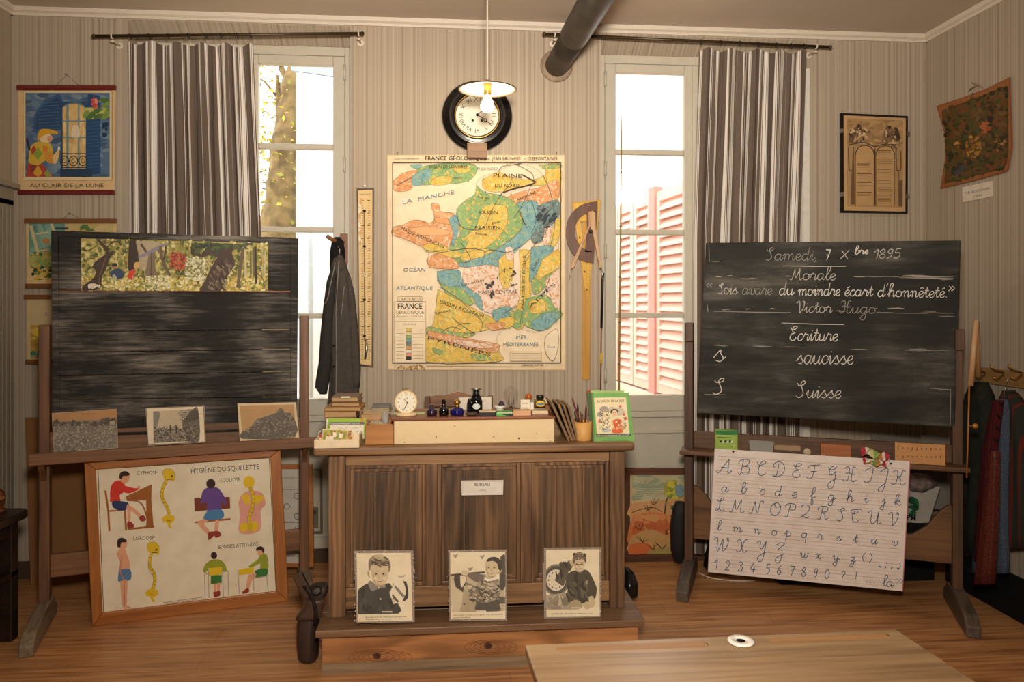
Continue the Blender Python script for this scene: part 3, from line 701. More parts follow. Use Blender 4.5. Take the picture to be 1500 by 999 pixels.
for x0, x1, y in ((170, 200, 192), (220, 245, 188), (280, 358, 200), (765, 815, 192), (800, 960, 192), (930, 1195, 192), (960, 1195, 197), (975, 1100, 188), (1130, 1195, 203), (195, 235, 335), (295, 325, 330), (405, 430, 328), (910, 985, 328),
                  (930, 1090, 350), (1050, 1200, 348), (1060, 1120, 341), (1130, 1200, 362), (165, 225, 489), (330, 415, 492), (450, 555, 496), (755, 830, 505), (985, 1185, 510), (1000, 1080, 503), (1062, 1095, 654), (690, 730, 340), (862, 940, 345), (470, 500, 190)):
    chalk_line([(x0, y-1), ((x0*2+x1)/3, y+R.uniform(-2, 2)), ((x0+x1*2)/3, y+R.uniform(-2, 2)), (x1, y+1)], [.8, R.uniform(2, 4.5), R.uniform(1.5, 4), .8], R.choice([CH2, 'b0a596', 'a59a8c']))

# ------------------------------------------------------------------ teacher's platform and desk
PZT = .18
b = MB(); x0, x1 = -.495, .775
t = T('desk_platform', 'low pine platform under the teacher\'s panelled desk', 'platform', (.14, -.65, 0))
P('riser', MB().box(x0, x1, -1.2, -1.175, 0, PZT-.028), PINEX, t, .003)
P('side_board', MB().box(x0, x0+.025, -1.175, -.12, 0, PZT-.028), PINEX, t); P('side_board', MB().box(x1-.025, x1, -1.175, -.12, 0, PZT-.028), PINEX, t)
tp = MB()
for k in range(6):
    ya = -1.225+k*.185; tp.box(x0-.022, x1+.022, ya, ya+.183, PZT-.028, PZT)
kn = Art(W.py(-1.2006))
for u, v, n in ((552, 961, 5), (715, 946, 4)):
    for k in range(n, 0, -1): kn.line([(u+(7+9*k)*cos(q_*pi/12)*(1 if cos(q_*pi/12) > 0 else .8), v+(2.2+2.0*k)*sin(q_*pi/12)+.5*k) for q_ in range(25)], .7, '7d4c2c')
    kn.ell(u, v, 6, 5, '5a3a28'); kn.ell(u+1, v, 3.5, 3, '452b1e')
P('wood_knots', kn.mb, INK, t, solid=False, world=True)
P('scuffed_strip', MB().box(x0, x1, -1.204, -1.2, 0, .042), GREYWOODX, t)
P('top_boards', tp, wood('platform_top_wood', '5a3f2a', '8d6c4e', 0, 40, .5), t, .004)

DY = -1.10; X = lambda u, y=DY: W.py(y).hit(u, 760).x
t = T('teacher_desk', 'large dark panelled wooden teacher\'s desk on the low platform', 'desk', (.13, -.80, PZT))
zt = .883; z0 = PZT
xl, xr = X(481), X(915)
top = MB().box(X(459, -1.14), X(930, -1.14), -1.145, -.46, zt-.034, zt)
P('top', top, DESKX, t, .012)
P('corner_post', MB().box(xl, X(506), DY, DY+.06, z0, zt-.034), DESKZ, t, .003); P('corner_post', MB().box(X(893), xr, DY, DY+.06, z0, zt-.034), DESKZ, t, .003)
P('corner_post', MB().box(xl, xl+.06, -.54, -.48, z0, zt-.034), DESKZ, t, .003); P('corner_post', MB().box(xr-.06, xr, -.54, -.48, z0, zt-.034), DESKZ, t, .003)
zr1, zr0 = zt-.085, z0+.115
P('top_rail', MB().box(X(506), X(893), DY+.006, DY+.05, zr1, zt-.034), DESKX, t, .003)
P('bottom_rail', MB().box(X(506), X(893), DY+.006, DY+.05, z0+.03, zr0), DESKX, t, .003)
for u0, u1 in ((624, 641), (763, 779)): P('muntin', MB().box(X(u0), X(u1), DY+.006, DY+.05, zr0, zr1), DESKZ, t, .003)
for u0, u1 in ((506, 624), (641, 763), (779, 893)):
    xa, xb = X(u0), X(u1); pn = MB(); n = 3
    for k in range(n): pn.box(xa+(xb-xa)*k/n+.0006, xa+(xb-xa)*(k+1)/n-.0006, DY+.03, DY+.045, zr0, zr1)
    pp = P('panel', pn, PANELZ, t)
    ml = MB()
    for o_, d_ in ((0, .016), (.016, .026)):
        m_ = .016
        ml.box(xa+o_, xa+o_+m_, DY+d_, DY+.035, zr0+o_, zr1-o_); ml.box(xb-o_-m_, xb-o_, DY+d_, DY+.035, zr0+o_, zr1-o_)
        ml.box(xa+o_+m_, xb-o_-m_, DY+d_, DY+.035, zr1-o_-m_, zr1-o_); ml.box(xa+o_+m_, xb-o_-m_, DY+d_, DY+.035, zr0+o_, zr0+o_+m_)
    P('molding', ml, DESKZ, pp, .003)
for xa in (xl+.006, xr-.022): P('side_panel', MB().box(xa, xa+.016, DY+.06, -.54, z0+.05, zt-.034), DESKZ, t)
P('modesty_shelf', MB().box(xl+.03, xr-.03, DY+.05, -.72, z0+.05, z0+.07), DESKX, t)

# desk chair behind
t = T('desk_chair', 'brown wooden chair with a curved crest behind the teacher\'s desk', 'chair', (.03, -.30, PZT))
CHW = wood('chair_wood', '5b3620', '8f6038', 0, 40, .4); CHZ = wood('chair_wood_z', '4a2c1a', '7c5030', 2, 40, .4)
yb = -.22; q = W.py(yb)
c0, c1 = q.hit(622, 600).x, q.hit(722, 600).x; zz = lambda v: q.hit(670, v).z
cr = [(630, 582), (640, 579.5), (650, 580), (660, 577.5), (671, 574.5), (682, 577.5), (690, 580), (702, 579.5), (714, 582)]
tp_ = [q.hit(*p) for p in cr]
P('crest_rail', MB().prism(tp_+[Vector((p.x, p.y, zz(595))) for p in tp_[::-1]], (0, .022, 0)), CHW, t, .003)
for sx, xa in ((-1, c0), (1, c1-.03)):
    P('back_post', MB().prism([(xa, yb-.005, PZT), (xa+.03, yb-.005, PZT), (xa+.03, yb-.005, zz(580)), (xa, yb-.005, zz(581))], (0, .032, 0)), CHZ, t, .004)
    P('front_leg', MB().box(xa, xa+.03, yb-.38, yb-.35, PZT, PZT+.43), CHZ, t, .004)
for z in (.56,): P('slat', MB().box(c0+.03, c1-.03, yb+.004, yb+.02, z+PZT-.06, z+PZT), CHW, t, .003)
P('seat', MB().box(c0-.005, c1+.005, yb-.40, yb-.01, PZT+.43, PZT+.455), CHW, t, .006)
P('stretcher', MB().box(c0+.03, c1-.03, yb-.372, yb-.352, PZT+.18, PZT+.205), CHW, t)

# ------------------------------------------------------------------ pupil's desk in the foreground
t = T('pupil_desk', 'pale brown pupil\'s desk with pen grooves in the foreground', 'desk', (.5, -2.55, 0))
pz = PZ(.62); tl, tr_ = pz.hit(769, 944), pz.hit(1312, 921)
fwd = Vector((.0, -1, 0)); bl = tl+Vector((.03, -.62, 0)); br = tr_+Vector((0.04, -.60, 0)); dn = Vector((0, 0, -.028))
PDX = wood('pupil_desk_wood', '7f6143', 'a98a66', 0, 50, .36)
P('desk_top', MB().hexa([bl+dn, br+dn, tr_+dn, tl+dn, bl, br, tr_, tl]), PDX, t, .004)
def groove(uL, vL, uR, vR):
    g = MB(); p0, p1 = pz.hit(uL, vL), pz.hit(uR, vR); d_ = (p1-p0).normalized(); n_ = Vector((-d_.y, d_.x, 0))*.014
    up = Vector((0, 0, .0006)); pts = [p0-n_, p1-n_]+[p1+(d_*cos(x)*.014-n_*0)+n_*sin(x) for x in (-.8, 0, .8)]+[p1+n_, p0+n_]+[p0-d_*cos(x)*.014+n_*sin(x) for x in (.8, 0, -.8)]
    g.prism([p+up for p in pts], (0, 0, -.002))
    return g
for q in ((822, 951, 1030, 944), (1135, 939, 1295, 931)):
    P('pen_groove', groove(*q), wood('groove_wood', '8a6440', 'ae8154', 0, 40, .45), t)
    p0 = pz.hit(q[2]+4, q[3]); P('brass_stud', MB().lathe([(.006, 0), (.005, .002), (.0, .003)], p0, seg=10), BRASS, t)
xa, xb, ya, yb2 = tl.x+.05, tr_.x-.03, tl.y-.05, tl.y-.50
for x in (xa, xb-.04):
    for y in (ya, yb2): P('leg', MB().box(x, x+.04, y-.04, y, 0, .592), PDX, t, .003)
P('apron', MB().box(xa+.04, xb-.04, ya-.03, ya-.012, .47, .592), PDX, t); P('shelf', MB().box(xa+.04, xb-.04, yb2, ya-.04, .45, .468), PDX, t)
p = pz.hit(1085, 941)
b = MB().lathe([(.019, 0), (.031, .001), (.033, .004), (.030, .007), (.013, .0065), (.011, .001)], p, seg=32)
t2 = T('inkwell', 'small white porcelain inkwell set in the foreground desk', 'inkwell', tuple(p))
P('rim', b, flat('white_porcelain', 'e9e4da', .2), t2); P('ink', MB().lathe([(.0115, 0), (.0115, .0045)], p, seg=20), flat('black_ink', '0c0b12', .1), t2)

# ------------------------------------------------------------------ curtains and rods
def lerp(a, b, t): return a+(b-a)*t
def curtain(name, label, tops, bots, y, per, n, amp, seed, ncol=150, nrow=26):
    """tops/bots: (uL, uR, v) edges in the photo on plane y; bots v may be None with z given"""
    R = random.Random(seed); ph = [R.uniform(-.5, .5) for _ in range(n*2+2)]
    pl = W.py(y); a0, a1 = pl.hit(tops[0], tops[2]), pl.hit(tops[1], tops[2]); z1 = a0.z
    b0, b1, z0 = pl.hit(bots[0], 345).x, pl.hit(bots[1], 345).x, bots[2]
    mb = MB(); zr = pl.hit(700, 345).z; k345 = (z1-zr)
    for j in range(nrow+1):
        f = j/nrow; z = lerp(z1, z0, f); g = min(1, (z1-z)/k345)
        xl, xr = lerp(a0.x, b0, g), lerp(a1.x, b1, g)
        for i in range(ncol+1):
            s = i/ncol; c = s*n; k = int(c); wob = lerp(ph[k], ph[k+1], c-k)
            A = amp*(.35+.65*min(1, f*5))*(1+.5*wob); th = 2*pi*(c+.25*wob+.10*sin(3*f+k))
            x = lerp(xl, xr, s)+.35*A*sin(2*th+wob); yy = y+A*sin(th)+.3*A*sin(2.3*th+seed)
            zz = z+(.012*sin(th*.5+seed) if j == 0 else 0)
            mb.uv[len(mb.v)] = (s*per+.1*seed, f); mb.v.append(Vector((x, yy, zz)))
    for j in range(nrow):
        for i in range(ncol):
            q = j*(ncol+1)+i; mb.f.append([q, q+1, q+ncol+2, q+ncol+1]); mb.m.append(0); mb.sm.append(True); mb.c.append(None)
    xm = (a0.x+a1.x)/2
    t = T(name, label, 'curtain', (xm, y, z0))
    o = P('cloth', mb, CURT, t, solid=False)
    return t, a0, a1
def rod(name, label, p0, p1, rings, ends):
    t = T(name, label, 'curtain rod', tuple((p0+p1)/2))
    r = MB().tube([p0, p1], .0085, 10)
    P('rod', r, flat('bronze_rod', '4a3c28', .4, .6), t)
    for e in ends:
        c = p0.lerp(p1, e); P('bracket', MB().tube([c+Vector((0, 0, -.028)), c+Vector((0, .02, -.02)), Vector((c.x, -.001, c.z-.02))], .006, 8).lathe([(.018, 0), (.018, .006)], (c.x, -.007, c.z-.02), (0, 1, 0), 12).torus(c, .012, .004, (p1-p0)), TRIM, t)
    for e in (-.006, 1.0):
        c = p0.lerp(p1, e); P('finial', MB().ball(c, .011), flat('bronze_rod', '4a3c28', .4, .6), t)
    return t
q = W.py(-.10); l0, l1 = q.hit(140, 53), q.hit(531, 49); r0, r1 = q.hit(800, 50), q.hit(1216, 69)
rod('curtain_rod', 'dark curtain rod over the left window', l0, l1, 0, (.06, .985))
rod('curtain_rod', 'dark curtain rod over the right window', r0, r1, 0, (.03, .95))
t, c0, c1 = curtain('striped_curtain', 'brown and white striped curtain at the left window', (187, 371, 62), (188, 384, .75), -.10, 7.2, 10, .015, 2)
for e in (.02, .17, .32, .48, .62, .74, .87, .98):
    c = c0.lerp(c1, e); rp = l0.lerp(l1, (c.x-l0.x)/(l1.x-l0.x)); P('curtain_ring', MB().torus(rp+Vector((0, 0, -.004)), .014, .0022, (1, 0, .2)), IRON, t)
t, c0, c1 = curtain('striped_curtain', 'brown and white striped curtain at the right window', (1024, 1181, 72), (1015, 1172, .06), -.10, 6.6, 9, .015, 5)
for e in (.02, .2, .38, .55, .72, .86, .98):
    c = c0.lerp(c1, e); rp = r0.lerp(r1, (c.x-r0.x)/(r1.x-r0.x)); P('curtain_ring', MB().torus(rp+Vector((0, 0, -.004)), .014, .0022, (1, 0, .2)), IRON, t)
q2 = W.py(-.065); lb = MB(); xa, xb = q2.hit(1130, 300).x, q2.hit(1186, 300).x
lb.loft([[(lerp(xa, xb, s/24), -.063+.006*sin(s), z) for s in range(25)] for z in (.08, 1.5, 2.80)], closed=False)
P('lining', lb, WHITECLOTH, t, solid=False, label='white curtain lining')

# ------------------------------------------------------------------ stove pipe
pa = W.py(0).hit(815, 97); pb = W.py(-.97).hit(872, 0); dv = (pb-pa).normalized()
t = T('stove_pipe', 'long dark stove pipe running out of the wall above the map', 'pipe', tuple(pa))
PIPE = flat('sooty_pipe', '4b443d', .5, .55, .35, 7)
P('pipe_section', MB().tube([pa+dv*.02, pa+dv*.55], .066, 28), PIPE, t)
P('pipe_section', MB().tube([pa+dv*.50, pa+dv*.51, pa+dv*3.2], [.0685, .0705, .0705], 28), PIPE, t)
P('wall_collar', MB().lathe([(.09, .0), (.092, .006), (.088, .016), (.068, .02)], pa+Vector((0, -.001, 0)), (0, -1, 0), 32), flat('dusty_collar', '9a8570', .7, .1, .2, 10), t)
P('hanger_wire', MB().tube([pa+dv*1.02+Vector((0, 0, .07)), Vector(((pa+dv*1.02).x, (pa+dv*1.02).y, ZC))], .002, 6), STEEL, t)

# ------------------------------------------------------------------ pendant lamp
ld = 3.6; lp = CAM+ray(714, 130)*ld; lx, ly, lz = lp
t = T('pendant_lamp', 'lit bulb under a flat white enamel shade hanging before the clock', 'lamp', (lx, ly, lz-.12))
P('cord', MB().tube([(lx, ly, lz+.02), (lx, ly, ZC)], .0042, 8), flat('cream_cord', 'd9cdb8', .8), t)
P('ceiling_rose', MB().lathe([(.05, -.0), (.05, -.015), (.02, -.03)], (lx, ly, ZC), seg=20), TRIM, t)
P('shade', MB().lathe([(.018, .024), (.05, .018), (.10, .006), (.134, -.006), (.135, -.002), (.10, .010), (.05, .022), (.018, .028)], (lx, ly, lz), seg=40), flat('white_enamel', 'f0e6d4', .35), t)
P('shade_rim', MB().torus((lx, ly, lz-.004), .135, .003, seg=40), flat('brown_rim', '5a4026', .4), t)
P('socket', MB().lathe([(.012, .04), (.019, .03), (.019, -.028), (.016, -.034)], (lx, ly, lz), seg=20), BRASS, t)
bulbz = lz-.075
P('bulb', MB().lathe([(.013, .045), (.014, .035), (.022, .02), (.030, .0), (.031, -.012), (.027, -.024), (.016, -.034), (.001, -.038)], (lx, ly, bulbz), seg=24, caps=False), emit('lit_bulb', (1, .85, .62), BULB_POWER), t)

# ------------------------------------------------------------------ wall clock
q = W.py(-.02); cc = q.hit(699, 170); R_ = q.hit(750.5, 170).x-cc.x
t = T('wall_clock', 'round black wall clock with roman numerals above the map', 'clock', (cc.x, 0, cc.z-R_))
fb = MB().lathe([(R_*.94, 0), (R_, .012), (R_*.99, .026), (R_*.93, .036), (R_*.87, .034), (R_*.84, .044), (R_*.78, .05), (R_*.73, .044), (R_*.70, .05), (R_*.65, .046), (R_*.62, .03), (R_*.60, .012)], (cc.x, -.001, cc.z), (0, -1, 0), 56)
P('case', fb, BLACKGLOSS, t)
P('brass_bezel', MB().torus((cc.x, -.036, cc.z), R_*.63, .005, (0, 1, 0), 56), BRASS, t)
bx = W.rect(684, 713, 219, 233, -.02)
P('pendulum_box', MB().box(bx[0], bx[1], -.06, -.001, bx[2], bx[3]+.03), wood('clock_box_wood', '6b4a30', '94704e', 0), t, .003)
dl = Art(W.py(-.016), 640, 100, 7.136); dl.z = 2
dl.ell(420, 492, 224, 216, 'efe6d3', n=48)
cx_, cy_ = 423, 490
for k, s_ in enumerate(('XII', 'I', 'II', 'III', 'IIII', 'V', 'VI', 'VII', 'VIII', 'IX', 'X', 'XI')):
    an = k*pi/6; x, y = cx_+172*sin(an), cy_-166*cos(an)
    dl.text(s_, x-24*sin(an)*0-22*sin(pi-an)*0+ -20*sin(an), y+20*cos(an), 42, '2a241c', None, an)
for k in range(60):
    an = k*pi/30; dl.line([(cx_+208*sin(an), cy_-200*cos(an)), (cx_+213*sin(an), cy_-206*cos(an))], 5 if k % 5 == 0 else 2, '2a241c', 0)
for x in (374, 468): dl.ell(x, 545, 13, 13, '1c1713')
P('dial', dl.mb, INK, t, solid=False, world=True)
hd = Art(W.py(-.022), 640, 100, 7.136)
hd.line([(423, 487), (490, 528)], 8, '14110f'); hd.ell(505, 542, 18, 18, '14110f'); hd.ell(505, 542, 11, 11, 'efe6d3'); hd.line([(518, 552), (560, 580)], [9, 3], '14110f')
hd.line([(423, 487), (470, 448), (520, 410)], [8, 6, 3], '14110f'); hd.ell(423, 487, 17, 17, '14110f')
P('hands', hd.mb, INK, t, solid=False, world=True)
# ------------------------------------------------------------------ prints on the walls
BACK = lambda d=.006: W.py(-d)
# geological map of France (view coordinates: 560,220 x2.939)
a = Art(BACK(.008), 560, 220, 2.939); R = random.Random(21)
t = T('wall_map', 'large coloured geological map of France hanging under the clock', 'map', tuple(BACK(.0).hit(699, 541)))
PAP = 'f3dfbd'
a.slab([(20, 20), (786, 20), (790, 948), (24, 946)], .006, 'd9bd92')
a.poly([(24, 24), (782, 24), (786, 942), (28, 940)], 'efd8b2'); a.rect(46, 57, 766, 914, PAP)
YEL, ORA, GRN, BLU, DGR, PNK, TEA = 'e3be58', 'dd9e68', '8fae6e', '7aa6a8', '74827f', 'edd0ba', '86b5a6'
REG = [
 ('f0dcc0', '405,140 400,190 360,215 345,240 320,252 318,270 285,268 252,265 243,235 212,232 225,290 205,315 180,305 140,300 95,320 50,330 42,362 90,380 140,400 180,420 200,450 190,480 215,505 240,515 235,545 250,590 238,600 222,740 195,775 192,910 500,908 506,870 492,810 520,775 560,760 600,770 650,785 690,775 740,740 772,705 760,680 755,600 760,420 764,290 762,60 540,60 500,90 430,115'),
 (GRN, '125,100 205,62 395,60 396,112 345,140 260,146 200,150 160,146'), (YEL, '215,128 250,112 300,118 285,146 215,150'), (YEL, '300,75 360,68 380,90 330,100'), (ORA, '48,130 100,95 150,90 128,140 120,172 52,176'), (BLU, '130,110 165,90 200,80 210,110 170,150 130,150'), (TEA, '120,62 170,62 160,78 130,76'),
 (YEL, '430,128 500,95 560,110 640,120 700,110 755,66 762,62 762,150 640,152 520,180 440,170'), (YEL, '700,64 762,64 762,200 720,205'), (GRN, '670,62 764,62 764,74 700,82'),
 (ORA, '530,205 600,178 680,160 755,128 758,200 700,237 640,215 575,228'), ('eedcbc', '500,92 560,64 640,70 690,110 640,128 560,118'),
 (GRN, '405,150 440,180 530,200 590,250 602,330 545,390 450,450 350,486 305,490 285,440 295,405 335,355 322,260 360,215 398,190'),
 (YEL, '440,240 525,238 540,300 505,368 430,430 352,440 372,392 350,380 398,340 418,288'), (YEL, '340,445 440,425 470,440 400,470 345,475'),
 (BLU, '575,228 640,218 672,240 668,345 600,412 500,492 415,505 330,500 330,486 450,452 545,392 604,330 592,258'),
 (DGR, '668,242 756,214 758,292 702,345 690,390 650,402 640,370 668,335'), (YEL, '744,292 768,308 752,400 722,418 706,398 730,350'), (PNK, '700,330 722,320 728,352 712,410 690,396'),
 (ORA, '50,332 95,320 140,300 205,315 225,290 212,232 243,235 252,265 300,272 318,292 306,360 288,412 240,432 180,418 90,380 42,362'), ('f0b07a', '60,345 200,330 290,350 260,368 120,362'), ('e9a268', '225,290 300,300 305,320 235,312'),
 (ORA, '190,470 240,446 310,470 325,510 215,505'), (YEL, '172,412 240,398 282,425 262,440 190,432'), (YEL, '185,436 300,430 345,450 310,465 240,446'),
 (BLU, '284,300 320,280 330,330 312,400 296,410 306,360'), (BLU, '235,522 330,516 345,560 422,622 430,690 380,640 310,600 248,572'), (GRN, '246,572 330,592 396,652 360,668 290,632'),
 (YEL, '240,600 330,645 430,702 492,732 460,772 300,792 215,764 222,740'), (BLU, '240,545 300,530 330,560 300,590 250,570'),
 (PNK, '352,508 490,498 566,592 588,660 520,702 440,692 422,630 350,572'), (BLU, '470,470 555,478 545,500 480,500'), (YEL, '500,470 545,440 565,470 556,560 530,600 505,560'), (PNK, '528,420 558,420 562,470 535,470'),
 (YEL, '588,430 628,430 642,452 630,560 640,602 604,764 556,742 592,622'), (BLU, '640,420 720,410 732,440 662,532 632,562'), (GRN, '640,560 700,520 740,535 690,600 650,620'), (YEL, '690,470 756,428 762,500 700,540 670,560 662,536'),
 (PNK, '700,562 760,522 760,690 722,662 705,610'), (GRN, '618,640 702,622 742,680 774,705 740,742 690,776 600,742'), (BLU, '640,740 700,700 760,700 740,740 690,776 650,770'), (YEL, '630,650 690,640 700,690 640,700'), (BLU, '470,690 540,670 560,700 520,735 480,730'), (GRN, '545,700 600,690 596,760 560,758'), (YEL, '500,728 560,716 560,756 505,768'),
 (GRN, '190,765 215,760 320,785 400,790 330,808 200,790'), (YEL, '190,792 300,806 400,830 490,860 506,880 500,908 192,910'), (GRN, '215,850 260,862 250,880 225,872'), (GRN, '380,880 430,875 470,900 400,905'), (ORA, '195,776 300,796 400,816 500,835 500,852 480,870 350,852 260,822 205,805'), (PNK, '300,812 420,826 480,846 420,852 320,832'), (ORA, '440,748 520,740 520,765 470,775')]
for c, s_ in REG:
    p = XY(s_); a.sm(p, c, 3)
    bx = (min(x for x, y in p), min(y for x, y in p), max(x for x, y in p), max(y for x, y in p)); ar = (bx[2]-bx[0])*(bx[3]-bx[1])
    if c in (GRN, YEL, ORA, BLU, PNK, DGR) and ar > 1500:
        mix = {GRN: [YEL, 'a0ba7c', '7e9f62'], YEL: ['d6ab4a', 'b9b862', 'ead28a'], ORA: ['e6b488', 'ecd0b0', 'd08c56'], BLU: ['92b4b2', '98b088', '66929a'], PNK: ['f2e0d0', ORA, 'd4b49e'], DGR: ['5a686a', BLU]}[c]
        a.fuzz(bx, int(ar/150), mix, 3.4, 3.0, inpoly(smooth(p+[p[0]], 3)), R)
    q = smooth(p+[p[0]], 3); a.line(q, 1.2, '6d5f4c')
for s_ in ('420,500 440,440 380,425 300,432 260,440 190,432', '520,180 470,260 440,330 400,345 340,330 318,270', '590,760 600,690 610,600 600,520 640,440', '250,590 330,640 390,700 430,740 420,780', '600,410 540,440 470,430 440,440', '640,152 600,240 560,300', '690,110 720,180 735,260 740,330 720,420', '400,790 350,760 300,720', '300,790 330,750 380,745', '260,780 300,760 340,772',
           '640,215 660,300 640,360', '560,118 540,160 500,200', '720,540 700,600 660,640', '350,486 380,470 340,400', '500,90 520,72 600,60', '570,62 640,100 650,140'):
    a.line(XY(s_), 2, '3d4c56', sm=True)
a.line(XY('520,185 560,170 640,150 655,140'), 6, '3b3128', sm=True); a.line(XY('600,108 660,140'), 5, '3b3128'); a.fuzz((440, 520, 500, 640), 14, ['3f3b36'], 5, 2, None, R); a.fuzz((520, 470, 580, 620), 12, ['3f3b36'], 4, 2.5, None, R)
a.fuzz((660, 250, 756, 340), 26, ['2f3c44'], 5, 3, None, R, -.7)
a.sm(XY('702,800 745,768 756,800 752,860 732,906 704,876 696,830'), 'f3e2c4'); a.line(smooth(XY('702,800 745,768 756,800 752,860 732,906 704,876 696,830 702,800'), 3), 2, '6d5f4c')
a.frame(46, 57, 766, 914, 4, '4a4438')
D1, SEA = '3a3028', '5f8494'
a.text('FRANCE GÉOLOGIQUE', 316, 46, 17, D1, 262, bold=.012); a.text('PAR', 452, 45, 9, D1); a.text('JEAN BRUNHES', 532, 46, 14, D1, 122); a.text('ET', 614, 45, 8, D1); a.text('DEFFONTAINES', 690, 46, 14, D1, 122); a.text('COLLECTION JEAN BRUNHES', 106, 43, 7, '6b5c48', 108)
for s_, x, y, h, wd, an, c in (('BASSIN DE LONDRES', 283, 80, 14, 164, .0, D1), ('M DU NORD', 452, 88, 11, 86, 0, SEA), ('LA  MANCHE', 200, 212, 16, 226, -.20, SEA), ('PLAINE', 538, 120, 16, 122, .04, D1), ('DU NORD', 536, 162, 15, 104, 0, D1), ('BASSIN', 456, 277, 15, 82, 0, D1), ('PARISIEN', 452, 343, 15, 108, 0, D1),
        ('OCÉAN', 138, 522, 15, 94, 0, SEA), ('ATLANTIQUE', 138, 601, 15, 156, 0, SEA), ('MASSIF ARMORICAIN', 172, 384, 15, 200, .42, D1), ('BASSIN AQUITAIN', 340, 690, 15, 196, .33, D1), ('MASSIF CENTRAL', 496, 617, 14, 168, -.02, D1), ('COULOIR DU RHÔNE', 612, 570, 12, 230, -1.53, D1), ('PYRÉNÉES', 330, 850, 15, 280, .27, D1),
        ('MER', 597, 811, 15, 46, 0, SEA), ('MÉDITERRANÉE', 593, 842, 15, 150, 0, SEA), ('Limousin', 390, 575, 12, 95, -.22, D1), ('JURA', 664, 495, 12, 66, -1.0, D1), ('ALPES', 690, 630, 13, 150, -.75, D1), ('VOSGES', 708, 345, 10, 80, -1.2, D1), ('Landes', 262, 700, 11, 62, -.25, D1), ('ARDENNE', 620, 205, 11, 90, -.4, D1), ('Corse', 725, 850, 9, 34, 0, D1),
        ('Cornouailles', 96, 140, 9, 70, -.5, D1), ('Weald', 325, 126, 9, 36, -.1, D1), ('Brie', 490, 316, 9, 34, -.3, D1), ('Beauce', 425, 366, 9, 50, .1, D1), ('Picardie', 435, 210, 9, 50, .1, D1), ('Cévennes', 548, 690, 9, 70, -.6, D1), ('Franche-Comté', 640, 430, 8, 90, -.9, D1), ('Champagne', 600, 300, 8, 80, 1.1, D1)):
    a.text(s_, x, y, h, c, wd, an, ital=.15 if c == SEA else 0)
a.rect(50, 650, 188, 912, 'f3e0bf'); a.frame(54, 652, 188, 912, 1.5, '7d705c')
a.rect(66, 630, 172, 650, 'efd8b2'); a.frame(66, 630, 172, 650, 1.5, '7d705c'); a.text('CARTE N°15', 119, 647, 11, D1, 96); a.text('FRANCE', 120, 682, 22, D1, 104, bold=.02); a.text('GÉOLOGIQUE', 120, 704, 13, D1, 118)
a.text('Échelle 1 : 1 000 000', 120, 718, 6, '7d705c', 110); a.text('LÉGENDE', 119, 752, 7, '7d705c', 56); a.line([(55, 736), (186, 736)], 1, '7d705c')
for k, c in enumerate((YEL, 'e9d39a', GRN, BLU, DGR, ORA, 'f0e3cc', 'e79a86', '2c2a28')):
    y = 765+k*15.3; a.rect(103, y, 126, y+14, c); a.frame(103, y, 126, y+14, 1, '6d5f4c'); a.line([(62, y+8), (95, y+8)], 2.5, 'b5a081'); a.line([(132, y+9), (176, y+9)], 2, 'b5a081')
a.rect(548, 866, 684, 906, 'ead6b3'); a.frame(548, 866, 684, 906, 1, 'a08c6c')
for y in (874, 884, 894): a.line([(554, y), (678, y)], 2.2, 'b09b79')
a.text('LIBRAIRIE HATIER', 645, 927, 8, '6b5c48', 96); a.line([(190, 926), (560, 930)], 1.6, 'b8a17d'); a.fuzz((60, 920, 190, 944), 40, ['c2a06a', 'a97f4a'], 3, 2.5, None, R); a.line([(52, 930), (60, 930)], 2, 'a08c6c')
P('map_sheet', a.mb, INK, t, solid=False, world=True)
hk = BACK(.003)
for u in (583, 815): P('hook', MB().tube([hk.hit(u, 227), hk.hit(u, 222)], .003, 6), STEEL, t)

def hung_chart(name, label, tl, tr, br, bl, bars, draw, cordtop=None, depth=.010, barmat=None, barh=7, th=.003):
    """printed sheet with a lath at top and bottom, hanging by a cord"""
    pl = BACK(depth); t = T(name, label, 'wall chart', tuple(pl.hit((bl[0]+br[0])/2, bl[1])))
    a = Art(pl); a.slab([tl, tr, br, bl], th, 'd9c29a'); draw(a)
    P('sheet', a.mb, INK, t, solid=False, world=True)
    for (x0, y0), (x1, y1) in bars:
        p0, p1 = pl.hit(x0, y0), pl.hit(x1, y1); h = .0125*barh/7
        P('lath', MB().prism([p0+Vector((0, .004, h)), p1+Vector((0, .004, h)), p1+Vector((0, .004, -h)), p0+Vector((0, .004, -h))], (0, -.015, 0)), barmat or LATH, t, .003)
    if cordtop:
        (x0, y0), (x1, y1) = bars[0]; m = lambda f: pl.hit(x0+(x1-x0)*f, y0+(y1-y0)*f)
        top = W.py(-.004).hit(*cordtop); P('cord', MB().tube([m(.36), top, m(.66)], .0013, 5), flat('string', '8b7a63', .9), t)
        P('nail', MB().tube([(top.x, 0, top.z), (top.x, -.02, top.z+.002)], .003, 6), STEEL, t)
    return t
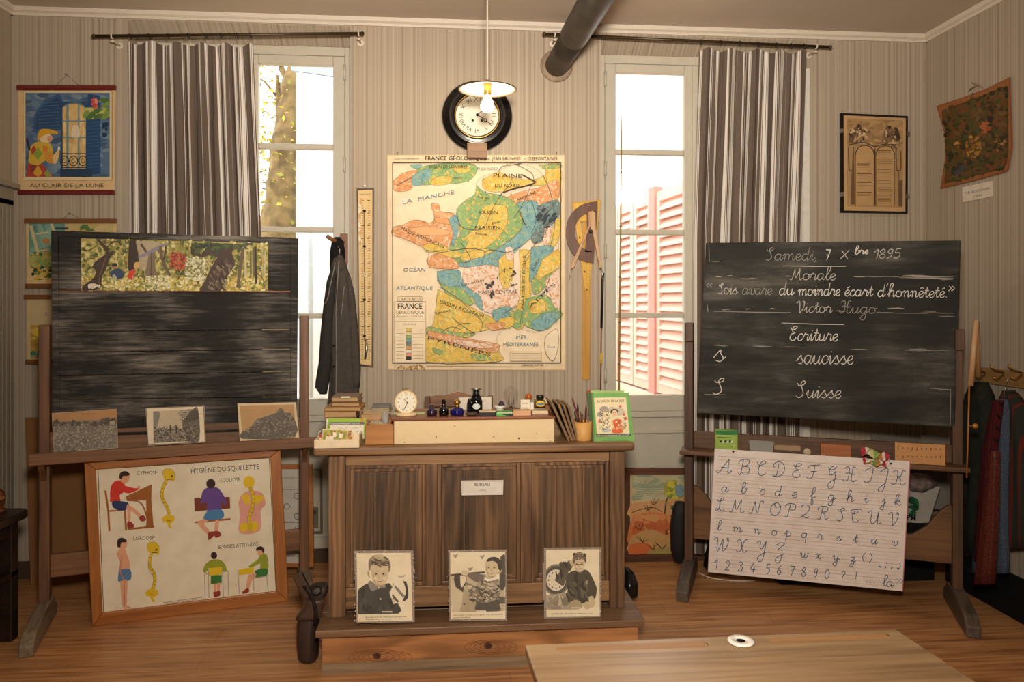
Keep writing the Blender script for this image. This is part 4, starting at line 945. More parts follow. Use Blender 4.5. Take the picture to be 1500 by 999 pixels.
def draw_lune(a):
    a.view(20, 100, 4.162); R = random.Random(5)
    a.poly([(28, 130), (622, 130), (616, 748), (30, 748)], 'dfbd8c'); a.rect(58, 138, 600, 682, 'e8cfa2'); a.frame(58, 138, 600, 682, 3, '6b5a40')
    a.rect(72, 150, 586, 664, '5b7694'); a.fuzz((72, 150, 586, 664), 160, ['50698a', '6a849c', '47607f', '7a8fa0'], 18, 2.2, None, R, 0)
    a.sm(XY('120,372 124,300 160,230 220,185 292,165 292,372'), '3d5d84'); a.sm(XY('136,372 142,300 172,240 230,200 282,184 282,372'), '2f4c74')
    for k in range(9): a.line([(150-k*0, 215+k*20), (280, 205+k*20)], 4, '4b6c92')
    a.rect(290, 205, 450, 625, '35506e'); a.sm(XY('296,300 300,240 330,215 380,208 430,226 444,300 444,300'), '5c7d88'); a.poly(XY('300,240 330,222 380,216 425,232 440,250 440,612 300,612'), 'dcb878')
    a.fuzz((300, 240, 440, 610), 60, ['e8cb8e', 'cfa868', 'e2bf80'], 14, 2, None, R, 1.57)
    a.rect(322, 220, 336, 612, '6f949b'); a.rect(392, 222, 402, 612, '6f949b')
    for y in (318, 418): a.rect(296, y, 442, y+8, '6f949b')
    a.sm(XY('352,420 358,360 380,346 398,360 402,420'), 'ead9bd')
    a.poly(XY('454,156 528,170 530,640 470,652 440,632 446,300'), '2c4e78')
    for k in range(15): a.line([(452, 312+k*21), (524, 306+k*21)], 5, '3d628e')
    a.rect(285, 612, 480, 664, '2d4360'); a.line(XY('288,520 444,520'), 4, '26333f'); a.line(XY('288,606 444,606'), 5, '26333f')
    for cx in (310, 366, 424):
        a.line([(cx+26*cos(x/10*2*pi), 565+30*sin(x/10*2*pi)) for x in range(11)], 6, '26333f'); a.line([(cx+11*cos(x/10*2*pi), 565+14*sin(x/10*2*pi)) for x in range(9)], 4, '26333f')
    a.fuzz((424, 240, 586, 312), 46, ['7f9a4a', 'a8b45c', '54753f', 'c3bf72'], 17, 1.8, None, R, -.5); a.fuzz((474, 170, 516, 245), 34, ['d0685c', 'e08c78', 'c04a48'], 10, 1.3, None, R); a.fuzz((520, 180, 586, 240), 20, ['7f9a4a', '54753f'], 15, 1.7, None, R); a.fuzz((540, 330, 580, 420), 14, ['223a5c'], 14, 1.5, None, R)
    # a figure in a yellow cap seen from behind
    a.sm(XY('82,664 88,590 120,560 170,580 205,620 236,664'), 'b2483a'); a.poly(XY('120,640 150,590 178,640 150,664'), 'd8a83e'); a.poly(XY('186,640 206,616 236,660 200,664'), '93a04a'); a.poly(XY('98,600 122,568 140,600 112,640'), '8d3a3c')
    a.sm(XY('92,560 104,480 150,448 215,452 240,490 238,520 200,560 150,590 100,580'), 'd4b143'); a.poly(XY('120,520 150,480 178,520 148,560'), '8ea244'); a.poly(XY('180,470 212,480 205,530 180,510'), 'd8853a'); a.poly(XY('106,500 126,470 140,495 116,530'), 'b2483a')
    a.sm(XY('190,500 240,520 262,545 250,580 205,572 190,540'), 'd99a3e'); a.sm(XY('240,540 270,500 282,520 262,575 246,580'), 'e8c68a'); a.ell(278, 490, 7, 14, 'f4ead2')
    a.sm(XY('160,440 176,410 220,402 236,425 226,448 190,455'), 'e6cfa8'); a.sm(XY('208,415 236,412 240,432 222,448 208,440'), 'd99c80'); a.sm(XY('146,440 158,380 200,370 268,386 266,404 230,400 180,412 158,438'), 'dca62c'); a.line(XY('82,430 100,500'), 12, '3a2a30')
    a.poly(XY('58,664 600,664 600,682 58,682'), 'e8cfa2'); a.text('AU CLAIR DE LA LUNE', 325, 726, 24, '4c3a2a', 450)
hung_chart('song_poster', 'song poster with blue shutters and dark red laths, top left wall', (27, 131), (169, 131), (168, 281), (28, 281), [((25.5, 129), (170.5, 129)), ((27, 282), (168, 282))], draw_lune, (98, 110), barmat=REDWOOD)
def draw_garden(a):
    a.view(30, 310, 3.994); R = random.Random(8)
    a.poly([(34, 66), (562, 66), (560, 430), (36, 430)], 'ddc089'); a.rect(50, 68, 545, 330, 'cdb77c')
    a.rect(50, 68, 260, 300, '6f9a8c'); a.fuzz((50, 68, 260, 300), 50, ['7fa797', '648d84', '8db29b'], 20, 2, None, R, 1.57)
    a.line(XY('60,80 110,270'), 18, 'd9c596'); a.line(XY('180,70 200,120'), 14, 'd9c596'); a.line(XY('92,130 165,120'), 9, 'd9c596'); a.line(XY('110,230 170,220'), 9, 'd9c596')
    a.ell(150, 172, 22, 17, 'b9824e'); a.fuzz((60, 235, 240, 400), 110, ['c9a03a', '4d6a3c', 'd8b84c', '6d7c3c', '2f4a34'], 11, 1.4, None, R); a.fuzz((52, 250, 250, 330), 40, ['93a45c', 'b8b468'], 16, 1.8, None, R)
    a.rect(200, 92, 280, 104, '3f4f4a'); a.sm(XY('348,110 352,86 385,74 430,90 440,112'), '5d7c46'); a.sm(XY('440,112 400,84 450,110'), '86a0a0'); a.fuzz((262, 68, 545, 330), 60, ['d6bf86', 'c7ae70'], 25, 2, None, R, 0)
hung_chart('picture_chart', 'yellowed garden picture chart half hidden by the chalk-smeared board, below the song poster', (38, 327), (170, 327), (169, 417), (39, 417), [((36.5, 324), (172, 324)), ((38, 419), (171, 419))], draw_garden, (103, 313))
def draw_flower(a):
    a.view(30, 310, 3.994); R = random.Random(9)
    a.poly([(38, 502), (560, 502), (556, 872), (40, 872)], 'd8bd8a'); a.rect(58, 506, 540, 664, 'cfb98c'); a.rect(58, 664, 540, 860, 'c9a552'); a.fuzz((58, 664, 540, 860), 90, ['d3b25c', 'bd9440', 'dcc070'], 18, 2, None, R, 0)
    a.sm(XY('70,720 90,690 126,700 150,730 120,748 85,740'), 'd9b83a'); a.ell(125, 722, 7, 7, '5a3320'); a.line(XY('70,720 100,735 130,730'), 4, '55703c', sm=True); a.fuzz((58, 815, 160, 860), 30, ['5f8f72', '7aa58a', '4c7a5a'], 12, 1.6, None, R); a.rect(138, 570, 165, 640, 'c9b894'); a.rect(148, 590, 153, 612, '6e4a38')
hung_chart('picture_chart', 'yellow flower picture chart peeking out beside the left board, lower of the two', (39, 436), (170, 436), (169, 528), (40, 528), [((36, 435), (172, 435)), ((38, 530), (171, 530))], draw_flower)
# green chart on the door, only its edge shows
pl = PX(XL+.06); a = Art(Plane((XL+.055, 0, 0), (1, 0, 0)))
z0, z1 = 1.15, 1.55; y0, y1 = -1.05, -.43
t = T('picture_chart', 'green picture chart hanging on the door at the left edge', 'wall chart', (XL+.05, -.74, z0))
P('sheet', MB().box(XL+.045, XL+.05, y0, y1, z0, z1), flat('chart_paper', 'cdb684', .7), t)
P('picture', MB().box(XL+.05, XL+.0515, y0+.04, y1-.03, z0+.03, z1-.03), flat('green_print', '4f6b3a', .6, var=.5, scale=9), t)
for z in (z0, z1): P('lath', MB().box(XL+.042, XL+.057, y0-.02, y1+.02, z-.01, z+.01), LATH, t, .003)

# framed tables of the law with two winged figures
t = T('framed_print', 'brown print of two arched text tablets in a narrow black frame', 'picture', tuple(W.py(-.01).hit(1281, 312)))
a = Art(W.py(-.02), 1225, 160, 6.245); R = random.Random(4); fr = W.py(-.024)
a.slab([(44, 34), (656, 62), (654, 955), (44, 945)], .016, '1a1512'); a.poly([(68, 54), (636, 78), (632, 936), (72, 926)], 'c9a374'); a.poly([(95, 82), (612, 104), (610, 900), (96, 888)], 'b08c60')
a.fuzz((96, 100, 610, 320), 80, ['a8845a', 'ba976a', '9a7850'], 24, 2, None, R, 0)
a.sm(XY('112,300 116,235 160,190 196,140 225,145 226,180 290,190 316,215 262,225 250,290 180,310'), '6f5740'); a.fuzz((115, 150, 290, 300), 44, ['c4a57a', '8c6e4e', '4a382a', 'd0b286'], 10, 2.4, None, R); a.ell(206, 152, 14, 17, '3f2f24')
a.sm(XY('415,300 430,230 455,160 490,150 510,190 545,160 575,215 580,285 520,300 560,370'), '7a6048'); a.sm(XY('522,200 545,160 575,215 582,285 550,262'), '4a3a2c'); a.fuzz((430, 170, 560, 340), 44, ['c4a57a', '8c6e4e', '4a382a', 'd0b286'], 10, 2.2, None, R); a.ell(487, 165, 14, 17, '3f2f24')
a.line(XY('110,330 250,305 350,340 440,320 590,330'), 10, '5a4632', sm=True)
for x in (110, 545):
    a.line([(x, 345), (x+6, 540), (x+24, 560), (x+46, 540), (x+44, 380)], 9, '5e4a36', sm=True); a.rect(x+22, 570, x+30, 870, '7c6146')
a.poly(XY('150,345 162,345 170,872 134,872'), '6d553d'); a.poly(XY('345,360 358,360 358,885 345,885'), '4f3c2b'); a.poly(XY('568,660 605,640 604,890 570,890'), '6d553d')
for x0, x1, top in ((176, 344, 0), (362, 532, 4)):
    cx = (x0+x1)/2; r = (x1-x0)/2; arch = [(cx-r*cos(k*pi/14), 415+top-84*sin(k*pi/14)) for k in range(15)]
    a.poly(arch+[(x1, 884), (x0, 880)], 'c09a6a'); a.line([(x0, 880)]+arch+[(x1, 884)], 5, '6b5239'); a.line(arch, 8, '3f3024')
    for y in ((500, 590, 670, 760) if top == 0 else (380, 465, 550, 650, 720, 785, 830)):
        for d in range(3): a.line([(x0+14, y+d*15), (x1-14-R.uniform(0, 25), y+d*15)], 4 if d else 7, '80633f' if d else '6b5239')
P('print', a.mb, INK, t, solid=False, world=True)
fm = MB(); O = [(44, 34), (656, 62), (654, 955), (44, 945)]; I_ = [(66, 54), (638, 80), (634, 936), (70, 926)]
v = lambda p, d: W.py(-d).hit(1225+p[0]/6.245, 160+p[1]/6.245)
for k in range(4):
    j = (k+1) % 4; fm.hexa([v(O[k], .004), v(O[j], .004), v(I_[j], .004), v(I_[k], .004), v(O[k], .028), v(O[j], .028), v(I_[j], .028), v(I_[k], .028)])
P('frame', fm, BLACKGLOSS, t)
for x, y in ((52, 198), (656, 225), (54, 778), (653, 796)):
    p = v((x, y), .027); P('clip', MB().box(p.x-.008, p.x+.008, p.y-.006, p.y+.012, p.z-.012, p.z+.012), STEEL, t)

# curling parchment on the right wall with its card
pw = PX(XR-.012); a = Art(Plane((XR-.012, 0, 0), (-1, 0, 0)), 1365, 100, 4.877); R = random.Random(6)
t = T('old_print', 'dark brown curling print of figures and trees on the right wall', 'picture', tuple(PX(XR).hit(1430, 270)))
out = XY('32,270 200,215 380,150 556,62 566,330 574,560 545,720 520,745 300,805 60,862 95,640 92,470'); 
a.slab(out, .004, '8a5636'); a.poly(XY('40,274 200,222 380,158 550,72 560,330 566,560 538,712 512,736 300,796 70,850 102,640 98,470'), '9c6238')
inn = XY('76,304 300,222 536,128 542,330 548,600 520,708 300,770 92,822 108,640 104,470'); a.poly(inn, '5a4a24')
a.fuzz((76, 128, 548, 822), 700, ['443a1e', '5c4c26', '38341e', '6a4c28', '4a4e2a', '6f5530', '744526'], 15, 1.7, inpoly(inn), R)
a.fuzz((240, 480, 360, 640), 40, ['a07430', 'b08038', '8c5a28'], 12, 1.5, None, R); a.fuzz((330, 370, 430, 470), 22, ['a0552c', 'b0643a'], 13, 1.4, None, R); a.fuzz((400, 340, 440, 420), 12, ['2e2c28'], 12, 1.4, None, R); a.fuzz((140, 690, 240, 760), 16, ['3b3c40', '4a4a4c'], 16, 1.8, None, R); a.fuzz((450, 480, 530, 600), 30, ['b09050', '3c3420'], 6, 1.4, None, R); a.fuzz((160, 520, 200, 570), 10, ['c08c40'], 8, 2, None, R, 0)
a.line(inn+[inn[0]], 3, '2e2414'); a.fuzz((230, 150, 410, 235), 10, ['3a2a1c'], 7, 2, lambda x, y: abs(y-(300-.37*x)) < 14, R)
P('sheet', a.mb, INK, t, solid=False, world=True)
P('string', MB().tube([pw.hit(1419, 134), pw.hit(1432, 124), pw.hit(1440, 129)], .0025, 5).tube([pw.hit(1424, 121), pw.hit(1434, 127)], .0025, 5).tube([pw.hit(1420, 131), pw.hit(1431, 124)], .002, 5), flat('string', '8b7a63', .9), t)
a = Art(Plane((XR-.006, 0, 0), (-1, 0, 0)), 1365, 100, 4.877); a.slab(XY('216,850 432,804 436,914 220,958'), .003, 'e0d2bf')
a.text('TABLEAU QUOTIDIEN', 326, 884, 17, '3d332b', 182, -.20); a.text('(1900)', 326, 918, 15, '3d332b', 60, -.20)
S('caption_card', 'small white typed caption card under the dark print on the right wall', 'card', a.mb, INK, solid=False, world=True)

# posture poster in its orange frame, leaning on the left stand
b0, b1 = PZ(0).hit(135, 918), PZ(0).hit(423, 881); ang = math.atan2(b1.y-b0.y, b1.x-b0.x)
HY = Fr(b0, ang); hp = HY.py(0, rad(3.5)); hpi = HY.py(.012, rad(3.5))
t = T('posture_poster', 'school poster of slouching and upright pupils in an orange wooden frame on the floor', 'poster', (.43, .02, 0), HY)
O = [(123, 676), (411, 657), (423, 881), (135, 918)]; I_ = [(140, 688), (396, 670), (405, 866), (150, 898)]
fO = [hp.hit(*p) for p in O]; fI = [hp.hit(*p) for p in I_]; n_ = hp.n
for k in range(4):
    j = (k+1) % 4; P('frame_bar', MB().hexa([fO[k]-n_*.03, fO[j]-n_*.03, fI[j]-n_*.03, fI[k]-n_*.03, fO[k], fO[j], fI[j], fI[k]]), FRAMEX if k in (0, 2) else FRAMEW, t, .004, world=True)
a = Art(hpi, 0, 580, 2.383); a.slab([(328, 250), (948, 208), (972, 690), (350, 770)], .008, '8a6a48')
a.poly([(334, 254), (944, 214), (968, 686), (356, 764)], 'efe3c8'); 
for p, q in (((342, 256), (940, 216)), ((940, 216), (964, 683)), ((964, 683), (362, 758)), ((362, 758), (342, 256))): a.line([p, q], 2.5, '4a443a')
K = '3b332b'
a.text('HYGIÈNE DU SQUELETTE', 786, 263, 17, K, 238, -.065); a.text('CYPHOSE', 513, 275, 13, K, 70, -.03); a.text('SCOLIOSE', 804, 299, 13, K, 70, -.05); a.text('LORDOSE', 502, 502, 13, K, 72, -.03); a.text('BONNES ATTITUDES', 832, 528, 13, K, 140, -.08)
a.poly(XY('568,722 708,702 708,714 568,734'), 'efe3c8'); 
for p, q in ((XY('568,722 708,702'), 1.5), (XY('568,734 708,714'), 1.5)): a.line(p, q, '6b6255')
a.text('ÉDITIONS ROSSIGNOL', 638, 722, 7, '6b6255', 110, -.14)
BR, SK, YE, HR = 'a3622c', 'e7a884', 'e8c21f', '3a231c'
# slouching at a desk
a.poly(XY('440,350 530,308 528,366 440,362'), BR); a.poly(XY('510,362 528,360 536,455 512,460'), BR); a.line(XY('444,364 490,372 512,420 512,458'), 5, BR, sm=True); a.poly(XY('444,462 538,452 538,460 446,468'), BR)
a.line(XY('368,330 378,400 382,472'), 7, BR); a.line(XY('376,402 436,398 440,470'), 6, BR); a.line(XY('436,398 440,468'), 7, BR)
a.sm(XY('384,370 386,320 404,296 430,300 440,330 418,345 420,370'), 'd9392b'); a.sm(XY('424,310 470,322 484,318 484,326 450,340 424,330'), 'd9392b'); a.ell(484, 318, 7, 5, SK)
a.sm(XY('418,296 420,274 436,264 452,276 448,298 434,306'), SK); a.sm(XY('416,286 420,268 438,262 454,272 448,278 430,280 424,290'), HR); a.sm(XY('390,374 400,366 446,372 444,394 420,400 396,390'), '2e3a66')
a.sm(XY('444,378 470,392 496,420 488,424 462,404 442,394'), SK); a.sm(XY('444,394 456,400 454,440 446,440'), SK); a.sm(XY('484,424 500,416 510,432 494,438'), '9a3a2a'); a.sm(XY('444,440 456,438 470,456 446,462'), '9a3a2a')
def skull(x, y, s_, dx):
    a.sm([(x-20*s_, y), (x-16*s_, y-18*s_), (x+6*s_, y-22*s_), (x+22*s_, y-8*s_), (x+22*s_, y+10*s_), (x+18*s_, y+22*s_), (x-2*s_, y+16*s_), (x-14*s_, y+14*s_)], YE)
    for q in (XY('8,2 14,0 16,6 10,8'), XY('-4,14 16,13 16,15 -4,16')): a.poly([(x+p*s_, y+r*s_) for p, r in q], K)
    a.line([(x-20*s_, y), (x-16*s_, y-18*s_), (x+6*s_, y-22*s_), (x+22*s_, y-8*s_)], 1, '7a6410', sm=True)
def spine(p, wd):
    p = smooth(p, 5); a.line(p, wd+2, '7a6410'); a.line(p, wd, YE)
    for q in p[::2]: a.line([(q[0]-wd/2, q[1]), (q[0]+wd/2, q[1]+1)], 1.2, '7a6410')
def pelvis(x, y): a.sm([(x-22, y-4), (x-6, y-16), (x+20, y-14), (x+22, y+4), (x+8, y+14), (x+14, y+26), (x+4, y+28), (x-6, y+8), (x-14, y+10)], YE); a.line(XY(f'{x-4},{y+2} {x+12},{y+4}'), 2, '7a6410')
skull(588, 276, 1, 1); spine(XY('582,292 566,330 568,360 584,390 590,415'), 9); pelvis(586, 432)
skull(534, 532, 1, 1); spine(XY('528,550 522,590 538,620 540,650 530,680'), 9); a.line(XY('520,580 520,610 536,630'), 1.5, '8a8070', sm=True); pelvis(528, 690)
# hunched pupil from behind
a.poly(XY('678,356 696,354 700,376 680,404'), '7c3b24'); a.poly(XY('678,358 802,352 804,392 680,402'), '7c3b24'); a.sm(XY('700,376 706,336 724,320 752,318 770,330 790,366 786,382 772,370 770,400 724,400 722,372'), '6a4a94'); a.ell(736, 306, 16, 17, HR)
a.sm(XY('724,400 772,396 782,420 760,434 716,432 710,424'), '4d86b8'); a.poly(XY('680,438 804,426 804,432 680,444'), BR); a.sm(XY('712,428 690,444 724,482 734,474 712,446 726,436'), SK); a.sm(XY('752,434 764,434 760,474 748,472'), SK); a.sm(XY('726,478 744,472 748,486 728,502'), '9a3a2a'); a.sm(XY('746,472 764,472 772,486 752,494'), '9a3a2a')
# back with spine
a.sm(XY('832,374 842,346 866,332 900,332 920,346 926,380 910,400 908,470 836,478 838,420'), 'e6a493'); a.ell(869, 300, 20, 21, YE); a.sm(XY('842,344 870,346 872,372 856,378'), YE); a.sm(XY('884,346 922,350 904,376 888,370'), YE); spine(XY('872,320 884,350 880,390 870,425 872,460'), 10)
a.ell(851, 458, 14, 17, YE); a.ell(888, 454, 14, 18, YE); a.sm(XY('862,444 880,444 878,470 868,474'), 'd9b21c')
# standing boy
a.sm(XY('414,524 412,506 426,496 442,504 444,520 436,534 420,532'), SK); a.sm(XY('410,526 410,504 424,494 442,502 440,510 424,512 420,528'), HR); a.sm(XY('420,532 436,532 446,560 454,586 450,612 416,612 420,580 408,550'), SK); a.sm(XY('416,606 454,604 456,640 420,648 412,640'), '5b82ac')
a.sm(XY('420,646 444,642 444,690 442,732 430,740 424,700'), SK); a.poly(XY('428,736 446,730 458,738 434,744'), SK); a.line(XY('426,560 420,610 438,650'), 4, 'c98a68', sm=True); a.line(XY('434,650 436,730'), 1.2, '8a6048')
# two upright pupils
a.ell(747, 556, 11, 13, HR); a.sm(XY('736,572 760,570 780,580 792,606 782,614 768,600 770,622 728,626 730,602 718,616 708,610 718,586'), '9aa32c'); a.poly(XY('728,600 776,596 774,622 730,626'), YE); a.poly(XY('736,628 774,624 774,652 736,656'), '3f7a3a')
for q in ('714,622 716,706', '726,600 730,700', '776,598 780,700', '796,610 798,694', '712,622 734,618', '776,612 798,610'): a.line(XY(q), 2.5, 'a9a398')
a.sm(XY('746,656 756,656 754,684 748,686'), SK); a.sm(XY('758,654 768,652 766,682 758,684'), SK); a.sm(XY('744,684 758,682 760,698 748,702'), '9a3a2a'); a.sm(XY('757,680 768,680 768,696 758,698'), '9a3a2a')
a.sm(XY('896,542 896,530 910,526 920,536 916,552 904,556'), SK); a.sm(XY('894,540 896,528 912,524 922,534 920,550 912,538'), HR); a.sm(XY('906,556 928,550 936,576 934,604 908,606 908,584 880,598 868,594 880,584 900,570'), '9aa32c'); a.poly(XY('832,606 886,596 886,618 834,624'), YE); a.sm(XY('890,610 910,602 934,604 930,626 892,634'), '3f7a3a')
a.sm(XY('866,624 892,618 892,630 878,646 868,676 858,674'), SK); a.sm(XY('844,684 864,670 870,682 850,690'), '9a3a2a')
for q in ('830,606 836,690', '884,620 886,682', '890,634 936,626', '930,628 936,680', '928,580 938,574'): a.line(XY(q), 2.5, 'a9a398')
P('poster_sheet', a.mb, INK, t, solid=False, world=True)

# forest picture on the left board
a = Art(EL.py(-.026), 110, 340, 5.172); R = random.Random(14)
a.slab([(44, 46), (1464, 84), (1460, 450), (46, 442)], .0025, '7a7240'); a.poly([(46, 48), (1462, 86), (1458, 448), (48, 440)], 'a89a52')
clip = lambda x, y: 48+(x-46)*.0268 < y < 440+(x-46)*.005
a.fuzz((48, 50, 1458, 446), 1500, ['8c8a44', 'b5a85a', '6d7440', 'c9bd78', '4f5c34', 'd8cc8c', '7c7030'], 12, 1.5, clip, R)
a.fuzz((48, 340, 1458, 446), 500, ['d2b95c', 'e0cf86', 'b99d44', '9c9a50', 'ead9a0'], 11, 1.6, clip, R)
for x in (860, 900, 940, 960, 1010, 1290, 1330, 1350, 1420, 1440): a.line([(x, 110+R.uniform(0, 30)), (x+R.uniform(-8, 8), 340)], R.uniform(7, 18), R.choice(['6d6440', 'b5a878', '8a7c50', 'c7bb8c']))
TK, TK2, TL = '4b3a30', '6e5a48', 'a89a80'
a.sm(XY('160,56 184,56 240,110 262,150 290,140 296,160 270,190 240,270 205,340 190,430 60,440 70,400 140,350 160,290 134,270 150,230 200,190 236,150'), TK); a.line(XY('230,200 190,330 170,420'), 9, TK2); a.line(XY('240,120 280,80 330,74 350,100'), 10, TK, sm=True); a.line(XY('262,160 310,150'), 8, TK)
a.sm(XY('412,66 470,66 480,200 470,250 430,290 402,270'), '3f3028')
a.sm(XY('460,68 640,76 612,150 606,250 620,340 530,336 530,260 500,290 478,250 486,200'), 'b0a285'); a.sm(XY('560,150 606,130 606,250 620,340 536,330 548,240'), '7f6f58'); a.sm(XY('470,190 540,150 640,100 700,82 690,100 620,140 520,190'), '8c8490'); a.line(XY('500,90 540,150'), 18, '5c4c3c')
a.line(XY('580,150 575,330'), 6, '54443a'); a.line(XY('648,110 660,200 690,270 720,330'), 22, TK2, sm=True); a.line(XY('690,110 680,180 670,220'), 12, TK)
a.fuzz((715, 150, 850, 290), 160, ['a8402c', 'c05a3a', '8a3424', 'b87848'], 9, 1.6, lambda x, y: ((x-780)/68)**2+((y-215)/72)**2 < 1, R); a.line(XY('780,280 800,320 780,360'), 9, TK); a.fuzz((835, 190, 990, 370), 170, ['d9d2b0', 'c8c4a0', 'eae4c8', '8a8c60'], 8, 1.5, None, R); a.fuzz((880, 84, 1100, 180), 110, ['3f4a2c', '54603a', '2f3a24'], 12, 1.5, None, R)
a.sm(XY('1090,90 1200,92 1190,160 1210,230 1180,300 1120,380 1100,446 945,446 980,380 1020,290 1060,220 1090,170'), TK); a.fuzz((1000, 200, 1190, 440), 110, ['7c6a58', '8f7c68', '3c2e26', '5c4a3c'], 10, 2.4, lambda x, y: 1330-.95*y*1 < x*1+0 and x < 1200-max(0, (y-240))*.4 and x > 1090-(y-180)*.55, R, 1.1)
a.line(XY('1080,190 1040,150 960,180 900,160 880,110'), [26, 14, 8], TK, sm=True); a.line(XY('960,180 1010,120 1060,100'), 9, TK, sm=True); a.line(XY('1190,110 1260,100 1330,90'), 16, TK, sm=True); a.fuzz((1080, 92, 1300, 130), 50, ['3f4a2c', '54603a'], 11, 1.5, clip, R)
a.line(XY('1270,120 1262,210 1246,300 1236,410'), 26, '6a5c44', sm=True); a.line(XY('1250,230 1220,190'), 9, '6a5c44'); a.sm(XY('1215,420 1235,380 1260,420'), '6a5c44'); a.line(XY('1366,110 1368,300 1372,390'), 16, '3c3026'); a.line(XY('1380,310 1420,350 1430,380'), 7, TK2)
a.line(XY('160,110 100,140 56,120'), 6, TK, sm=True)
# two children among the flowers
a.ell(300, 250, 20, 17, '3a2a26'); a.sm(XY('285,262 310,262 312,278 290,280'), 'b87c5c'); a.sm(XY('268,300 330,272 372,310 360,350 300,354 270,330'), '3c4a66'); a.sm(XY('285,330 300,320 320,350 300,372 285,365'), 'a8b08c')
a.sm(XY('445,262 452,236 474,226 490,240 484,268 460,276'), 'd9b060'); a.sm(XY('396,330 430,284 460,290 446,330 440,364 410,352'), 'd0452c'); a.ell(464, 262, 12, 12, 'e0ac84'); a.line(XY('440,330 440,368'), 7, 'd0a080')
a.fuzz((240, 360, 900, 442), 260, ['e8dca0', 'd4c060', 'f0e8c8', 'a0a058', 'c8b450', '7c8448'], 9, 1.5, clip, R); a.fuzz((100, 390, 200, 430), 26, ['f0e8d0', 'e8d8c0'], 10, 1.4, None, R); a.fuzz((540, 330, 720, 440), 90, ['f0ead0', 'dcd6a8', 'b0b078'], 8, 1.4, None, R)
S('forest_picture', 'long colour picture of a forest fixed across the top of the left board', 'picture', a.mb, INK, EL, solid=False, world=True)

# three old photographs on the left ledge
def photo_on_ledge(label, quad, draw, c=-.083):
    pl = EL.py(c, rad(9), .797); a = Art(pl, 70, 580, 4.054); a.slab(quad, .004, 'c8b594'); draw(a)
    S('old_photograph', label, 'photograph', a.mb, INK, EL, 'old photographs on the left blackboard ledge', solid=False, world=True)
def ph1(a):
    R = random.Random(1); a.poly(XY('28,104 408,78 416,306 38,336'), 'b98c5e'); a.poly(XY('30,150 410,140 416,306 38,336'), '857a6c')
    a.fuzz((30, 128, 408, 180), 50, ['5a5148', '6a6056'], 15, 1.4, lambda x, y: y > 165-.07*x, R); a.fuzz((38, 165, 412, 325), 900, ['a39a8a', '6f675c', '938979', '7c7367', 'b3aa99'], 3.6, 2.0, lambda x, y: y < 335-.08*x, R); a.poly(XY('370,148 400,146 400,168 370,170'), 'b8a890')
def ph2(a):
    R = random.Random(2); a.poly(XY('584,72 926,60 934,272 596,292'), 'ead9bc')
    q = XY('584,72 926,60 934,272 596,292'); 
    for p in ((q[0], q[1]), (q[1], q[2]), (q[2], q[3]), (q[3], q[0])): a.line(p, 4, '6f6252')
    a.poly(XY('625,92 892,74 902,264 628,280'), 'c9b89a'); a.poly(XY('627,200 900,190 902,264 628,280'), '8c8272'); a.poly(XY('626,92 660,90 668,110 650,180 640,210 627,215'), '8a8478'); a.sm(XY('800,150 850,90 892,76 900,264 830,268 800,200'), '6d6456')
    a.fuzz((630, 180, 900, 270), 420, ['5a5248', '756b5e', 'a89c86', '4c443b'], 3.4, 2, None, R); a.fuzz((800, 80, 898, 200), 120, ['7d7365', '5f564a'], 3.5, 2.2, lambda x, y: y > 270-.8*(x-690), R)
    for k in range(16): a.line([(892, 90+k*3), (850-R.uniform(0, 40), 80+k*5), (770+R.uniform(0, 40), 90+R.uniform(0, 50))], 1.6, '4a433a', 0, sm=True)
    for x in (728, 762): a.line([(x, 172), (x+2, 222)], 7, '4a433a')
def ph3(a):
    R = random.Random(3); a.poly(XY('1128,46 1472,40 1490,250 1142,268'), 'dcc6a0'); a.poly(XY('1140,58 1462,50 1474,248 1156,256'), 'bd9564')
    a.sm(XY('1156,210 1190,205 1230,150 1260,130 1350,100 1372,76 1395,74 1412,100 1450,110 1468,240 1160,254'), '6b6156'); a.line(XY('1200,190 1260,132 1360,98 1390,76 1420,120'), 3, 'a89a88'); a.poly(XY('1420,118 1455,112 1466,160 1430,170'), '857a6c'); a.line(XY('1400,170 1452,112'), 4, 'b0a490')
    a.fuzz((1160, 120, 1466, 252), 420, ['7d7467', '5a5248', '8f8576', '655d52'], 4.2, 1.8, inpoly(XY('1160,215 1230,160 1350,110 1400,100 1466,130 1466,250 1160,250')), R)
photo_on_ledge('old photograph of a field with a tree line, leftmost on the left ledge', XY('24,102 408,76 418,308 36,340'), ph1)
photo_on_ledge('old photograph of soldiers in ruins with pale margins, middle of the left ledge', XY('580,70 930,56 938,276 594,296'), ph2)
photo_on_ledge('old photograph of a ruined house against an orange sky, rightmost on the left ledge', XY('1126,44 1474,38 1494,254 1140,270'), ph3)

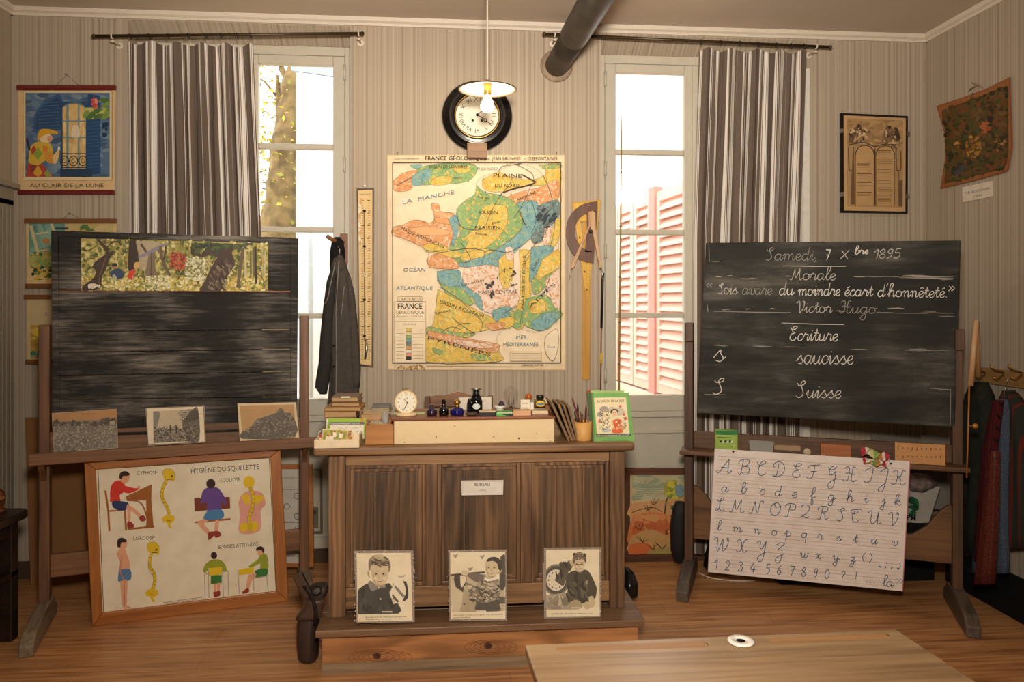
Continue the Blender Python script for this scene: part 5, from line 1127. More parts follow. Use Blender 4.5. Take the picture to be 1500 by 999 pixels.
# three photographs standing against the desk
def desk_photo(label, o, quad, draw, yy):
    pl = W.py(yy, rad(14), PZT); a = Art(pl, o[0], o[1], 8.32); R = random.Random(o[0]); a.slab(quad, .005, '9c8a7c')
    x0, y0, x1, y1 = quad[0][0], quad[0][1], quad[2][0], quad[2][1]
    a.fuzz((x0, y0, x1, y1), 900, ['b5a596', '7c6c62', 'cdbfae', '96867a'], 7, 1.3, lambda x, y: x < x0+32 or x > x1-38 or y < y0+30 or y > y1-34, R); draw(a, R)
    S('child_photograph', label, 'photograph', a.mb, INK, group='photographs standing against the teacher\'s desk', solid=False, world=True)
def face(a, x, y, s_, hair, sk='d9c4a0', dk='6d5c48', sh='b89f7c'):
    a.sm([(x+p*s_, y+q*s_) for p, q in XY('-64,-70 -66,-10 -58,48 -28,88 6,98 38,86 60,50 68,0 64,-70 0,-100')], sk)
    a.sm([(x+p*s_, y+q*s_) for p, q in XY('-60,-40 -50,40 -25,88 -30,60 -46,0')], sh); a.sm([(x+p*s_, y+q*s_) for p, q in XY('-36,70 -10,96 18,98 40,76 10,86')], sh)
    for e in (-28, 30):
        a.ell(x+e*s_, y-5*s_, 17*s_, 10*s_, sh); a.ell(x+e*s_, y-6*s_, 11*s_, 5*s_, 'e6d8bc'); a.ell(x+e*s_, y-6*s_, 7*s_, 6*s_, '3a2e24'); a.line([(x+(e-17)*s_, y-24*s_), (x+e*s_, y-29*s_), (x+(e+17)*s_, y-24*s_)], [2*s_, 4*s_, 2*s_], 'a08a6c', sm=True); a.ell(x+e*1.25*s_, y+30*s_, 15*s_, 12*s_, 'e2cfac')
    a.line([(x-2*s_, y), (x-8*s_, y+24*s_), (x+8*s_, y+26*s_)], 5*s_, sh, sm=True); a.sm([(x+p*s_, y+q*s_) for p, q in XY('-24,44 0,50 26,43 16,57 -12,58')], '8d6c56'); a.line([(x-18*s_, y+48*s_), (x+2*s_, y+52*s_), (x+20*s_, y+47*s_)], 4*s_, 'ece0c8', sm=True)
def d1(a, R):
    a.poly(XY('62,85 722,80 742,905 76,920'), 'f0e0bf')
    a.sm(XY('82,822 78,560 120,500 215,450 330,500 440,450 485,480 510,560 470,620 560,690 572,818'), '4a463e'); a.fuzz((95, 520, 560, 815), 60, ['565148', '403c35', '4d4840'], 26, 3, lambda x, y: x > 100 and y > 560 and x < 540, R, 1.2); a.poly(XY('86,822 572,816 572,824 86,830'), '56705a')
    a.sm(XY('200,445 235,420 330,500 262,545 225,520'), '8d8478'); a.sm(XY('330,500 400,455 415,505 360,512'), '8d8478'); a.ell(333, 510, 9, 8, 'e8dcc4'); a.ell(352, 642, 11, 11, 'e8dcc4'); a.line(XY('120,800 170,700 210,800'), 6, '36322c', sm=True)
    a.sm(XY('208,300 196,310 200,360 225,385'), 'b89f7c'); face(a, 342, 345, 1.5, 0)
    a.sm(XY('212,300 206,200 235,140 300,105 390,112 450,160 478,230 470,290 452,320 448,250 400,215 350,262 300,215 250,230 228,290'), '8a7a64'); a.sm(XY('230,170 300,108 390,115 430,150 350,165 260,190'), 'cbb994'); a.fuzz((225, 130, 460, 240), 60, ['6d5e4b', 'a8977a', '584a3a'], 11, 2.4, lambda x, y: y < 235 and (x-340)**2/15000+(y-210)**2/10000 < 1, R, .3)
    a.sm(XY('462,560 520,450 530,400 560,370 600,380 640,370 630,430 690,540 690,620 640,670 580,690 520,690 480,620'), 'efe2c6'); a.sm(XY('628,425 670,440 692,560 680,640 620,672 655,590 660,520'), '4a443c'); a.poly(XY('530,470 560,500 650,605 628,630 520,500'), '8f8474'); a.poly(XY('490,590 520,600 580,670 560,690 510,640'), '6d6355'); a.sm(XY('556,350 600,360 660,345 640,372 600,385 570,372'), 'c4b496'); a.sm(XY('480,620 520,650 530,690 512,705'), 'd9c4a0')
    a.line(XY('462,560 520,452'), 9, '8f8474'); a.rect(375, 790, 498, 806, 'd9cdb4')
    a.text('donnez-moi un mouchoir propre et', 420, 868, 18, '4a3c2c', 500, -.02); a.text('marqué tous les jours', 330, 894, 18, '4a3c2c', 320, -.02)
def d2(a, R):
    a.poly(XY('78,75 745,66 752,880 88,892'), 'f0e0bf'); a.poly(XY('86,340 500,305 500,330 86,362'), '5c5248'); a.poly(XY('88,362 500,335 740,500 748,790 96,800'), 'c7b797'); a.sm(XY('690,130 730,100 745,130 748,490 680,500'), '5f564c'); a.rect(670, 615, 748, 700, '6b6258')
    for x, y in ((140, 110), (465, 120), (320, 270)): a.sm([(x-30, y-10), (x, y-4), (x+36, y-20), (x+12, y+30), (x-6, y+34)], 'a89a84')
    a.sm(XY('122,400 140,350 200,340 275,370 270,470 240,500 250,570 200,530 150,500'), '54493f'); a.sm(XY('200,355 262,365 270,420 225,500 205,470'), 'e6d6b6'); a.sm(XY('96,400 150,510 240,570 250,600 215,800 98,800'), 'd3c3a2'); a.sm(XY('240,520 330,560 390,680 385,800 205,800 220,700'), 'b3a283'); a.ell(250, 706, 9, 9, '3a3028')
    a.sm(XY('270,340 320,325 500,352 470,420 440,450 400,440 330,400'), '7c7061'); a.sm(XY('205,330 240,295 300,310 290,345 240,355'), 'd9c4a0'); a.sm(XY('265,430 340,470 440,480 600,400 660,400 690,520 670,700 690,790 390,790 400,650 300,540'), '8b7e6d')
    a.fuzz((310, 410, 680, 680), 240, ['5c5145', 'b3a58e', 'a09278', '6d6254', 'c8bb9f'], 15, 1.7, lambda x, y: x+y > 880 and x < 680, R, .5); a.sm(XY('400,680 520,690 660,650 680,720 660,785 400,790'), '5f564c'); a.sm(XY('280,480 345,480 330,520 300,520'), 'd9c4a0'); a.line(XY('300,540 470,660 640,560'), 7, '4c4238', sm=True)
    a.sm(XY('490,370 560,400 660,360 672,390 560,425 505,410'), 'f0e6d0'); face(a, 580, 268, 1.15, 0); a.sm(XY('640,330 700,280 712,300 670,340'), 'c9ae88'); a.sm(XY('520,190 545,145 610,130 670,150 705,210 708,270 690,300 660,270 650,210 600,180 550,185'), '4f453b'); a.rect(395, 782, 515, 796, 'e6dac0')
    a.poly(XY('92,802 750,792 752,880 90,890'), 'f0e0bf'); a.text('marquez à mon nom gants ou vêtements', 420, 842, 18, '4a3c2c', 600, -.02); a.text("que j'enlève", 222, 874, 18, '4a3c2c', 205, -.01)
def d3(a, R):
    a.poly(XY('82,85 728,78 735,895 86,905'), 'f0e0bf')
    a.ell(205, 455, 160, 195, '8d8272', n=36); a.ell(205, 455, 140, 172, '5f564a', n=36); a.ell(203, 455, 118, 130, 'e6d8bc', n=36); a.rect(40, 240, 82, 700, '9c8c7c')
    for k in range(12): a.ell(203+92*sin(k*pi/6), 455-100*cos(k*pi/6), 9, 13, '7c7062')
    a.poly(XY('84,640 370,600 380,812 86,816'), 'b3a48a'); a.fuzz((86, 640, 370, 810), 50, ['9c8e78', 'c4b598', '8a7d6a'], 26, 1.5, None, R); a.line(XY('260,655 290,770 350,745'), 7, '3f362c'); a.sm(XY('270,690 320,650 350,740 300,765'), '8c7f6c')
    a.sm(XY('345,720 345,580 330,400 420,340 540,325 610,360 680,500 698,580 670,690 600,650 600,720 520,740 450,690 370,725'), '58503f'); a.sm(XY('345,720 350,600 440,590 590,590 600,730 530,740 450,690 400,722'), '4d4639'); a.sm(XY('185,455 215,400 300,290 360,215 420,255 400,300 345,370 300,515 260,515'), '665d4d'); a.fuzz((200, 230, 690, 720), 90, ['6d6452', '453e32', '5f5746'], 22, 3, lambda x, y: (x > 360 and y > 400 and x < 590) or abs((x-190)+(y-460)*.78) < 60 and x < 400, R, 1.2)
    a.sm(XY('360,225 420,215 430,260 400,290'), 'cdb690'); a.sm(XY('600,660 650,650 680,740 640,790 605,760'), 'd3bd98'); a.sm(XY('370,725 450,692 520,745 500,800 375,808'), 'b5a283'); a.sm(XY('520,745 590,715 620,790 560,805'), 'c9b592'); a.ell(575, 480, 14, 30, 'a89a80'); a.line(XY('460,380 470,600'), 4, '3a3328'); a.line(XY('350,460 470,470 580,450'), 4, '3a3328', sm=True)
    face(a, 485, 262, 1.0, 0); a.line(XY('440,262 530,262'), 6, '6d5c48'); a.sm(XY('402,200 420,150 480,112 540,135 572,190 560,240 540,210 480,190 440,205 425,260 410,230'), '6a5b49'); a.fuzz((410, 120, 565, 215), 50, ['8a795f', '4f4335', 'a08e70'], 9, 2.2, lambda x, y: y < 215, R, .8); a.rect(385, 780, 495, 800, 'd9c9a4')
    a.poly(XY('84,814 732,806 735,895 86,905'), 'f0e0bf'); a.text("venez me chercher à l'heure, s.v.p.", 400, 868, 18, '4a3c2c', 500, -.01)
desk_photo('photograph of a smiling boy holding a striped handkerchief, leftmost against the desk', (515, 800), XY('28,55 750,48 770,925 60,940'), d1, -1.192)
desk_photo('photograph of a child in a checked jacket hanging up a coat, middle against the desk', (650, 800), XY('55,48 768,40 772,905 70,915'), d2, -1.186)
desk_photo('photograph of a saluting boy in front of a big clock, rightmost against the desk', (790, 795), XY('55,60 758,52 755,910 58,925'), d3, -1.182)
# desk label
a = Art(W.py(DY-.001), 680, 640, 2.782); a.slab(XY('-12,178 160,176 158,236 -10,238'), .002, 'e9e2d8'); a.frame(-6, 182, 154, 232, 1.2, 'b8afa3'); a.text('BUREAU', 74, 200, 12, '4d453d', 62, bold=.01); a.text('(1900)', 74, 221, 7, '7d746a', 28)
S('desk_label', 'white paper label reading bureau stuck on the desk\'s middle panel', 'label', a.mb, INK, solid=False, world=True)

# landscape picture on the floor under the right window
ql = W.py(-.035, rad(2.5)); t = T('landscape_picture', 'orange dune and tree landscape picture in a dark frame under the right window', 'picture', (1.2, -.03, 0))
a = Art(W.py(-.028, rad(2.5)), 880, 580, 3.124); R = random.Random(33)
a.slab(XY('30,350 460,350 460,735 30,735'), .006, '5a3b22'); a.rect(135, 362, 455, 726, 'd9b888'); a.rect(142, 362, 455, 480, 'a8ad8c'); a.fuzz((142, 362, 455, 480), 70, ['b8b490', '9aa387', 'c4bb94'], 18, 3, None, R, -.1); a.sm(XY('142,490 250,480 330,470 455,450 455,560 142,560'), 'd3a06c')
a.sm(XY('142,560 200,535 270,535 330,560 370,610 455,640 455,700 142,700'), 'd07c46'); a.fuzz((142, 540, 370, 710), 90, ['d98c55', 'c97040', 'd9985f', 'c4683c'], 20, 2, None, R, .1); a.sm(XY('142,640 230,610 330,650 455,660 455,726 142,726'), 'c79a62'); a.sm(XY('130,680 200,670 240,700 200,726 130,726'), 'cf6f3e'); a.sm(XY('230,700 330,690 455,700 455,726 230,726'), 'a89458')
for k in range(6): a.line([(150, 420+k*12), (250, 425+k*8), (380, 410+k*10)], 1.8, 'd9c8a0', sm=True)
a.line(XY('292,540 300,480 318,440'), 6, '3f4a3a', sm=True); a.line(XY('300,480 322,430'), 4, '3f4a3a'); a.fuzz((290, 385, 375, 470), 60, ['c4b83c', 'a8a43a', 'd3c850', '8a963e'], 13, 1.3, None, R); a.fuzz((340, 405, 380, 460), 18, ['7d9aa0', '6c8a92'], 12, 1.3, None, R); a.fuzz((320, 500, 380, 560), 24, ['8a963e', 'a0a048', '54704a'], 12, 1.5, None, R)
for x, y in ((180, 615), (300, 635), (190, 670), (240, 705), (280, 700), (215, 525), (240, 500)):
    for k in range(6): a.line([(x, y), (x+R.uniform(-30, 30), y-R.uniform(8, 32))], 2, '4a3a20', 0)
a.line(XY('140,535 180,520 240,510 280,530'), 3, '5a3a20', sm=True); a.line(XY('195,388 206,392 214,386'), 3, '6b6a5a')
P('print', a.mb, INK, t, solid=False, world=True)
fb = MB(); v = lambda x, y: ql.hit(880+x/3.124, 580+y/3.124)
for q in (XY('20,330 470,330 470,362 20,362'), XY('20,726 470,726 470,757 20,757'), XY('452,362 470,362 470,726 452,726'), XY('30,362 46,362 46,726 30,726')):
    p = [v(*x) for x in q]; fb.prism(p, -ql.n*.02)
P('frame', fb, wood('dark_red_frame', '3d2113', '64381f', 0), t)

# framed chart with circles and a grey framed sheet behind it, under the left window
t = T('framed_chart', 'orange framed chart of small circles and lines leaning behind the left stand', 'chart', (-1.0, -.09, 0))
FR2 = W.py(-.10, rad(5), 0); v = lambda x, y: FR2.hit(370+x/4.54, 640+y/4.54)
def bar(q, th=.022): 
    return MB().prism([v(*x) for x in XY(q)], -FR2.n*th)
for q, m in (('-80,185 398,185 398,215 -80,215', FRAMEX), ('-80,840 406,840 406,868 -80,868', FRAMEX), ('366,215 398,215 406,840 376,840', FRAMEW), ('-80,215 -54,215 -46,840 -72,840', FRAMEW)): P('frame_bar', bar(q), m, t, .003, world=True)
a = Art(W.py(-.094, rad(5), 0), 370, 640, 4.54); a.slab(XY('-58,212 370,212 378,842 -50,842'), .004, 'b9b0a2'); a.poly(XY('-56,214 368,214 376,840 -48,840'), 'c9c1b4')
for y in (272, 350, 570, 795): a.line([(-50, y), (360, y)], 3, '6d665c')
for x, y in ((295, 392), (228, 462), (296, 528), (298, 610), (298, 750), (160, 400), (100, 470), (160, 530)): a.line([(x+19*cos(k*pi/10), y+19*sin(k*pi/10)) for k in range(21)], 4, '55504a')
P('chart_sheet', a.mb, INK, t, solid=False, world=True)
a = Art(W.py(.085, rad(1), 0), 370, 640, 4.54); a.slab(XY('330,216 462,216 464,640 330,640'), .012, '6b6156'); a.poly(XY('335,222 448,222 450,628 335,628'), 'b5a893'); a.poly(XY('380,460 440,460 440,610 380,610'), '6f6856'); a.ell(414, 500, 12, 16, '46402f'); a.frame(380, 460, 440, 610, 3, 'd0c4ac')
S('small_framed_sheet', 'grey framed sheet half hidden behind the orange framed chart', 'picture', a.mb, INK, solid=False, world=True)

# big brown cardboard sheet against the wall behind the left stand
pc = W.py(-.12, rad(4), 0); q = [pc.hit(*x) for x in ((37, 612), (330, 606), (330, 846), (45, 850))]
for p in q[2:]: p.z = 0.002
S('cardboard_sheet', 'large plain brown cardboard sheet against the wall behind the left stand', 'cardboard', MB().prism(q, -pc.n*.008), CARDB)
# ------------------------------------------------------------------ things on the teacher's desk
ZT = .8836
def bx(u0, u1, v0, v1, y, dep, fr=W, zb=None, mb=None):
    x0, x1, z0, z1 = fr.rect(u0, u1, v0, v1, y)
    if zb is not None: z0 = zb
    return (mb or MB()).box(x0, x1, y, y+dep, z0, z1), (x0, x1, z0, z1)
CREAM = flat('cream_paint', 'e6cd9f', .5, var=.03); CREAMD = flat('chipped_dark', '4a2f1e', .7); BRTOP = wood('red_brown_top', '6a3a22', '94583a', 0, 40, .35)
yb = -1.10
b, (x0, x1, z0, z1) = bx(577, 812, 615, 656, yb, .26, zb=ZT)
t = T('cream_desk_box', 'long cream painted wooden box with a brown top on the desk', 'box', ((x0+x1)/2, yb+.13, ZT))
P('box_body', b, CREAM, t, .003); zt2 = z1+.012
P('box_top', MB().box(x0-.012, x1+.004, yb-.008, yb+.27, z1, zt2), BRTOP, t, .004)
ch = Art(W.py(yb-.0008)); R = random.Random(40)
for u, v, r in ((666, 624, .9), (639, 640, 1), (592, 648, .8), (723, 640, 1), (760, 642, 1.5), (786, 635, .7), (806, 646, .8)): ch.ell(u, v, r*.8, r, '3a2418', n=8)
for u0, u1, n in ((577, 602, 12), (615, 632, 5), (700, 705, 2), (778, 811, 14)):
    for k in range(n): u = R.uniform(u0, u1); ch.ell(u, 655.0-R.uniform(0, .7), R.uniform(.6, 2), R.uniform(.4, 1.1), '3a2418', n=7, step=.4)
P('paint_chips', ch.mb, INK, t, solid=False, world=True)

# alarm clock
q = W.py(-1.045); c = q.hit(594.5, 589.5); rr = q.hit(611.5, 590).x-c.x
t = T('alarm_clock', 'cream round alarm clock on the left end of the cream box', 'clock', (c.x, -1.03, zt2))
P('case', MB().lathe([(rr*.8, -.05), (rr*.97, -.045), (rr, -.01), (rr*.98, .0), (rr*.86, .002), (rr*.84, -.003)], c, (0, -1, 0), 40), CREAM, t)
P('base', MB().lathe([(.046, 0), (.047, .006), (.040, .010), (.018, .016), (.014, .03)], (c.x, -1.02, zt2), seg=28), CREAM, t)
for s_ in (-.006, .006): P('knob', MB().lathe([(.004, 0), (.004, .01)], (c.x+s_*.8-.004, -1.02, c.z+rr-.002), seg=8), BRASS, t)
a = Art(W.py(-1.0445), 570, 570, 10); a.ell(248, 195, 145, 152, 'f0e8d4', n=40)
for k in range(12):
    an = k*pi/6; a.text(str(k or 12), 252+118*sin(an), 207-122*cos(an), 26, '3a342c')
a.line(XY('268,200 212,138'), 8, '26211c'); a.line(XY('268,200 208,316'), 9, '26211c'); a.ell(268, 200, 13, 13, '26211c'); a.ell(262, 132, 7, 9, '6b6257')
P('dial', a.mb, INK, t, solid=False, world=True)

def on_box(v): return zt2
BLK = flat('black_glass', '0e0f12', .08, spec=.8); COB = flat('cobalt_glass', '1a1560', .06, spec=.8); PURP = flat('violet_glass', '2a1c34', .08, spec=.8); CLEAR = glass('clear_glass', (.96, .96, .95), .12)
def bottle(label, u, w_, prof, m, y=-1.04, parts=(), group='ink bottles on the cream box', z=None, name='ink_bottle'):
    """prof: (radius share, height in photo px)"""
    p = W.py(y).hit(u, 611); k = (W.py(y).hit(u+w_/2, 611).x-p.x); px = (W.py(y).hit(u, 601).z-p.z)/10; o = Vector((p.x, y, zt2 if z is None else z))
    t = T(name, label, 'bottle', tuple(o), group=group)
    P('body', MB().lathe([(r*k, h*px) for r, h in prof], o, seg=22), m, t)
    for nm, pr, mm in parts: P(nm, MB().lathe([(r*k, h*px) for r, h in pr], o, seg=20), mm, t)
    return t, o, k, px
bottle('small round violet-black inkwell, leftmost of the bottles beside the alarm clock', 632.5, 16, [(.8, 0), (1, 2), (.98, 7), (.6, 10), (.42, 11), (.45, 14)], PURP, parts=[('stopper', [(.36, 14), (.42, 15), (.3, 16)], BLK)])
bottle('square-shouldered black inkwell with a flared rim left of the blue one', 650, 15, [(.85, 0), (.95, 1), (.95, 9), (.8, 11), (.42, 13), (.42, 20), (.55, 21), (.5, 22)], BLK, parts=[('stopper', [(.3, 22), (.36, 23.5)], BLK)])
bottle('bright cobalt blue inkwell with a round gold cap', 669.5, 21, [(.85, 0), (1, 2), (.98, 7), (.75, 10), (.4, 11.5)], COB, parts=[('gold_cap', [(.34, 11), (.4, 14), (.28, 15), (.5, 17), (.52, 20), (.3, 22.5), (.02, 23)], BRASS)])
bottle('small dark bottle with a pale stopper leaning on the tall black bottle', 688, 8, [(.95, 0), (1, 1), (1, 15), (.8, 18), (.8, 20)], BLK, y=-1.0, parts=[('stopper', [(.5, 20), (.55, 22), (.2, 23)], STEEL)])
t, o, k, px = bottle('tall black ink bottle with a white round label and glass stopper', 697.5, 18.5, [(.92, 0), (1, 1), (1, 17), (.75, 24), (.55, 27), (.55, 33)], BLK, y=-.99, parts=[('stopper', [(.5, 33), (.8, 35), (.85, 36.5), (.3, 37)], STEEL)])
def badge(o, k, cz, w_, h, col, seg=8):
    mb = MB(); r0 = k*1.012
    for i in range(seg):
        a0, a1 = [-pi/2+(j/seg-.5)*w_ for j in (i, i+1)]
        z0, z1 = [h*math.sqrt(max(0, 1-(2*j/seg-1)**2)) for j in (i, i+1)]
        mb.add([(o.x+r0*cos(a0), o.y+r0*sin(a0), o.z+cz-z0), (o.x+r0*cos(a1), o.y+r0*sin(a1), o.z+cz-z1), (o.x+r0*cos(a1), o.y+r0*sin(a1), o.z+cz+z1), (o.x+r0*cos(a0), o.y+r0*sin(a0), o.z+cz+z0)], [(0, 1, 2, 3)], 0, True, lin(col))
    return mb
P('paper_label', badge(o, k, 11*px, 1.3, 4*px, 'd5dcd8'), INK, t, solid=False)
t, o, k, px = bottle('brown ink bottle with black lid and yellow label, rightmost on the cream box', 791, 17, [(.85, 0), (1, 1), (1, 6), (.8, 9), (.62, 10)], flat('amber_glass', '4f3c1c', .1, spec=.7), y=-1.0, z=zt2+.028, parts=[('lid', [(.66, 10), (.68, 16), (.6, 16.5)], flat('black_lid', '1a1817', .4))])
P('paper_label', badge(o, k, 4.5*px, 1.9, 4*px, 'e0c030'), INK, t, solid=False); P('blue_band', badge(o, k*1.01, 4.2*px, 1.4, 1.6*px, '5d7cae'), INK, t, solid=False)

def small_box(name, label, cat, u0, u1, v0, v1, y, dep, zb, m, art=None, lid=None, group=None, bev=.002):
    b, (x0, x1, z0, z1) = bx(u0, u1, v0, v1, y, dep, zb=zb); t = T(name, label, cat, ((x0+x1)/2, y+dep/2, zb), group=group)
    P('body', b, m, t, bev)
    if lid: P('lid', MB().box(x0-.001, x1+.001, y-.001, y+dep+.001, z1, z1+.004), lid, t, .001)
    if art:
        a = Art(W.py(y-.0006)); art(a); P('print', a.mb, INK, t, solid=False, world=True)
    return z1
PALE = flat('pale_card', 'dcc6a2', .7); LWOOD = wood('light_box_wood', 'c08a5c', 'dcab7c', 0, 30, .5)
GRP = 'small boxes on the cream box'
zA = small_box('nib_box', 'low black box with a pale lid in front of the tall black bottle', 'box', 702, 726, 604, 612, -1.085, .05, zt2, flat('black_card', '1d1820', .5), lid=PALE)
def gart(a):
    a.poly(XY('727.5,605.5 750.5,605.5 750.5,611.8 727.5,611.8'), '57b84e'); a.poly(XY('730,605.6 751,605.6 751,610 742,609'), '1e3a2c'); a.line(XY('728,605 751,605'), 1.2, 'dcd8b0')
zB = small_box('nib_box', 'low green and black nib box between the black and the wooden box', 'box', 727, 751, 603.5, 612, -1.085, .05, zt2, flat('green_card', '4f9e48', .5), gart)
zC = small_box('wooden_box', 'low plain orange-wood box right of the green nib box', 'box', 752, 778, 601.5, 612, -1.085, .055, zt2, LWOOD)
zD = small_box('wooden_box', 'low pale box under the yellow-labelled bottle', 'box', 780, 803, 602, 611.5, -1.06, .10, zt2, PALE, lambda a: a.line(XY('781,608.5 802,609'), 1, 'b07a4a'))
small_box('card_box', 'upright small white box with black lettering beside the orange ball', 'box', 762.5, 776.5, 586, 602, -1.02, .03, zt2, flat('white_card', 'e6dcc6', .6), lambda a: (a.text('AMAR', 769, 592, 2.2, '5a5046', 8), a.text('PLUMES', 769, 598.6, 1.8, '5a5046', 8)))
small_box('card_box', 'narrow white box right of the upright lettered one', 'box', 777, 782, 590, 603, -1.0, .03, zt2, flat('white_card', 'e6dcc6', .6))
zE = small_box('card_box', 'pale wooden box behind the black lid of the yellow-labelled bottle', 'box', 785, 806, 585, 593, -.93, .06, zt2+.028, PALE)
small_box('wooden_box', 'brown box supporting the pale box at the back right of the cream box', 'box', 785, 806, 593, 606, -.94, .08, zt2, flat('brown_box', '8a5228', .5))
# dark pebble, ball on a stand, bowl with a blotter, big bulb
p = W.py(-1.07).hit(691, 609.5); S('pebble', 'flat dark brown pebble in front of the tall black bottle', 'pebble', MB().ball((p.x, -1.065, zt2+.0075), .027, 1, .6, .28), flat('dark_stone', '4a3a30', .6))
q = W.py(-.93); p = q.hit(774.5, 581.5); r = q.hit(780, 581).x-p.x
t = T('darning_ball', 'polished orange wooden ball on a stem behind the small white box', 'ball', (p.x, -.93, zt2)); P('ball', MB().ball(p, r), flat('polished_orange_wood', 'a85a24', .2, var=.2), t); P('stem', MB().lathe([(.016, 0), (.016, .006), (.007, .012), (.007, p.z-zt2-r*.9)], (p.x, -.93, zt2), seg=14), flat('polished_orange_wood', 'a85a24'), t)
q = W.py(-1.0); p = q.hit(732, 604); k = q.hit(740, 604).x-p.x
t = T('white_pot', 'small white china pot with a dark lump on its rim', 'pot', (p.x, -1.0, zt2)); POR = flat('white_porcelain', 'e9e4da', .2)
h = q.hit(732, 594.5).z-zt2
P('body', MB().lathe([(k*.68, 0), (k*.72, .004), (k*.72, h*.75), (k*.98, h*.85), (k, h), (k*.8, h*1.02), (k*.6, h*.9)], (p.x, -1.0, zt2), seg=26), POR, t)
S('ink_eraser', 'dark violet lump lying across the small white pot', 'eraser', MB().prism([q.hit(*u)+Vector((0, -.008, 0)) for u in XY('729.5,593.4 740,593.4 737,588 733,587')], (0, .018, 0)), flat('dark_rubber', '2b2430', .6), bev=.003)
q = W.py(-.95); p = q.hit(748.5, 577); k = q.hit(759.5, 577).x-p.x; z = lambda v: q.hit(748, v).z
t = T('large_light_bulb', 'large clear glass bulb standing upright on the cream box', 'bulb', (p.x, -.95, zt2))
P('foot', MB().lathe([(.034, 0), (.034, .012), (.022, .016)], (p.x, -.95, zt2), seg=24), flat('dark_foot', '55443a', .5), t)
zb_ = zt2+.016
P('glass', MB().lathe([(k*.55, zb_-p.z), (k*.6, zb_-p.z+.02), (k*.72, -k*.95), (k*.95, -k*.5), (k*1.0, 0), (k*.93, k*.4), (k*.7, k*.75), (k*.35, k*.95), (.001, k*1.02)], p, seg=32, caps=False), CLEAR, t)
P('filament', MB().tube([p+Vector((-.012, 0, -.045)), p+Vector((-.01, 0, .0)), p+Vector((0, .006, .012)), p+Vector((.01, 0, 0)), p+Vector((.012, 0, -.045))], .0012, 5).tube([p+Vector((0, 0, zb_-p.z)), p+Vector((0, 0, -.04))], .006, 8), STEEL, t)
# small green and white papers beside the clock, sheet of paper behind
for lab, q_, y, m in (('crumpled pale green paper right of the alarm clock', XY('607,610 623,608 622,604.5 608,605'), -1.0, 'a9b585'), ('pale green paper left of the alarm clock foot', XY('575,609 587,608 584,604 576,605'), -1.0, 'b3b48a')):
    S('paper_scrap', lab, 'paper', MB().prism([W.py(y).hit(*u) for u in q_], (0, .03, .0)), flat('scrap_'+m, m, .8), bev=.003)
a = Art(W.py(-.88, rad(8), zt2), 670, 555, 10); a.slab(XY('18,275 500,258 500,545 18,545'), .002, 'd5ccba'); R = random.Random(50)
for k in range(11): a.line([(40+R.uniform(0, 10), 310+k*17), (220+R.uniform(-60, 0), 305+k*17)], 3, 'b0b2ae'); a.line([(330, 300+k*17), (480-R.uniform(0, 60), 297+k*17)], 3, 'b0b2ae')
a.line(XY('500,258 500,545'), 4, '5b4632')
S('written_sheet', 'pale written sheet standing behind the tall black bottle', 'paper', a.mb, INK, solid=False, world=True)

# left end of the desk: card tray, magazine, wooden box, book stacks
b = MB(); x0, x1, z0, z1 = W.rect(460, 526, 644, 657, -1.16)
t = T('card_tray', 'shallow cream tray of picture cards on the left corner of the desk', 'tray', ((x0+x1)/2, -1.10, ZT))
zt3 = z1; b.box(x0, x1, -1.16, -1.152, ZT, zt3).box(x0, x1, -1.03, -1.022, ZT, zt3).box(x0, x0+.008, -1.152, -1.03, ZT, zt3).box(x1-.008, x1, -1.152, -1.03, ZT, zt3+.012).box(x0+.008, x1-.008, -1.152, -1.03, ZT, ZT+.006)
P('tray', b, flat('cream_tray', 'ecd8b4', .5), t, .002)
def card(label, quad, y, lean, draw):
    a = Art(W.py(y, lean, ZT+.007), 450, 550, 6); a.slab(quad, .002, 'e4d2a8'); draw(a, random.Random(int(-y*1000)))
    S('picture_card', label, 'card', a.mb, INK, group='picture cards in the tray', solid=False, world=True)
def cd1(a, R):
    a.poly(XY('143,478 352,486 346,572 132,570'), 'a9a94c'); a.fuzz((140, 480, 346, 570), 60, ['8f9a44', 'b8b45c', 'c2a860', '9a8a40'], 10, 1.5, None, R)
    for x, y in ((240, 520), (295, 530), (180, 555), (215, 550)): a.ell(x, y, 18, 24, 'efe4d0'); a.ell(x+3, y-28, 9, 9, 'b5482f'); a.line([(x-6, y+20), (x-8, y+40)], 7, '8f3026')
card('picture card of children playing on green grass, front of the tray', XY('138,470 360,478 350,590 126,588'), -1.135, rad(22), cd1)
card('tan picture card standing behind the grass one at right', XY('345,476 405,480 400,590 345,590'), -1.10, rad(14), lambda a, R: a.fuzz((350, 484, 400, 570), 40, ['c98a50', 'b06a3c', 'd9a468', '8f6a3a'], 9, 1.5, None, R))
card('small blue and red card leaning at the tray\'s left', XY('100,500 140,476 135,590 105,590'), -1.085, rad(10), lambda a, R: (a.poly(XY('105,505 135,482 134,515 106,525'), '4a5a78'), a.poly(XY('104,515 130,510 132,545 104,545'), 'b04a34')))
a = Art(W.py(-1.0, rad(13), ZT), 450, 550, 6); R = random.Random(51); a.slab(XY('170,380 516,378 503,556 163,556'), .008, 'e8e0cc')
a.poly(XY('182,378 516,378 514,408 180,408'), '9cc23c'); a.poly(XY('470,378 496,378 494,408 468,408'), 'd08a3a'); a.poly(XY('500,378 516,378 503,555 493,555'), 'a3cc3e'); a.poly(XY('180,408 204,408 200,470 174,475'), '8aa83c'); a.rect(200, 408, 505, 432, '6d6f6c'); a.text('Mathématiques', 290, 428, 16, 'e8e6dc', 180, .0); a.text('Classe de 5e', 430, 427, 9, 'e8e6dc', 70)
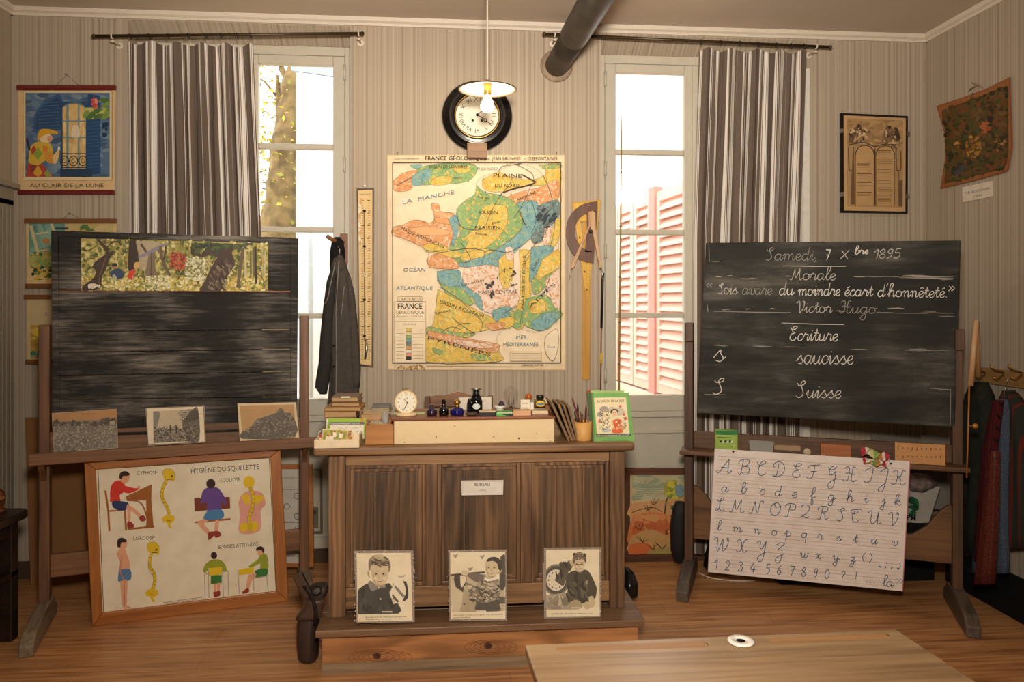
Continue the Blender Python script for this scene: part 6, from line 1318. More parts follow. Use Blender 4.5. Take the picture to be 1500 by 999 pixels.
a.line(XY('250,475 300,462 330,475 350,450'), 3, '8a8478', sm=True); a.line(XY('380,470 480,450'), 3, '8a8478'); a.ell(440, 495, 5, 4, '8a8478'); a.rect(205, 470, 250, 474, 'c8c2b2')
S('school_magazine', 'white and green school booklet standing behind the card tray', 'book', a.mb, INK, solid=False, world=True)
b, (x0, x1, z0, z1) = bx(535, 576.5, 622, 657, -1.10, .14, zb=ZT); t = T('wooden_box', 'plain orange-brown wooden box between the booklet and the cream box', 'box', ((x0+x1)/2, -1.03, ZT))
BOXW = wood('orange_box_wood', '9c6230', 'bd8346', 0, 30, .5); w_ = .006
P('box', MB().box(x0, x1, -1.10, -1.094, ZT, z1).box(x0, x1, -.966, -.96, ZT, z1).box(x0, x0+w_, -1.094, -.966, ZT, z1).box(x1-w_, x1, -1.094, -.966, ZT, z1).box(x0+w_, x1-w_, -1.094, -.966, ZT, z1-.018), BOXW, t, .0015)
zi = z1-.018
S('crumpled_paper', 'crumpled grey-white paper sticking out of the wooden box', 'paper', MB().ball((x0+.075, -1.03, zi+.032), .02, .9, .9, 1.5, 9).ball((x0+.04, -1.03, zi+.013), .02, 1.6, 1.2, .6, 8), flat('grey_paper', 'a8a198', .7, var=.25, scale=60))
S('crayon', 'yellow-brown crayon lying across the open wooden box', 'crayon', MB().tube([(x0+.01, -1.06, zi+.014), (x1-.01, -1.07, zi+.012)], .005, 6), flat('crayon_ochre', 'b89850', .5))
BOOKG = 'old books stacked at the left of the desk'
PAGES = flat('old_pages', 'b9976a', .8)
def book(label, u0, u1, v0, v1, y, dep, zb, col, grp=BOOKG, tilt=0, name='old_book'):
    x0, x1, z0, z1 = W.rect(u0, u1, v0, v1, y); h = z1-z0; cv = .0035
    t = T(name, label, 'book', ((x0+x1)/2, y+dep/2, zb), group=grp); t.rotation_euler.z = tilt
    m = flat('cover_'+col, col, .6, var=.12, scale=18)
    P('cover', MB().box(x0, x1, y, y+dep, zb, zb+cv).box(x0, x1, y, y+dep, zb+h-cv, zb+h).box(x0, x0+cv, y, y+dep, zb+cv, zb+h-cv), m, t, .001)
    P('pages', MB().box(x0+cv, x1-.005, y+.004, y+dep-.004, zb+cv, zb+h-cv), PAGES, t)
    return zb+h
z = ZT
z = book('grey closed book at the very bottom of the tall book stack', 478, 524, 611, 628, -.86, .15, z, '4a3a2e')
for lab, u0, u1, v0, v1, c, tl in (('dark brown book second from the bottom of the tall book stack', 477, 518, 602, 611, '5d3e28', 0), ('orange-brown book third from the bottom of the tall stack', 474, 522, 592, 602, '94663a', .02), ('tan spread book third from the top of the tall stack', 476, 530, 586, 592, 'a5743f', -.03),
        ('brown book second from the top of the tall stack, white scrap on its spine', 485, 527, 579, 586, '8a5a32', .02), ('grey-brown book on top of the tall stack', 486, 526, 571, 579, '755a44', -.02)):
    z = book(lab, u0, u1, v0, v1, -.87+R.uniform(-.01, .01), .15, z, c, tilt=tl)
p = W.py(-.882).hit(506, 581.5); S('paper_slip', 'small white slip lying against the upper book of the tall stack', 'paper', MB().box(p.x-.018, p.x+.02, -.889, -.887, p.z-.004, p.z+.003), flat('slip_white', 'e0d4c0', .8))
z = ZT
for lab, u0, u1, v0, v1, c, tl in (('grey book at the bottom of the low stack left of the alarm clock', 530, 572, 606, 627, '968a78', 0), ('orange-brown thick book in the middle of the low stack', 528, 570, 596, 606, 'a8703a', .02), ('pale book second from the top of the low stack', 533, 572, 591.5, 596, 'b5a486', -.04), ('grey-blue book on top of the low stack left of the alarm clock', 543, 571, 587, 591.5, '6d6f70', .03)):
    z = book(lab, u0, u1, v0, v1, -.86, .14, z, c, tilt=tl)

# right end: slates leaning, pen pot, reading books
def leaning(label, ub, vb, ut, vt, th, y, dep, col, name='school_slate'):
    pl = W.py(y); pb, pt_ = pl.hit(ub, vb), pl.hit(ut, vt); pb.z = max(pb.z, ZT); d_ = (pt_-pb).normalized(); n = Vector((d_.z, 0, -d_.x))*th
    t = T(name, label, 'slate', (pb.x, y+dep/2, ZT), group='slates leaning against the cream box')
    m = wood('slate_frame_'+col, '5d4630', col, 2, 40, .6); e = Vector((0, dep, 0)); f = d_*.018
    lo = Vector((0, 0, max(0, ZT-(pb+n).z)))
    P('frame', MB().prism([pb+lo, pt_, pt_+n, pb+n+lo], (0, .018, 0)).prism([pb+lo+e, pt_+e, pt_+n+e, pb+n+lo+e], (0, -.018, 0)).prism([v+Vector((0, .018, 0)) for v in (pb+lo, pb+lo+f, pb+n+lo+f, pb+n+lo)], (0, dep-.036, 0)).prism([v+Vector((0, .018, 0)) for v in (pt_, pt_-f, pt_+n-f, pt_+n)], (0, dep-.036, 0)), m, t, .002)
    P('slate_panel', MB().prism([v+Vector((0, .018, 0)) for v in (pb+lo+f+n*.25, pt_-f+n*.25, pt_-f+n*.75, pb+lo+f+n*.75)], (0, dep-.036, 0)), flat('slate_grey', '33343a', .7), t)
for k, (ub, vb, ut, vt, c) in enumerate(((832, 656, 807, 592, '8f6c4a'), (836.5, 655.5, 817, 593, '9c7850'), (840.5, 655, 824, 594, '84623f'), (845, 654.5, 831, 595, '94714c'))):
    leaning(('leftmost wooden-framed slate leaning on the right end of the cream box', 'second slate from the left of the leaning row', 'third slate from the left of the leaning row', 'rightmost slate of the leaning row, next to the pen pot')[k], ub, vb, ut, vt, .011, -1.10+.006*k, .20, c)
q = W.py(-1.06); p = q.hit(854, 653); k = q.hit(867, 640).x-p.x; h = q.hit(854, 617).z-ZT
t = T('pen_pot', 'plain yellow-ochre pot full of pens beside the green reading book', 'pot', (p.x, -1.06, ZT))
P('pot', MB().lathe([(k*.92, 0), (k*.95, .002), (k, h), (k*.93, h), (k*.9, .01)], (p.x, -1.06, ZT), seg=32), flat('ochre_card', 'd6a25c', .5), t)
R = random.Random(60)
PENS = [(837, 579, '6d2a22', 'red-brown'), (846, 588, '2c2320', 'dark'), (859, 591, '5d241c', 'dark red'), (841, 600, '3a3430', 'grey'), (849, 600, '6b4a30', 'brown'), (853, 604, '26221f', 'black'), (862, 606, '8a7a66', 'pale'), (844, 596, '4a1f1a', 'maroon')]
for i, (u, v, c, nm) in enumerate(PENS):
    top = W.py(-1.06+.01*((i % 3)-1)).hit(u, v); bot = Vector((p.x+(-1)**i*.012+.002*i-.008, -1.06+.012*((i % 3)-1), ZT+.012)); d_ = top-bot
    t = T('pen', '%s pen holder in the ochre pot, %s' % (nm, ('tallest and leaning far left', 'leaning slightly left behind the tallest', 'upright at the right', 'short at the left rim', 'short in the middle', 'short right of the middle', 'short at the right rim', 'short, just left of the middle')[i]), 'pen', tuple(bot), group='pens in the ochre pot')
    P('holder', MB().tube([bot, bot+d_*.5, bot+d_*.8, bot+d_*.9], [.003, .0034, .0042, .003], 8), flat('pen_'+c, c, .35), t)
    P('nib', MB().tube([bot+d_*.9, bot+d_], [.0026, .0006], 6), STEEL, t)
# books at the right corner
def stand_book(label, quad, y, lean, th, col, draw=None, name='reading_book'):
    pl = W.py(y, lean, ZT+.001); a = Art(pl, 800, 560, 9.993); a.slab(quad, .003, col)
    if draw: draw(a)
    t = T(name, label, 'book', tuple(pl.hit(800+(quad[2][0]+quad[3][0])/20, 650)), group='reading books at the right corner of the desk')
    P('cover', a.mb, INK, t, solid=False, world=True)
    f = [a.pt(x, yy, 0)-pl.n*.0035 for x, yy in quad]
    P('pages', MB().prism(f, -pl.n*th), PAGES, t, world=True)
    P('back_cover', MB().prism([v-pl.n*(th+.0005) for v in f], -pl.n*.003), flat('cover_'+col, col, .6, var=.12, scale=18), t, world=True)
def gb(a):
    R = random.Random(70); G1 = '7db163'
    a.poly(XY('668,152 1210,152 1295,866 692,868'), G1); a.poly(XY('668,152 690,152 716,868 692,868'), '5f9450')
    a.poly(XY('700,226 1166,218 1222,748 744,756'), 'f0e0b8'); a.line(XY('840,186 1030,184'), 12, '639a4e'); a.text('AU JARDIN DE LA JOIE', 940, 292, 36, '5c4a3a', 404, -.02, bold=.01)
    a.ell(850, 400, 70, 52, 'a89f92'); a.ell(790, 470, 46, 40, 'a89f92'); a.ell(1060, 430, 90, 60, 'cfc5ae'); a.ell(960, 380, 40, 24, 'cfc5ae')
    a.ell(855, 470, 36, 42, 'efcfa2'); a.ell(860, 500, 10, 5, 'd06a4a'); a.ell(1000, 432, 62, 44, '54423a'); a.ell(1002, 452, 44, 46, 'f0d2ae'); a.ell(985, 446, 5, 5, '3a2c24'); a.ell(1018, 446, 5, 5, '3a2c24'); a.line(XY('990,474 1002,480 1014,474'), 5, 'b04a3a', sm=True); a.ell(982, 466, 9, 6, 'e09a80'); a.ell(1022, 466, 9, 6, 'e09a80')
    a.sm(XY('970,560 1040,536 1110,560 1090,640 1120,736 960,738 985,640'), 'e0683c'); a.sm(XY('820,540 900,530 940,620 880,680 820,650'), 'efdfb8'); a.fuzz((780, 400, 930, 720), 90, ['6d6457', 'e4cfa2', 'b5a88c', '4f6a44', 'e8d8b0', '8a7d6a'], 9, 1.4, None, R); a.fuzz((1060, 500, 1180, 680), 60, ['6d8a5a', 'd98a5a', '7d7364', 'ead8b0'], 9, 1.4, None, R); a.fuzz((960, 560, 1110, 700), 40, ['f0a878', 'c84a2c', 'f0d8a0'], 12, 1.4, None, R)
    for x, y in ((1085, 352), (1135, 470), (1168, 530), (780, 572)): a.ell(x, y, 20, 20, 'cf5a40'); a.ell(x+3, y-3, 8, 8, 'e8a080')
    a.line(XY('800,640 870,690 940,630'), 8, '6d6457', sm=True); a.sm(XY('820,700 940,690 935,720 840,730'), 'b5bcc0'); a.sm(XY('1080,640 1170,640 1150,690 1095,690'), 'c9a070')
    a.poly(XY('730,762 1236,748 1246,780 736,796'), '3f4a42'); a.text('MÉTHODE MODERNE DE LECTURE', 988, 786, 18, 'e8dcc0', 470, -.02, bold=.01); a.line(XY('890,822 1050,820'), 5, '5c8a4c'); a.text('LIBRAIRIE CLASSIQUE', 995, 856, 14, '4c6a42', 400, -.01)
stand_book('green reading book with two children and flowers on its cover, at the desk\'s right corner', XY('668,152 1210,152 1295,866 692,868'), -1.10, rad(14), .008, '7db163', gb)
stand_book('pale green book just behind the flowery reading book', XY('655,122 1140,122 1225,856 700,858'), -1.082, rad(14), .006, 'a3bf6c')
stand_book('dark green book with a red spine top, hindmost at the desk\'s right corner', XY('596,122 650,120 1180,840 670,845'), -1.055, rad(14), .010, '46643c', lambda a: a.poly(XY('592,122 650,118 652,146 604,150'), 'b0382a'))
# ------------------------------------------------------------------ hung between the windows
def rings_px(pl, levels, seg=28, fold=0, nf=7, seed=0, back=0):
    """soft hanging shape: levels (v, uL, uR, half-depth); returns rings around the plane"""
    R = random.Random(seed); ph = R.uniform(0, 6); out = []
    for i, (v, ul, ur, th) in enumerate(levels):
        a, b = pl.hit(ul, v), pl.hit(ur, v); c = (a+b)/2; h = (b-a)/2; g = min(1, i/3)
        ring = []
        for k in range(seg):
            t = 2*pi*k/seg; r = 1+fold*g*sin(nf*t+ph+.25*i)+fold*.5*g*sin(2.3*nf*t+ph)
            cc, ss = cos(t), sin(t)
            x = math.copysign(abs(cc)**.8, cc); y = math.copysign(abs(ss)**.8, ss)
            ring.append(c+h*x*(1+(r-1)*.3)+pl.n*(th*y*r+back))
        out.append(ring)
    return out
def refine(lv, n=3):
    out = []
    for a, b in zip(lv, lv[1:]):
        for k in range(n): out.append(tuple(x+(y-x)*k/n for x, y in zip(a, b)))
    return out+[lv[-1]]
CLOTHG, CLOTHK = flat('grey_smock_cloth', '4c4641', .9, var=.12, scale=40, spec=.1), flat('black_felt', '1c1b1a', .9, var=.15, scale=30, spec=.1)
t = T('coat_hook', 'small dark wooden coat peg on the wall beside the left window', 'hook', tuple(W.py(0).hit(503, 375)))
x0, x1, z0, z1 = W.rect(498, 509, 342, 386, -.02); P('back_plate', MB().box(x0, x1, -.02, 0, z0, z1), OAKZ, t, .003)
p = W.py(-.02).hit(503, 356); P('peg', MB().tube([p, p+Vector((-.05, -.05, .012)), p+Vector((-.075, -.075, .03))], [.012, .011, .012], 10), LATH, t)
qc = W.py(-.10)
S('felt_cap', 'black felt cap hanging on the peg behind the grey smock', 'cap', MB().loft(rings_px(qc, refine([(346, 488, 496, .008), (352, 484, 501, .018), (368, 481, 504, .022), (390, 480.5, 503, .02), (412, 483, 500, .012)]), back=-.052)), CLOTHK, solid=True, world=True)
t = T('school_smock', 'dark grey smock with pale piping hanging on the peg by the left window', 'smock', tuple(qc.hit(497, 640)))
P('hanger_hook', MB().tube([qc.hit(498, 380)+Vector((0, -.01, 0)), qc.hit(498, 366)+Vector((0, -.01, 0)), qc.hit(495.5, 361)+Vector((0, -.01, 0))], .002, 6), STEEL, t)
lv = refine([(374, 494, 501, .012), (384, 491, 506, .022), (400, 488, 511, .036), (424, 485, 518, .045), (460, 483, 522, .052), (510, 483, 525, .056), (560, 483, 526, .058), (600, 480, 526, .06), (640, 480, 525, .06)])
P('body', MB().loft(rings_px(qc, lv, 40, .10, 7, 3)), CLOTHG, t)
lv = refine([(392, 487, 496, .02), (412, 480, 494, .03), (450, 475, 491, .034), (490, 471, 489, .036), (530, 468.5, 487, .036), (556, 464, 484, .034), (566, 463, 482, .034), (576, 470, 480, .028)])
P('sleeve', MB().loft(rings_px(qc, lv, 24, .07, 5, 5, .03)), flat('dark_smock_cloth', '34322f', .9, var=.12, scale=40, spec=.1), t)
lv = refine([(405, 508, 514, .018), (430, 510, 520, .026), (480, 513, 525, .03), (540, 516, 529, .03), (566, 517, 528, .028)])
P('sleeve', MB().loft(rings_px(qc, lv, 24, .07, 5, 8, .02)), CLOTHG, t)
P('collar', MB().loft(rings_px(qc, refine([(378, 490, 504, .024), (392, 486, 506, .04), (402, 487, 500, .034)]), 20, .04, 5, 2, .012)), CLOTHG, t)
PIP = flat('grey_piping', '8a847b', .8); of = qc.n*.075
P('piping', MB().tube([qc.hit(*u)+of for u in XY('499,384 497,420 495,460 496,520 495,580 496,630')], .0022, 6), PIP, t)
P('piping', MB().tube([qc.hit(*u)+of for u in XY('494,386 489,410 483,438 479,445')], .0022, 6), PIP, t)
P('piping', MB().tube([qc.hit(*u)+of for u in XY('502,470 505,440 507,420')], .0018, 6), PIP, t)
for v in (505, 535): P('button', MB().ball(qc.hit(492, v)+of*.95, .006, 1, .5, 1, 8), CLOTHK, t)

# long mirror-framed thermometer
q = W.py(-.014); v = lambda u, w_: q.hit(u, w_)
t = T('thermometer', 'tall ivory demonstration thermometer in a shiny metal frame left of the map', 'thermometer', tuple(v(536, 538)))
O = [v(*u) for u in XY('522.5,276 548,275 547,538 525,536')]; I_ = [v(*u) for u in XY('524.5,279 545.5,278 544.5,535 527,533')]
fm = MB()
for k in range(4):
    j = (k+1) % 4; b_ = Vector((0, .013, 0)); fm.hexa([O[k]+b_, O[j]+b_, I_[j]+b_, I_[k]+b_, O[k], O[j], I_[j], I_[k]])
P('frame', fm, flat('polished_nickel', 'c9beae', .15, 1, .05), t, .002)
a = Art(W.py(-.010), 440, 260, 2.379); a.slab(XY('200,44 252,44 248,655 208,652'), .006, 'd9b884'); a.poly(XY('201,45 251,45 247,654 209,651'), 'e4c48c')
R = random.Random(80)
for k in range(64):
    y = 80+k*8.8; a.line([(212, y), (219 if k % 5 else 224-3, y)], 1.4 if k % 5 else 2.2, '8a6a42', 0); a.line([(236 if k % 5 else 233, y), (243, y)], 1.4 if k % 5 else 2.2, '8a6a42', 0)
for k in range(12): a.text(str(50-k*5), 241, 122+k*44, 8, '7a5a38')
a.text('THERMOMÈTRE', 226, 62, 6, '7a5a38', 40); a.fuzz((202, 60, 216, 250), 30, ['f4e4c0', 'd0a868'], 5, 2.5, None, R, 1.57)
P('scale_plate', a.mb, INK, t, solid=False, world=True)
P('glass_tube', MB().tube([v(533.8, 309)+Vector((0, -.004, 0)), v(534.5, 500)+Vector((0, -.004, 0))], .0034, 8), flat('tube_glass', '8a6f50', .15, spec=.8), t)
for w_ in (309, 361, 439, 492): P('tube_clip', MB().ball(v(534, w_)+Vector((0, -.006, 0)), .0085, 1, .6, .8, 8), IRON, t)
P('mercury_bulb', MB().tube([v(537, 497)+Vector((0, -.006, 0)), v(537, 512)+Vector((0, -.006, 0)), v(535, 526)+Vector((0, -.006, 0))], [.005, .008, .006], 8), STEEL, t)
P('nail', MB().tube([W.py(0).hit(534.5, 272), W.py(-.02).hit(534.5, 272)], .003, 6), STEEL, t)

# drawing instruments hung right of the map
YELW = wood('yellow_wood', 'c9962a', 'e0b23e', 2, 30, .45); YEL2 = wood('ochre_wood', 'b07a1e', 'cc962e', 2, 30, .45); PROT = wood('dark_protractor_wood', '4a2a18', '74482a', 2, 40, .4); PALEW = wood('compass_wood', 'b0825a', 'cda67c', 2, 30, .45)
def flatpiece(y, pts, th, hole=None): return MB().prism([W.py(-y).hit(*p) for p in pts], (0, th, 0))
px = lambda s_: [(820+x/3.03, 270+y/3.027) for x, y in XY(s_)]
t = T('ruler', 'long ochre blackboard ruler hanging right of the map', 'ruler', tuple(W.py(0).hit(858, 556))); P('blade', flatpiece(.010, px('100,80 142,80 134,866 98,866'), .008), YEL2, t, .002); p = W.py(0).hit(860, 303); P('nail', MB().tube([p, p+Vector((0, -.06, 0))], .0025, 6), STEEL, t)
b = MB(); q = W.py(-.021); O = [q.hit(*p) for p in px('54,80 184,68 120,528')]; c_ = (O[0]+O[1]+O[2])/3; I_ = [c_+(p-c_)*.42 for p in O]
for k in range(3):
    j = (k+1) % 3; e = Vector((0, .008, 0)); b.hexa([O[k]+e, O[j]+e, I_[j]+e, I_[k]+e, O[k], O[j], I_[j], I_[k]])
t = T('set_square', 'bright yellow wooden set square hanging over the ruler', 'set square', tuple(O[2])); P('blade', b, YELW, t, .0015)
mk = Art(W.py(-.0225), 820, 270, 3.03); 
for k in range(30): mk.line([(60+k*4.1, 80-k*.38), (60+k*4.1, 86-k*.38)], 1, '6d4a18', 0); mk.line([(182-k*2.1, 90+k*14), (176-k*2.1, 90+k*14)], 1.2, '6d4a18', 0)
for x, y in ((88, 236), (110, 388), (120, 468)): mk.ell(x, y, 4, 5, '7a5218')
P('graduations', mk.mb, INK, t, solid=False, world=True)
outer = [(168, 75), (130, 80), (90, 95), (55, 125), (34, 165), (28, 215), (34, 262), (60, 310), (100, 340), (150, 350)]
inner = [(154, 300), (112, 288), (84, 262), (68, 225), (70, 185), (88, 150), (118, 130), (168, 122)]
t = T('protractor', 'dark brown half-ring blackboard protractor over the set square', 'protractor', tuple(W.py(-.03).hit(870, 385)))
cv = lambda l: [(820+x/3.03, 270+y/3.027) for x, y in smooth(l, 4)]
o_, i_ = [W.py(-.034).hit(*p) for p in cv(outer)], [W.py(-.034).hit(*p) for p in cv(inner)[::-1]]
n = min(len(o_), len(i_)); b = MB(); e = Vector((0, .008, 0))
oo = [o_[int(k*(len(o_)-1)/24)] for k in range(25)]; ii = [i_[int(k*(len(i_)-1)/24)] for k in range(25)]
b.loft([[oo[k], ii[k], ii[k]+e, oo[k]+e] for k in range(25)], smooth=False); P('arc', b, PROT, t, .001)
P('base_bar', flatpiece(.034, px('120,128 150,118 168,122 154,300 112,300 122,200'), .008), PROT, t)
t = T('blackboard_compass', 'pale wooden blackboard compass straddling the brown protractor', 'compass', tuple(W.py(-.04).hit(860, 395)))
P('arm', flatpiece(.048, px('126,122 150,118 152,140 66,366 50,376 52,356 130,180'), .012), PALEW, t, .002)
P('arm', flatpiece(.060, px('130,124 146,116 158,126 160,200 188,366 178,374 146,210 138,200'), .012), PALEW, t, .002)
p = W.py(-.064).hit(866, 339); P('pivot', MB().lathe([(.010, 0), (.010, .022)], p+Vector((0, .018, 0)), (0, -1, 0), 14), IRON, t)
P('point', MB().tube([W.py(-.045).hit(838.5, 391), W.py(-.045).hit(833, 411)], [.0025, .001], 6), STEEL, t); P('chalk_holder', MB().tube([W.py(-.055).hit(880.5, 392), W.py(-.055).hit(884, 412)], [.005, .004], 8), STEEL, t)
t = T('pointer_stick', 'thin dark pointer with a yellow band hanging beside the right window frame', 'stick', tuple(W.py(-.01).hit(880, 575)))
q = W.py(-.02); P('shaft', MB().tube([q.hit(881, 470), q.hit(879.5, 590)], .004, 8), LATH, t); P('dark_sleeve', MB().tube([q.hit(884.5, 400), q.hit(882.5, 410), q.hit(881, 480)], [.004, .008, .007], 8), IRON, t); P('yellow_band', MB().tube([q.hit(880.7, 517), q.hit(880.4, 533)], .0065, 8), flat('bright_yellow', 'e0b820', .4), t)
q = W.py(.07); pts = [q.hit(911, 164), q.hit(909.5, 300), q.hit(908, 440), q.hit(906.5, 570)]; 
d_ = pts[3]-pts[2]; pts.append(pts[3]+d_*((.80-pts[3].z)/d_.z)); pts[-1].z = .832
t = T('bamboo_rod', 'thin bamboo rod standing upright against the right window panes', 'stick', tuple(pts[-1])); BAM = flat('bamboo', '8a7a34', .5, var=.25, scale=20)
P('rod', MB().tube(pts, [.003, .0045, .006, .007, .008], 8), BAM, t)
for f in (.2, .38, .55, .7, .84): P('node', MB().torus(pts[0].lerp(pts[-1], f), .0055+.002*f, .0025, (0, 0, 1), 12, 6), flat('bamboo_node', '5f4f22', .6), t)

# ------------------------------------------------------------------ leather satchel by the platform
q = W.py(-1.0, 0); t = T('leather_satchel', 'limp dark leather satchel leaning between the left stand and the platform', 'bag', tuple(PZ(0).hit(454, 962)))
lv = refine([(905, 438, 476, .05), (898, 437, 477, .045), (890, 444, 478, .04)])
q1 = W.py(-1.06); LEV = [(966, 444, 464, .045), (961, 438, 466, .06), (940, 436, 466.5, .065), (910, 436, 467, .06), (893, 441, 470, .05), (876, 447, 476, .045), (862, 451, 482, .04), (856, 458, 480, .03)]
P('body', MB().loft(rings_px(q1, refine(LEV), 26, .05, 4, 4)), LEATHER, t)
P('flap', MB().loft(rings_px(q1, refine([(900, 436, 468, .02), (896, 437, 474, .03), (886, 445, 476, .03), (870, 452, 479, .03)]), 24, .06, 4, 6, .045)), flat('worn_leather', '4a362c', .5, var=.2, scale=16), t)
w3 = lambda u, v, y: W.py(y).hit(u, v)
P('front_pocket', MB().loft([[w3(u+dx, v+dy, y) for dx, dy, y in ((-8, 3, -1.10), (4, -6, -1.10), (8, -3, -1.0), (-4, 6, -1.0))] for u, v in ((436, 842), (446, 862), (456, 880), (462, 890))], smooth=False), flat('worn_leather', '4a362c', .5), t, .006)
P('strap', MB().loft([[w3(u-3, v, -1.14), w3(u+3, v, -1.14), w3(u+3, v, -1.13), w3(u-3, v, -1.13)] for u, v in XY('446,858 454,868 459,880 463,896 462,915')]), flat('black_strap', '1e1713', .5), t)
P('buckle', MB().torus(w3(464, 864, -1.13), .018, .003, (0, -1, .3), 14, 6), IRON, t)

# ------------------------------------------------------------------ left edge: dark side table
DK = wood('black_brown_wood', '120d0a', '2c1e17', 1, 40, .35)
p = PZ(0).hit(27, 933); tx, ty = p.x, p.y; zt = .56
e = PZ(zt).hit(44, 745); t = T('side_table', 'dark stained side table with a lower shelf at the left edge', 'table', (e.x-.25, e.y, 0))
xr = e.x; xl = XL+.02; yf, yk = ty-.50, e.y+.02
b = MB(); b.prism([(xl, yf, zt-.035), (xr-.03, yf, zt-.035)]+[(xr+.0-.05+.05*cos(a_), yk-.05+.05*sin(a_), zt-.035) for a_ in (0, .5, 1, 1.57)]+[(xl, yk, zt-.035)], (0, 0, .035))
P('top', b, DK, t, .006); P('apron', MB().box(xl+.03, xr-.05, yf+.03, yk-.06, zt-.10, zt-.035), DK, t)
for x in (xl+.02, xr-.10):
    for y in (yf+.03, yk-.08): P('leg', MB().box(x, x+.055, y, y+.055, 0, zt-.035), DK, t, .004)
P('shelf', MB().box(xl+.02, xr-.045, yf+.05, yk-.03, .28, .30), DK, t)
S('folder', 'tan folder with loose papers overhanging the side table at left edge', 'folder', MB().box(xl+.02, xr-.05, yf+.2, yk-.12, zt+.072, zt+.080).box(xl+.03, xr-.07, yf+.22, yk-.14, zt+.081, zt+.085), flat('tan_folder', '9a6b40', .7))
S('black_box', 'black box under the tan folder on the side table', 'box', MB().box(xl+.02, xr-.11, yf+.22, yk-.16, zt, zt+.070), BLACKGLOSS, bev=.004)
p = PZ(zt).hit(12, 743); S('turned_knob', 'small turned brown wooden knob standing on the side table behind the folder', 'ornament', MB().lathe([(.035, 0), (.036, .01), (.02, .016), (.03, .035), (.034, .06), (.028, .085), (.012, .10), (.002, .104)], (p.x-.005, yk-.065, zt), seg=22), flat('brown_varnish', '5f3418', .3))
for k in range(5):
    S('magazine', ('old magazine lying on the side table\'s shelf, %s of the pile' % ('bottom', 'second from the bottom', 'middle', 'second from the top', 'top')[k]), 'magazine', MB().box(xl+.03+.01*k, xr-.105-.012*((k*2) % 3), yf+.10, yk-.11-.015*(k % 2), .3005+.017*k, .316+.017*k), flat('magazine_%d' % k, ('8a7a5e', '6d6450', 'a08a66', '5d5a44', '9c7c54')[k], .7), group='magazines on the side table shelf', bev=.001)

# ------------------------------------------------------------------ right stand: ledge things and the alphabet panel
ZL = .7008
def led(u0, u1, v0, v1, y, dep): return bx(u0, u1, v0, v1, y, dep, ER, ZL)
b, (x0, x1, z0, z1) = led(1048, 1080.5, 630, 657, -.08, .03); t = T('chalk_packet', 'small green cardboard packet, leftmost on the right stand\'s ledge', 'packet', ((x0+x1)/2, -.065, ZL), ER)
P('box', b, flat('lime_card', '9ab84e', .5), t, .001)
a = Art(ER.py(-.0806), 1000, 620, 7.5); a.poly(XY('364,76 604,80 604,135 364,128'), '3f8a48'); a.line(XY('370,98 596,104'), 6, '2f6f3a'); a.line(XY('378,152 540,160'), 8, '55742c'); a.line(XY('366,128 603,135'), 5, 'c8cf90')
for k in range(3): a.poly([(405+k*50, 190), (440+k*50, 188), (430+k*50, 212), (412+k*50, 214)], '2c3028'); a.poly([(440+k*48, 190), (460+k*48, 192), (446+k*48, 216), (430+k*48, 214)], 'e8e8dc')
a.line(XY('375,245 590,250'), 5, 'b8c878'); a.fuzz((520, 220, 590, 270), 16, ['c8d070', '7c9a3c'], 9, 1.4, None, random.Random(1))
P('print', a.mb, INK, t, solid=False, world=True)
b = MB(); x0, x1, z0, z1 = ER.rect(1097, 1134, 648, 661, -.075); t = T('plastic_tub', 'low clear plastic tub on the right stand\'s ledge', 'tub', ((x0+x1)/2, -.05, ZL), ER); z0 = ZL
cxm = (x0+x1)/2; hw = (x1-x0)/2
rr = lambda k, z, i=0: [(cxm-hw*k+i, -.08+i, z), (cxm+hw*k-i, -.08+i, z), (cxm+hw*k-i, -.025-i, z), (cxm-hw*k+i, -.025-i, z)]
b.loft([rr(.86, ZL), rr(.97, z1-.006), rr(1.03, z1-.005), rr(1.03, z1), rr(.95, z1, .002), rr(.84, ZL+.003, .002)], smooth=False)
P('tub', b, flat('cloudy_plastic', '9c9890', .2, var=.04), t)
for k, (u0, u1, v0, v1, c, n_, lab, y) in enumerate(((1134, 1173, 653, 662.5, 'a88a68', 'board_eraser', 'pale narrow felt board eraser beside the plastic tub', -.07), (1202, 1247, 651.5, 668, 'b06a38', 'wooden_block', 'plain orange wooden block on the right stand\'s ledge', -.07))):
    b, (x0, x1, z0, z1) = led(u0, u1, v0, v1, y, .045); t = T(n_, lab, ('eraser', 'block')[k], ((x0+x1)/2, y+.02, ZL), ER)
    if k == 0:
        zm = (ZL+z1)/2; P('felt', MB().box(x0, x1, y, y+.045, ZL, zm), flat('eraser_felt', '5f4a3c', .9), t, .002); P('back', MB().box(x0, x1, y, y+.045, zm, z1), flat('eraser_back', 'a88a68', .6), t, .002)
    else: P('block', b, wood('orange_block', '9a5428', 'bd7440', 0, 30, .5), t, .002)
p = ER.lp(1182.5, 658, -.06); S('chalk_lump', 'small lump of whitish chalk on the right stand\'s ledge', 'chalk', MB().ball((p.x, -.06, ZL+.020), .020, 1, .8, 1, 9), flat('chalk_stone', 'c9b894', .9, var=.15, scale=60), ER)
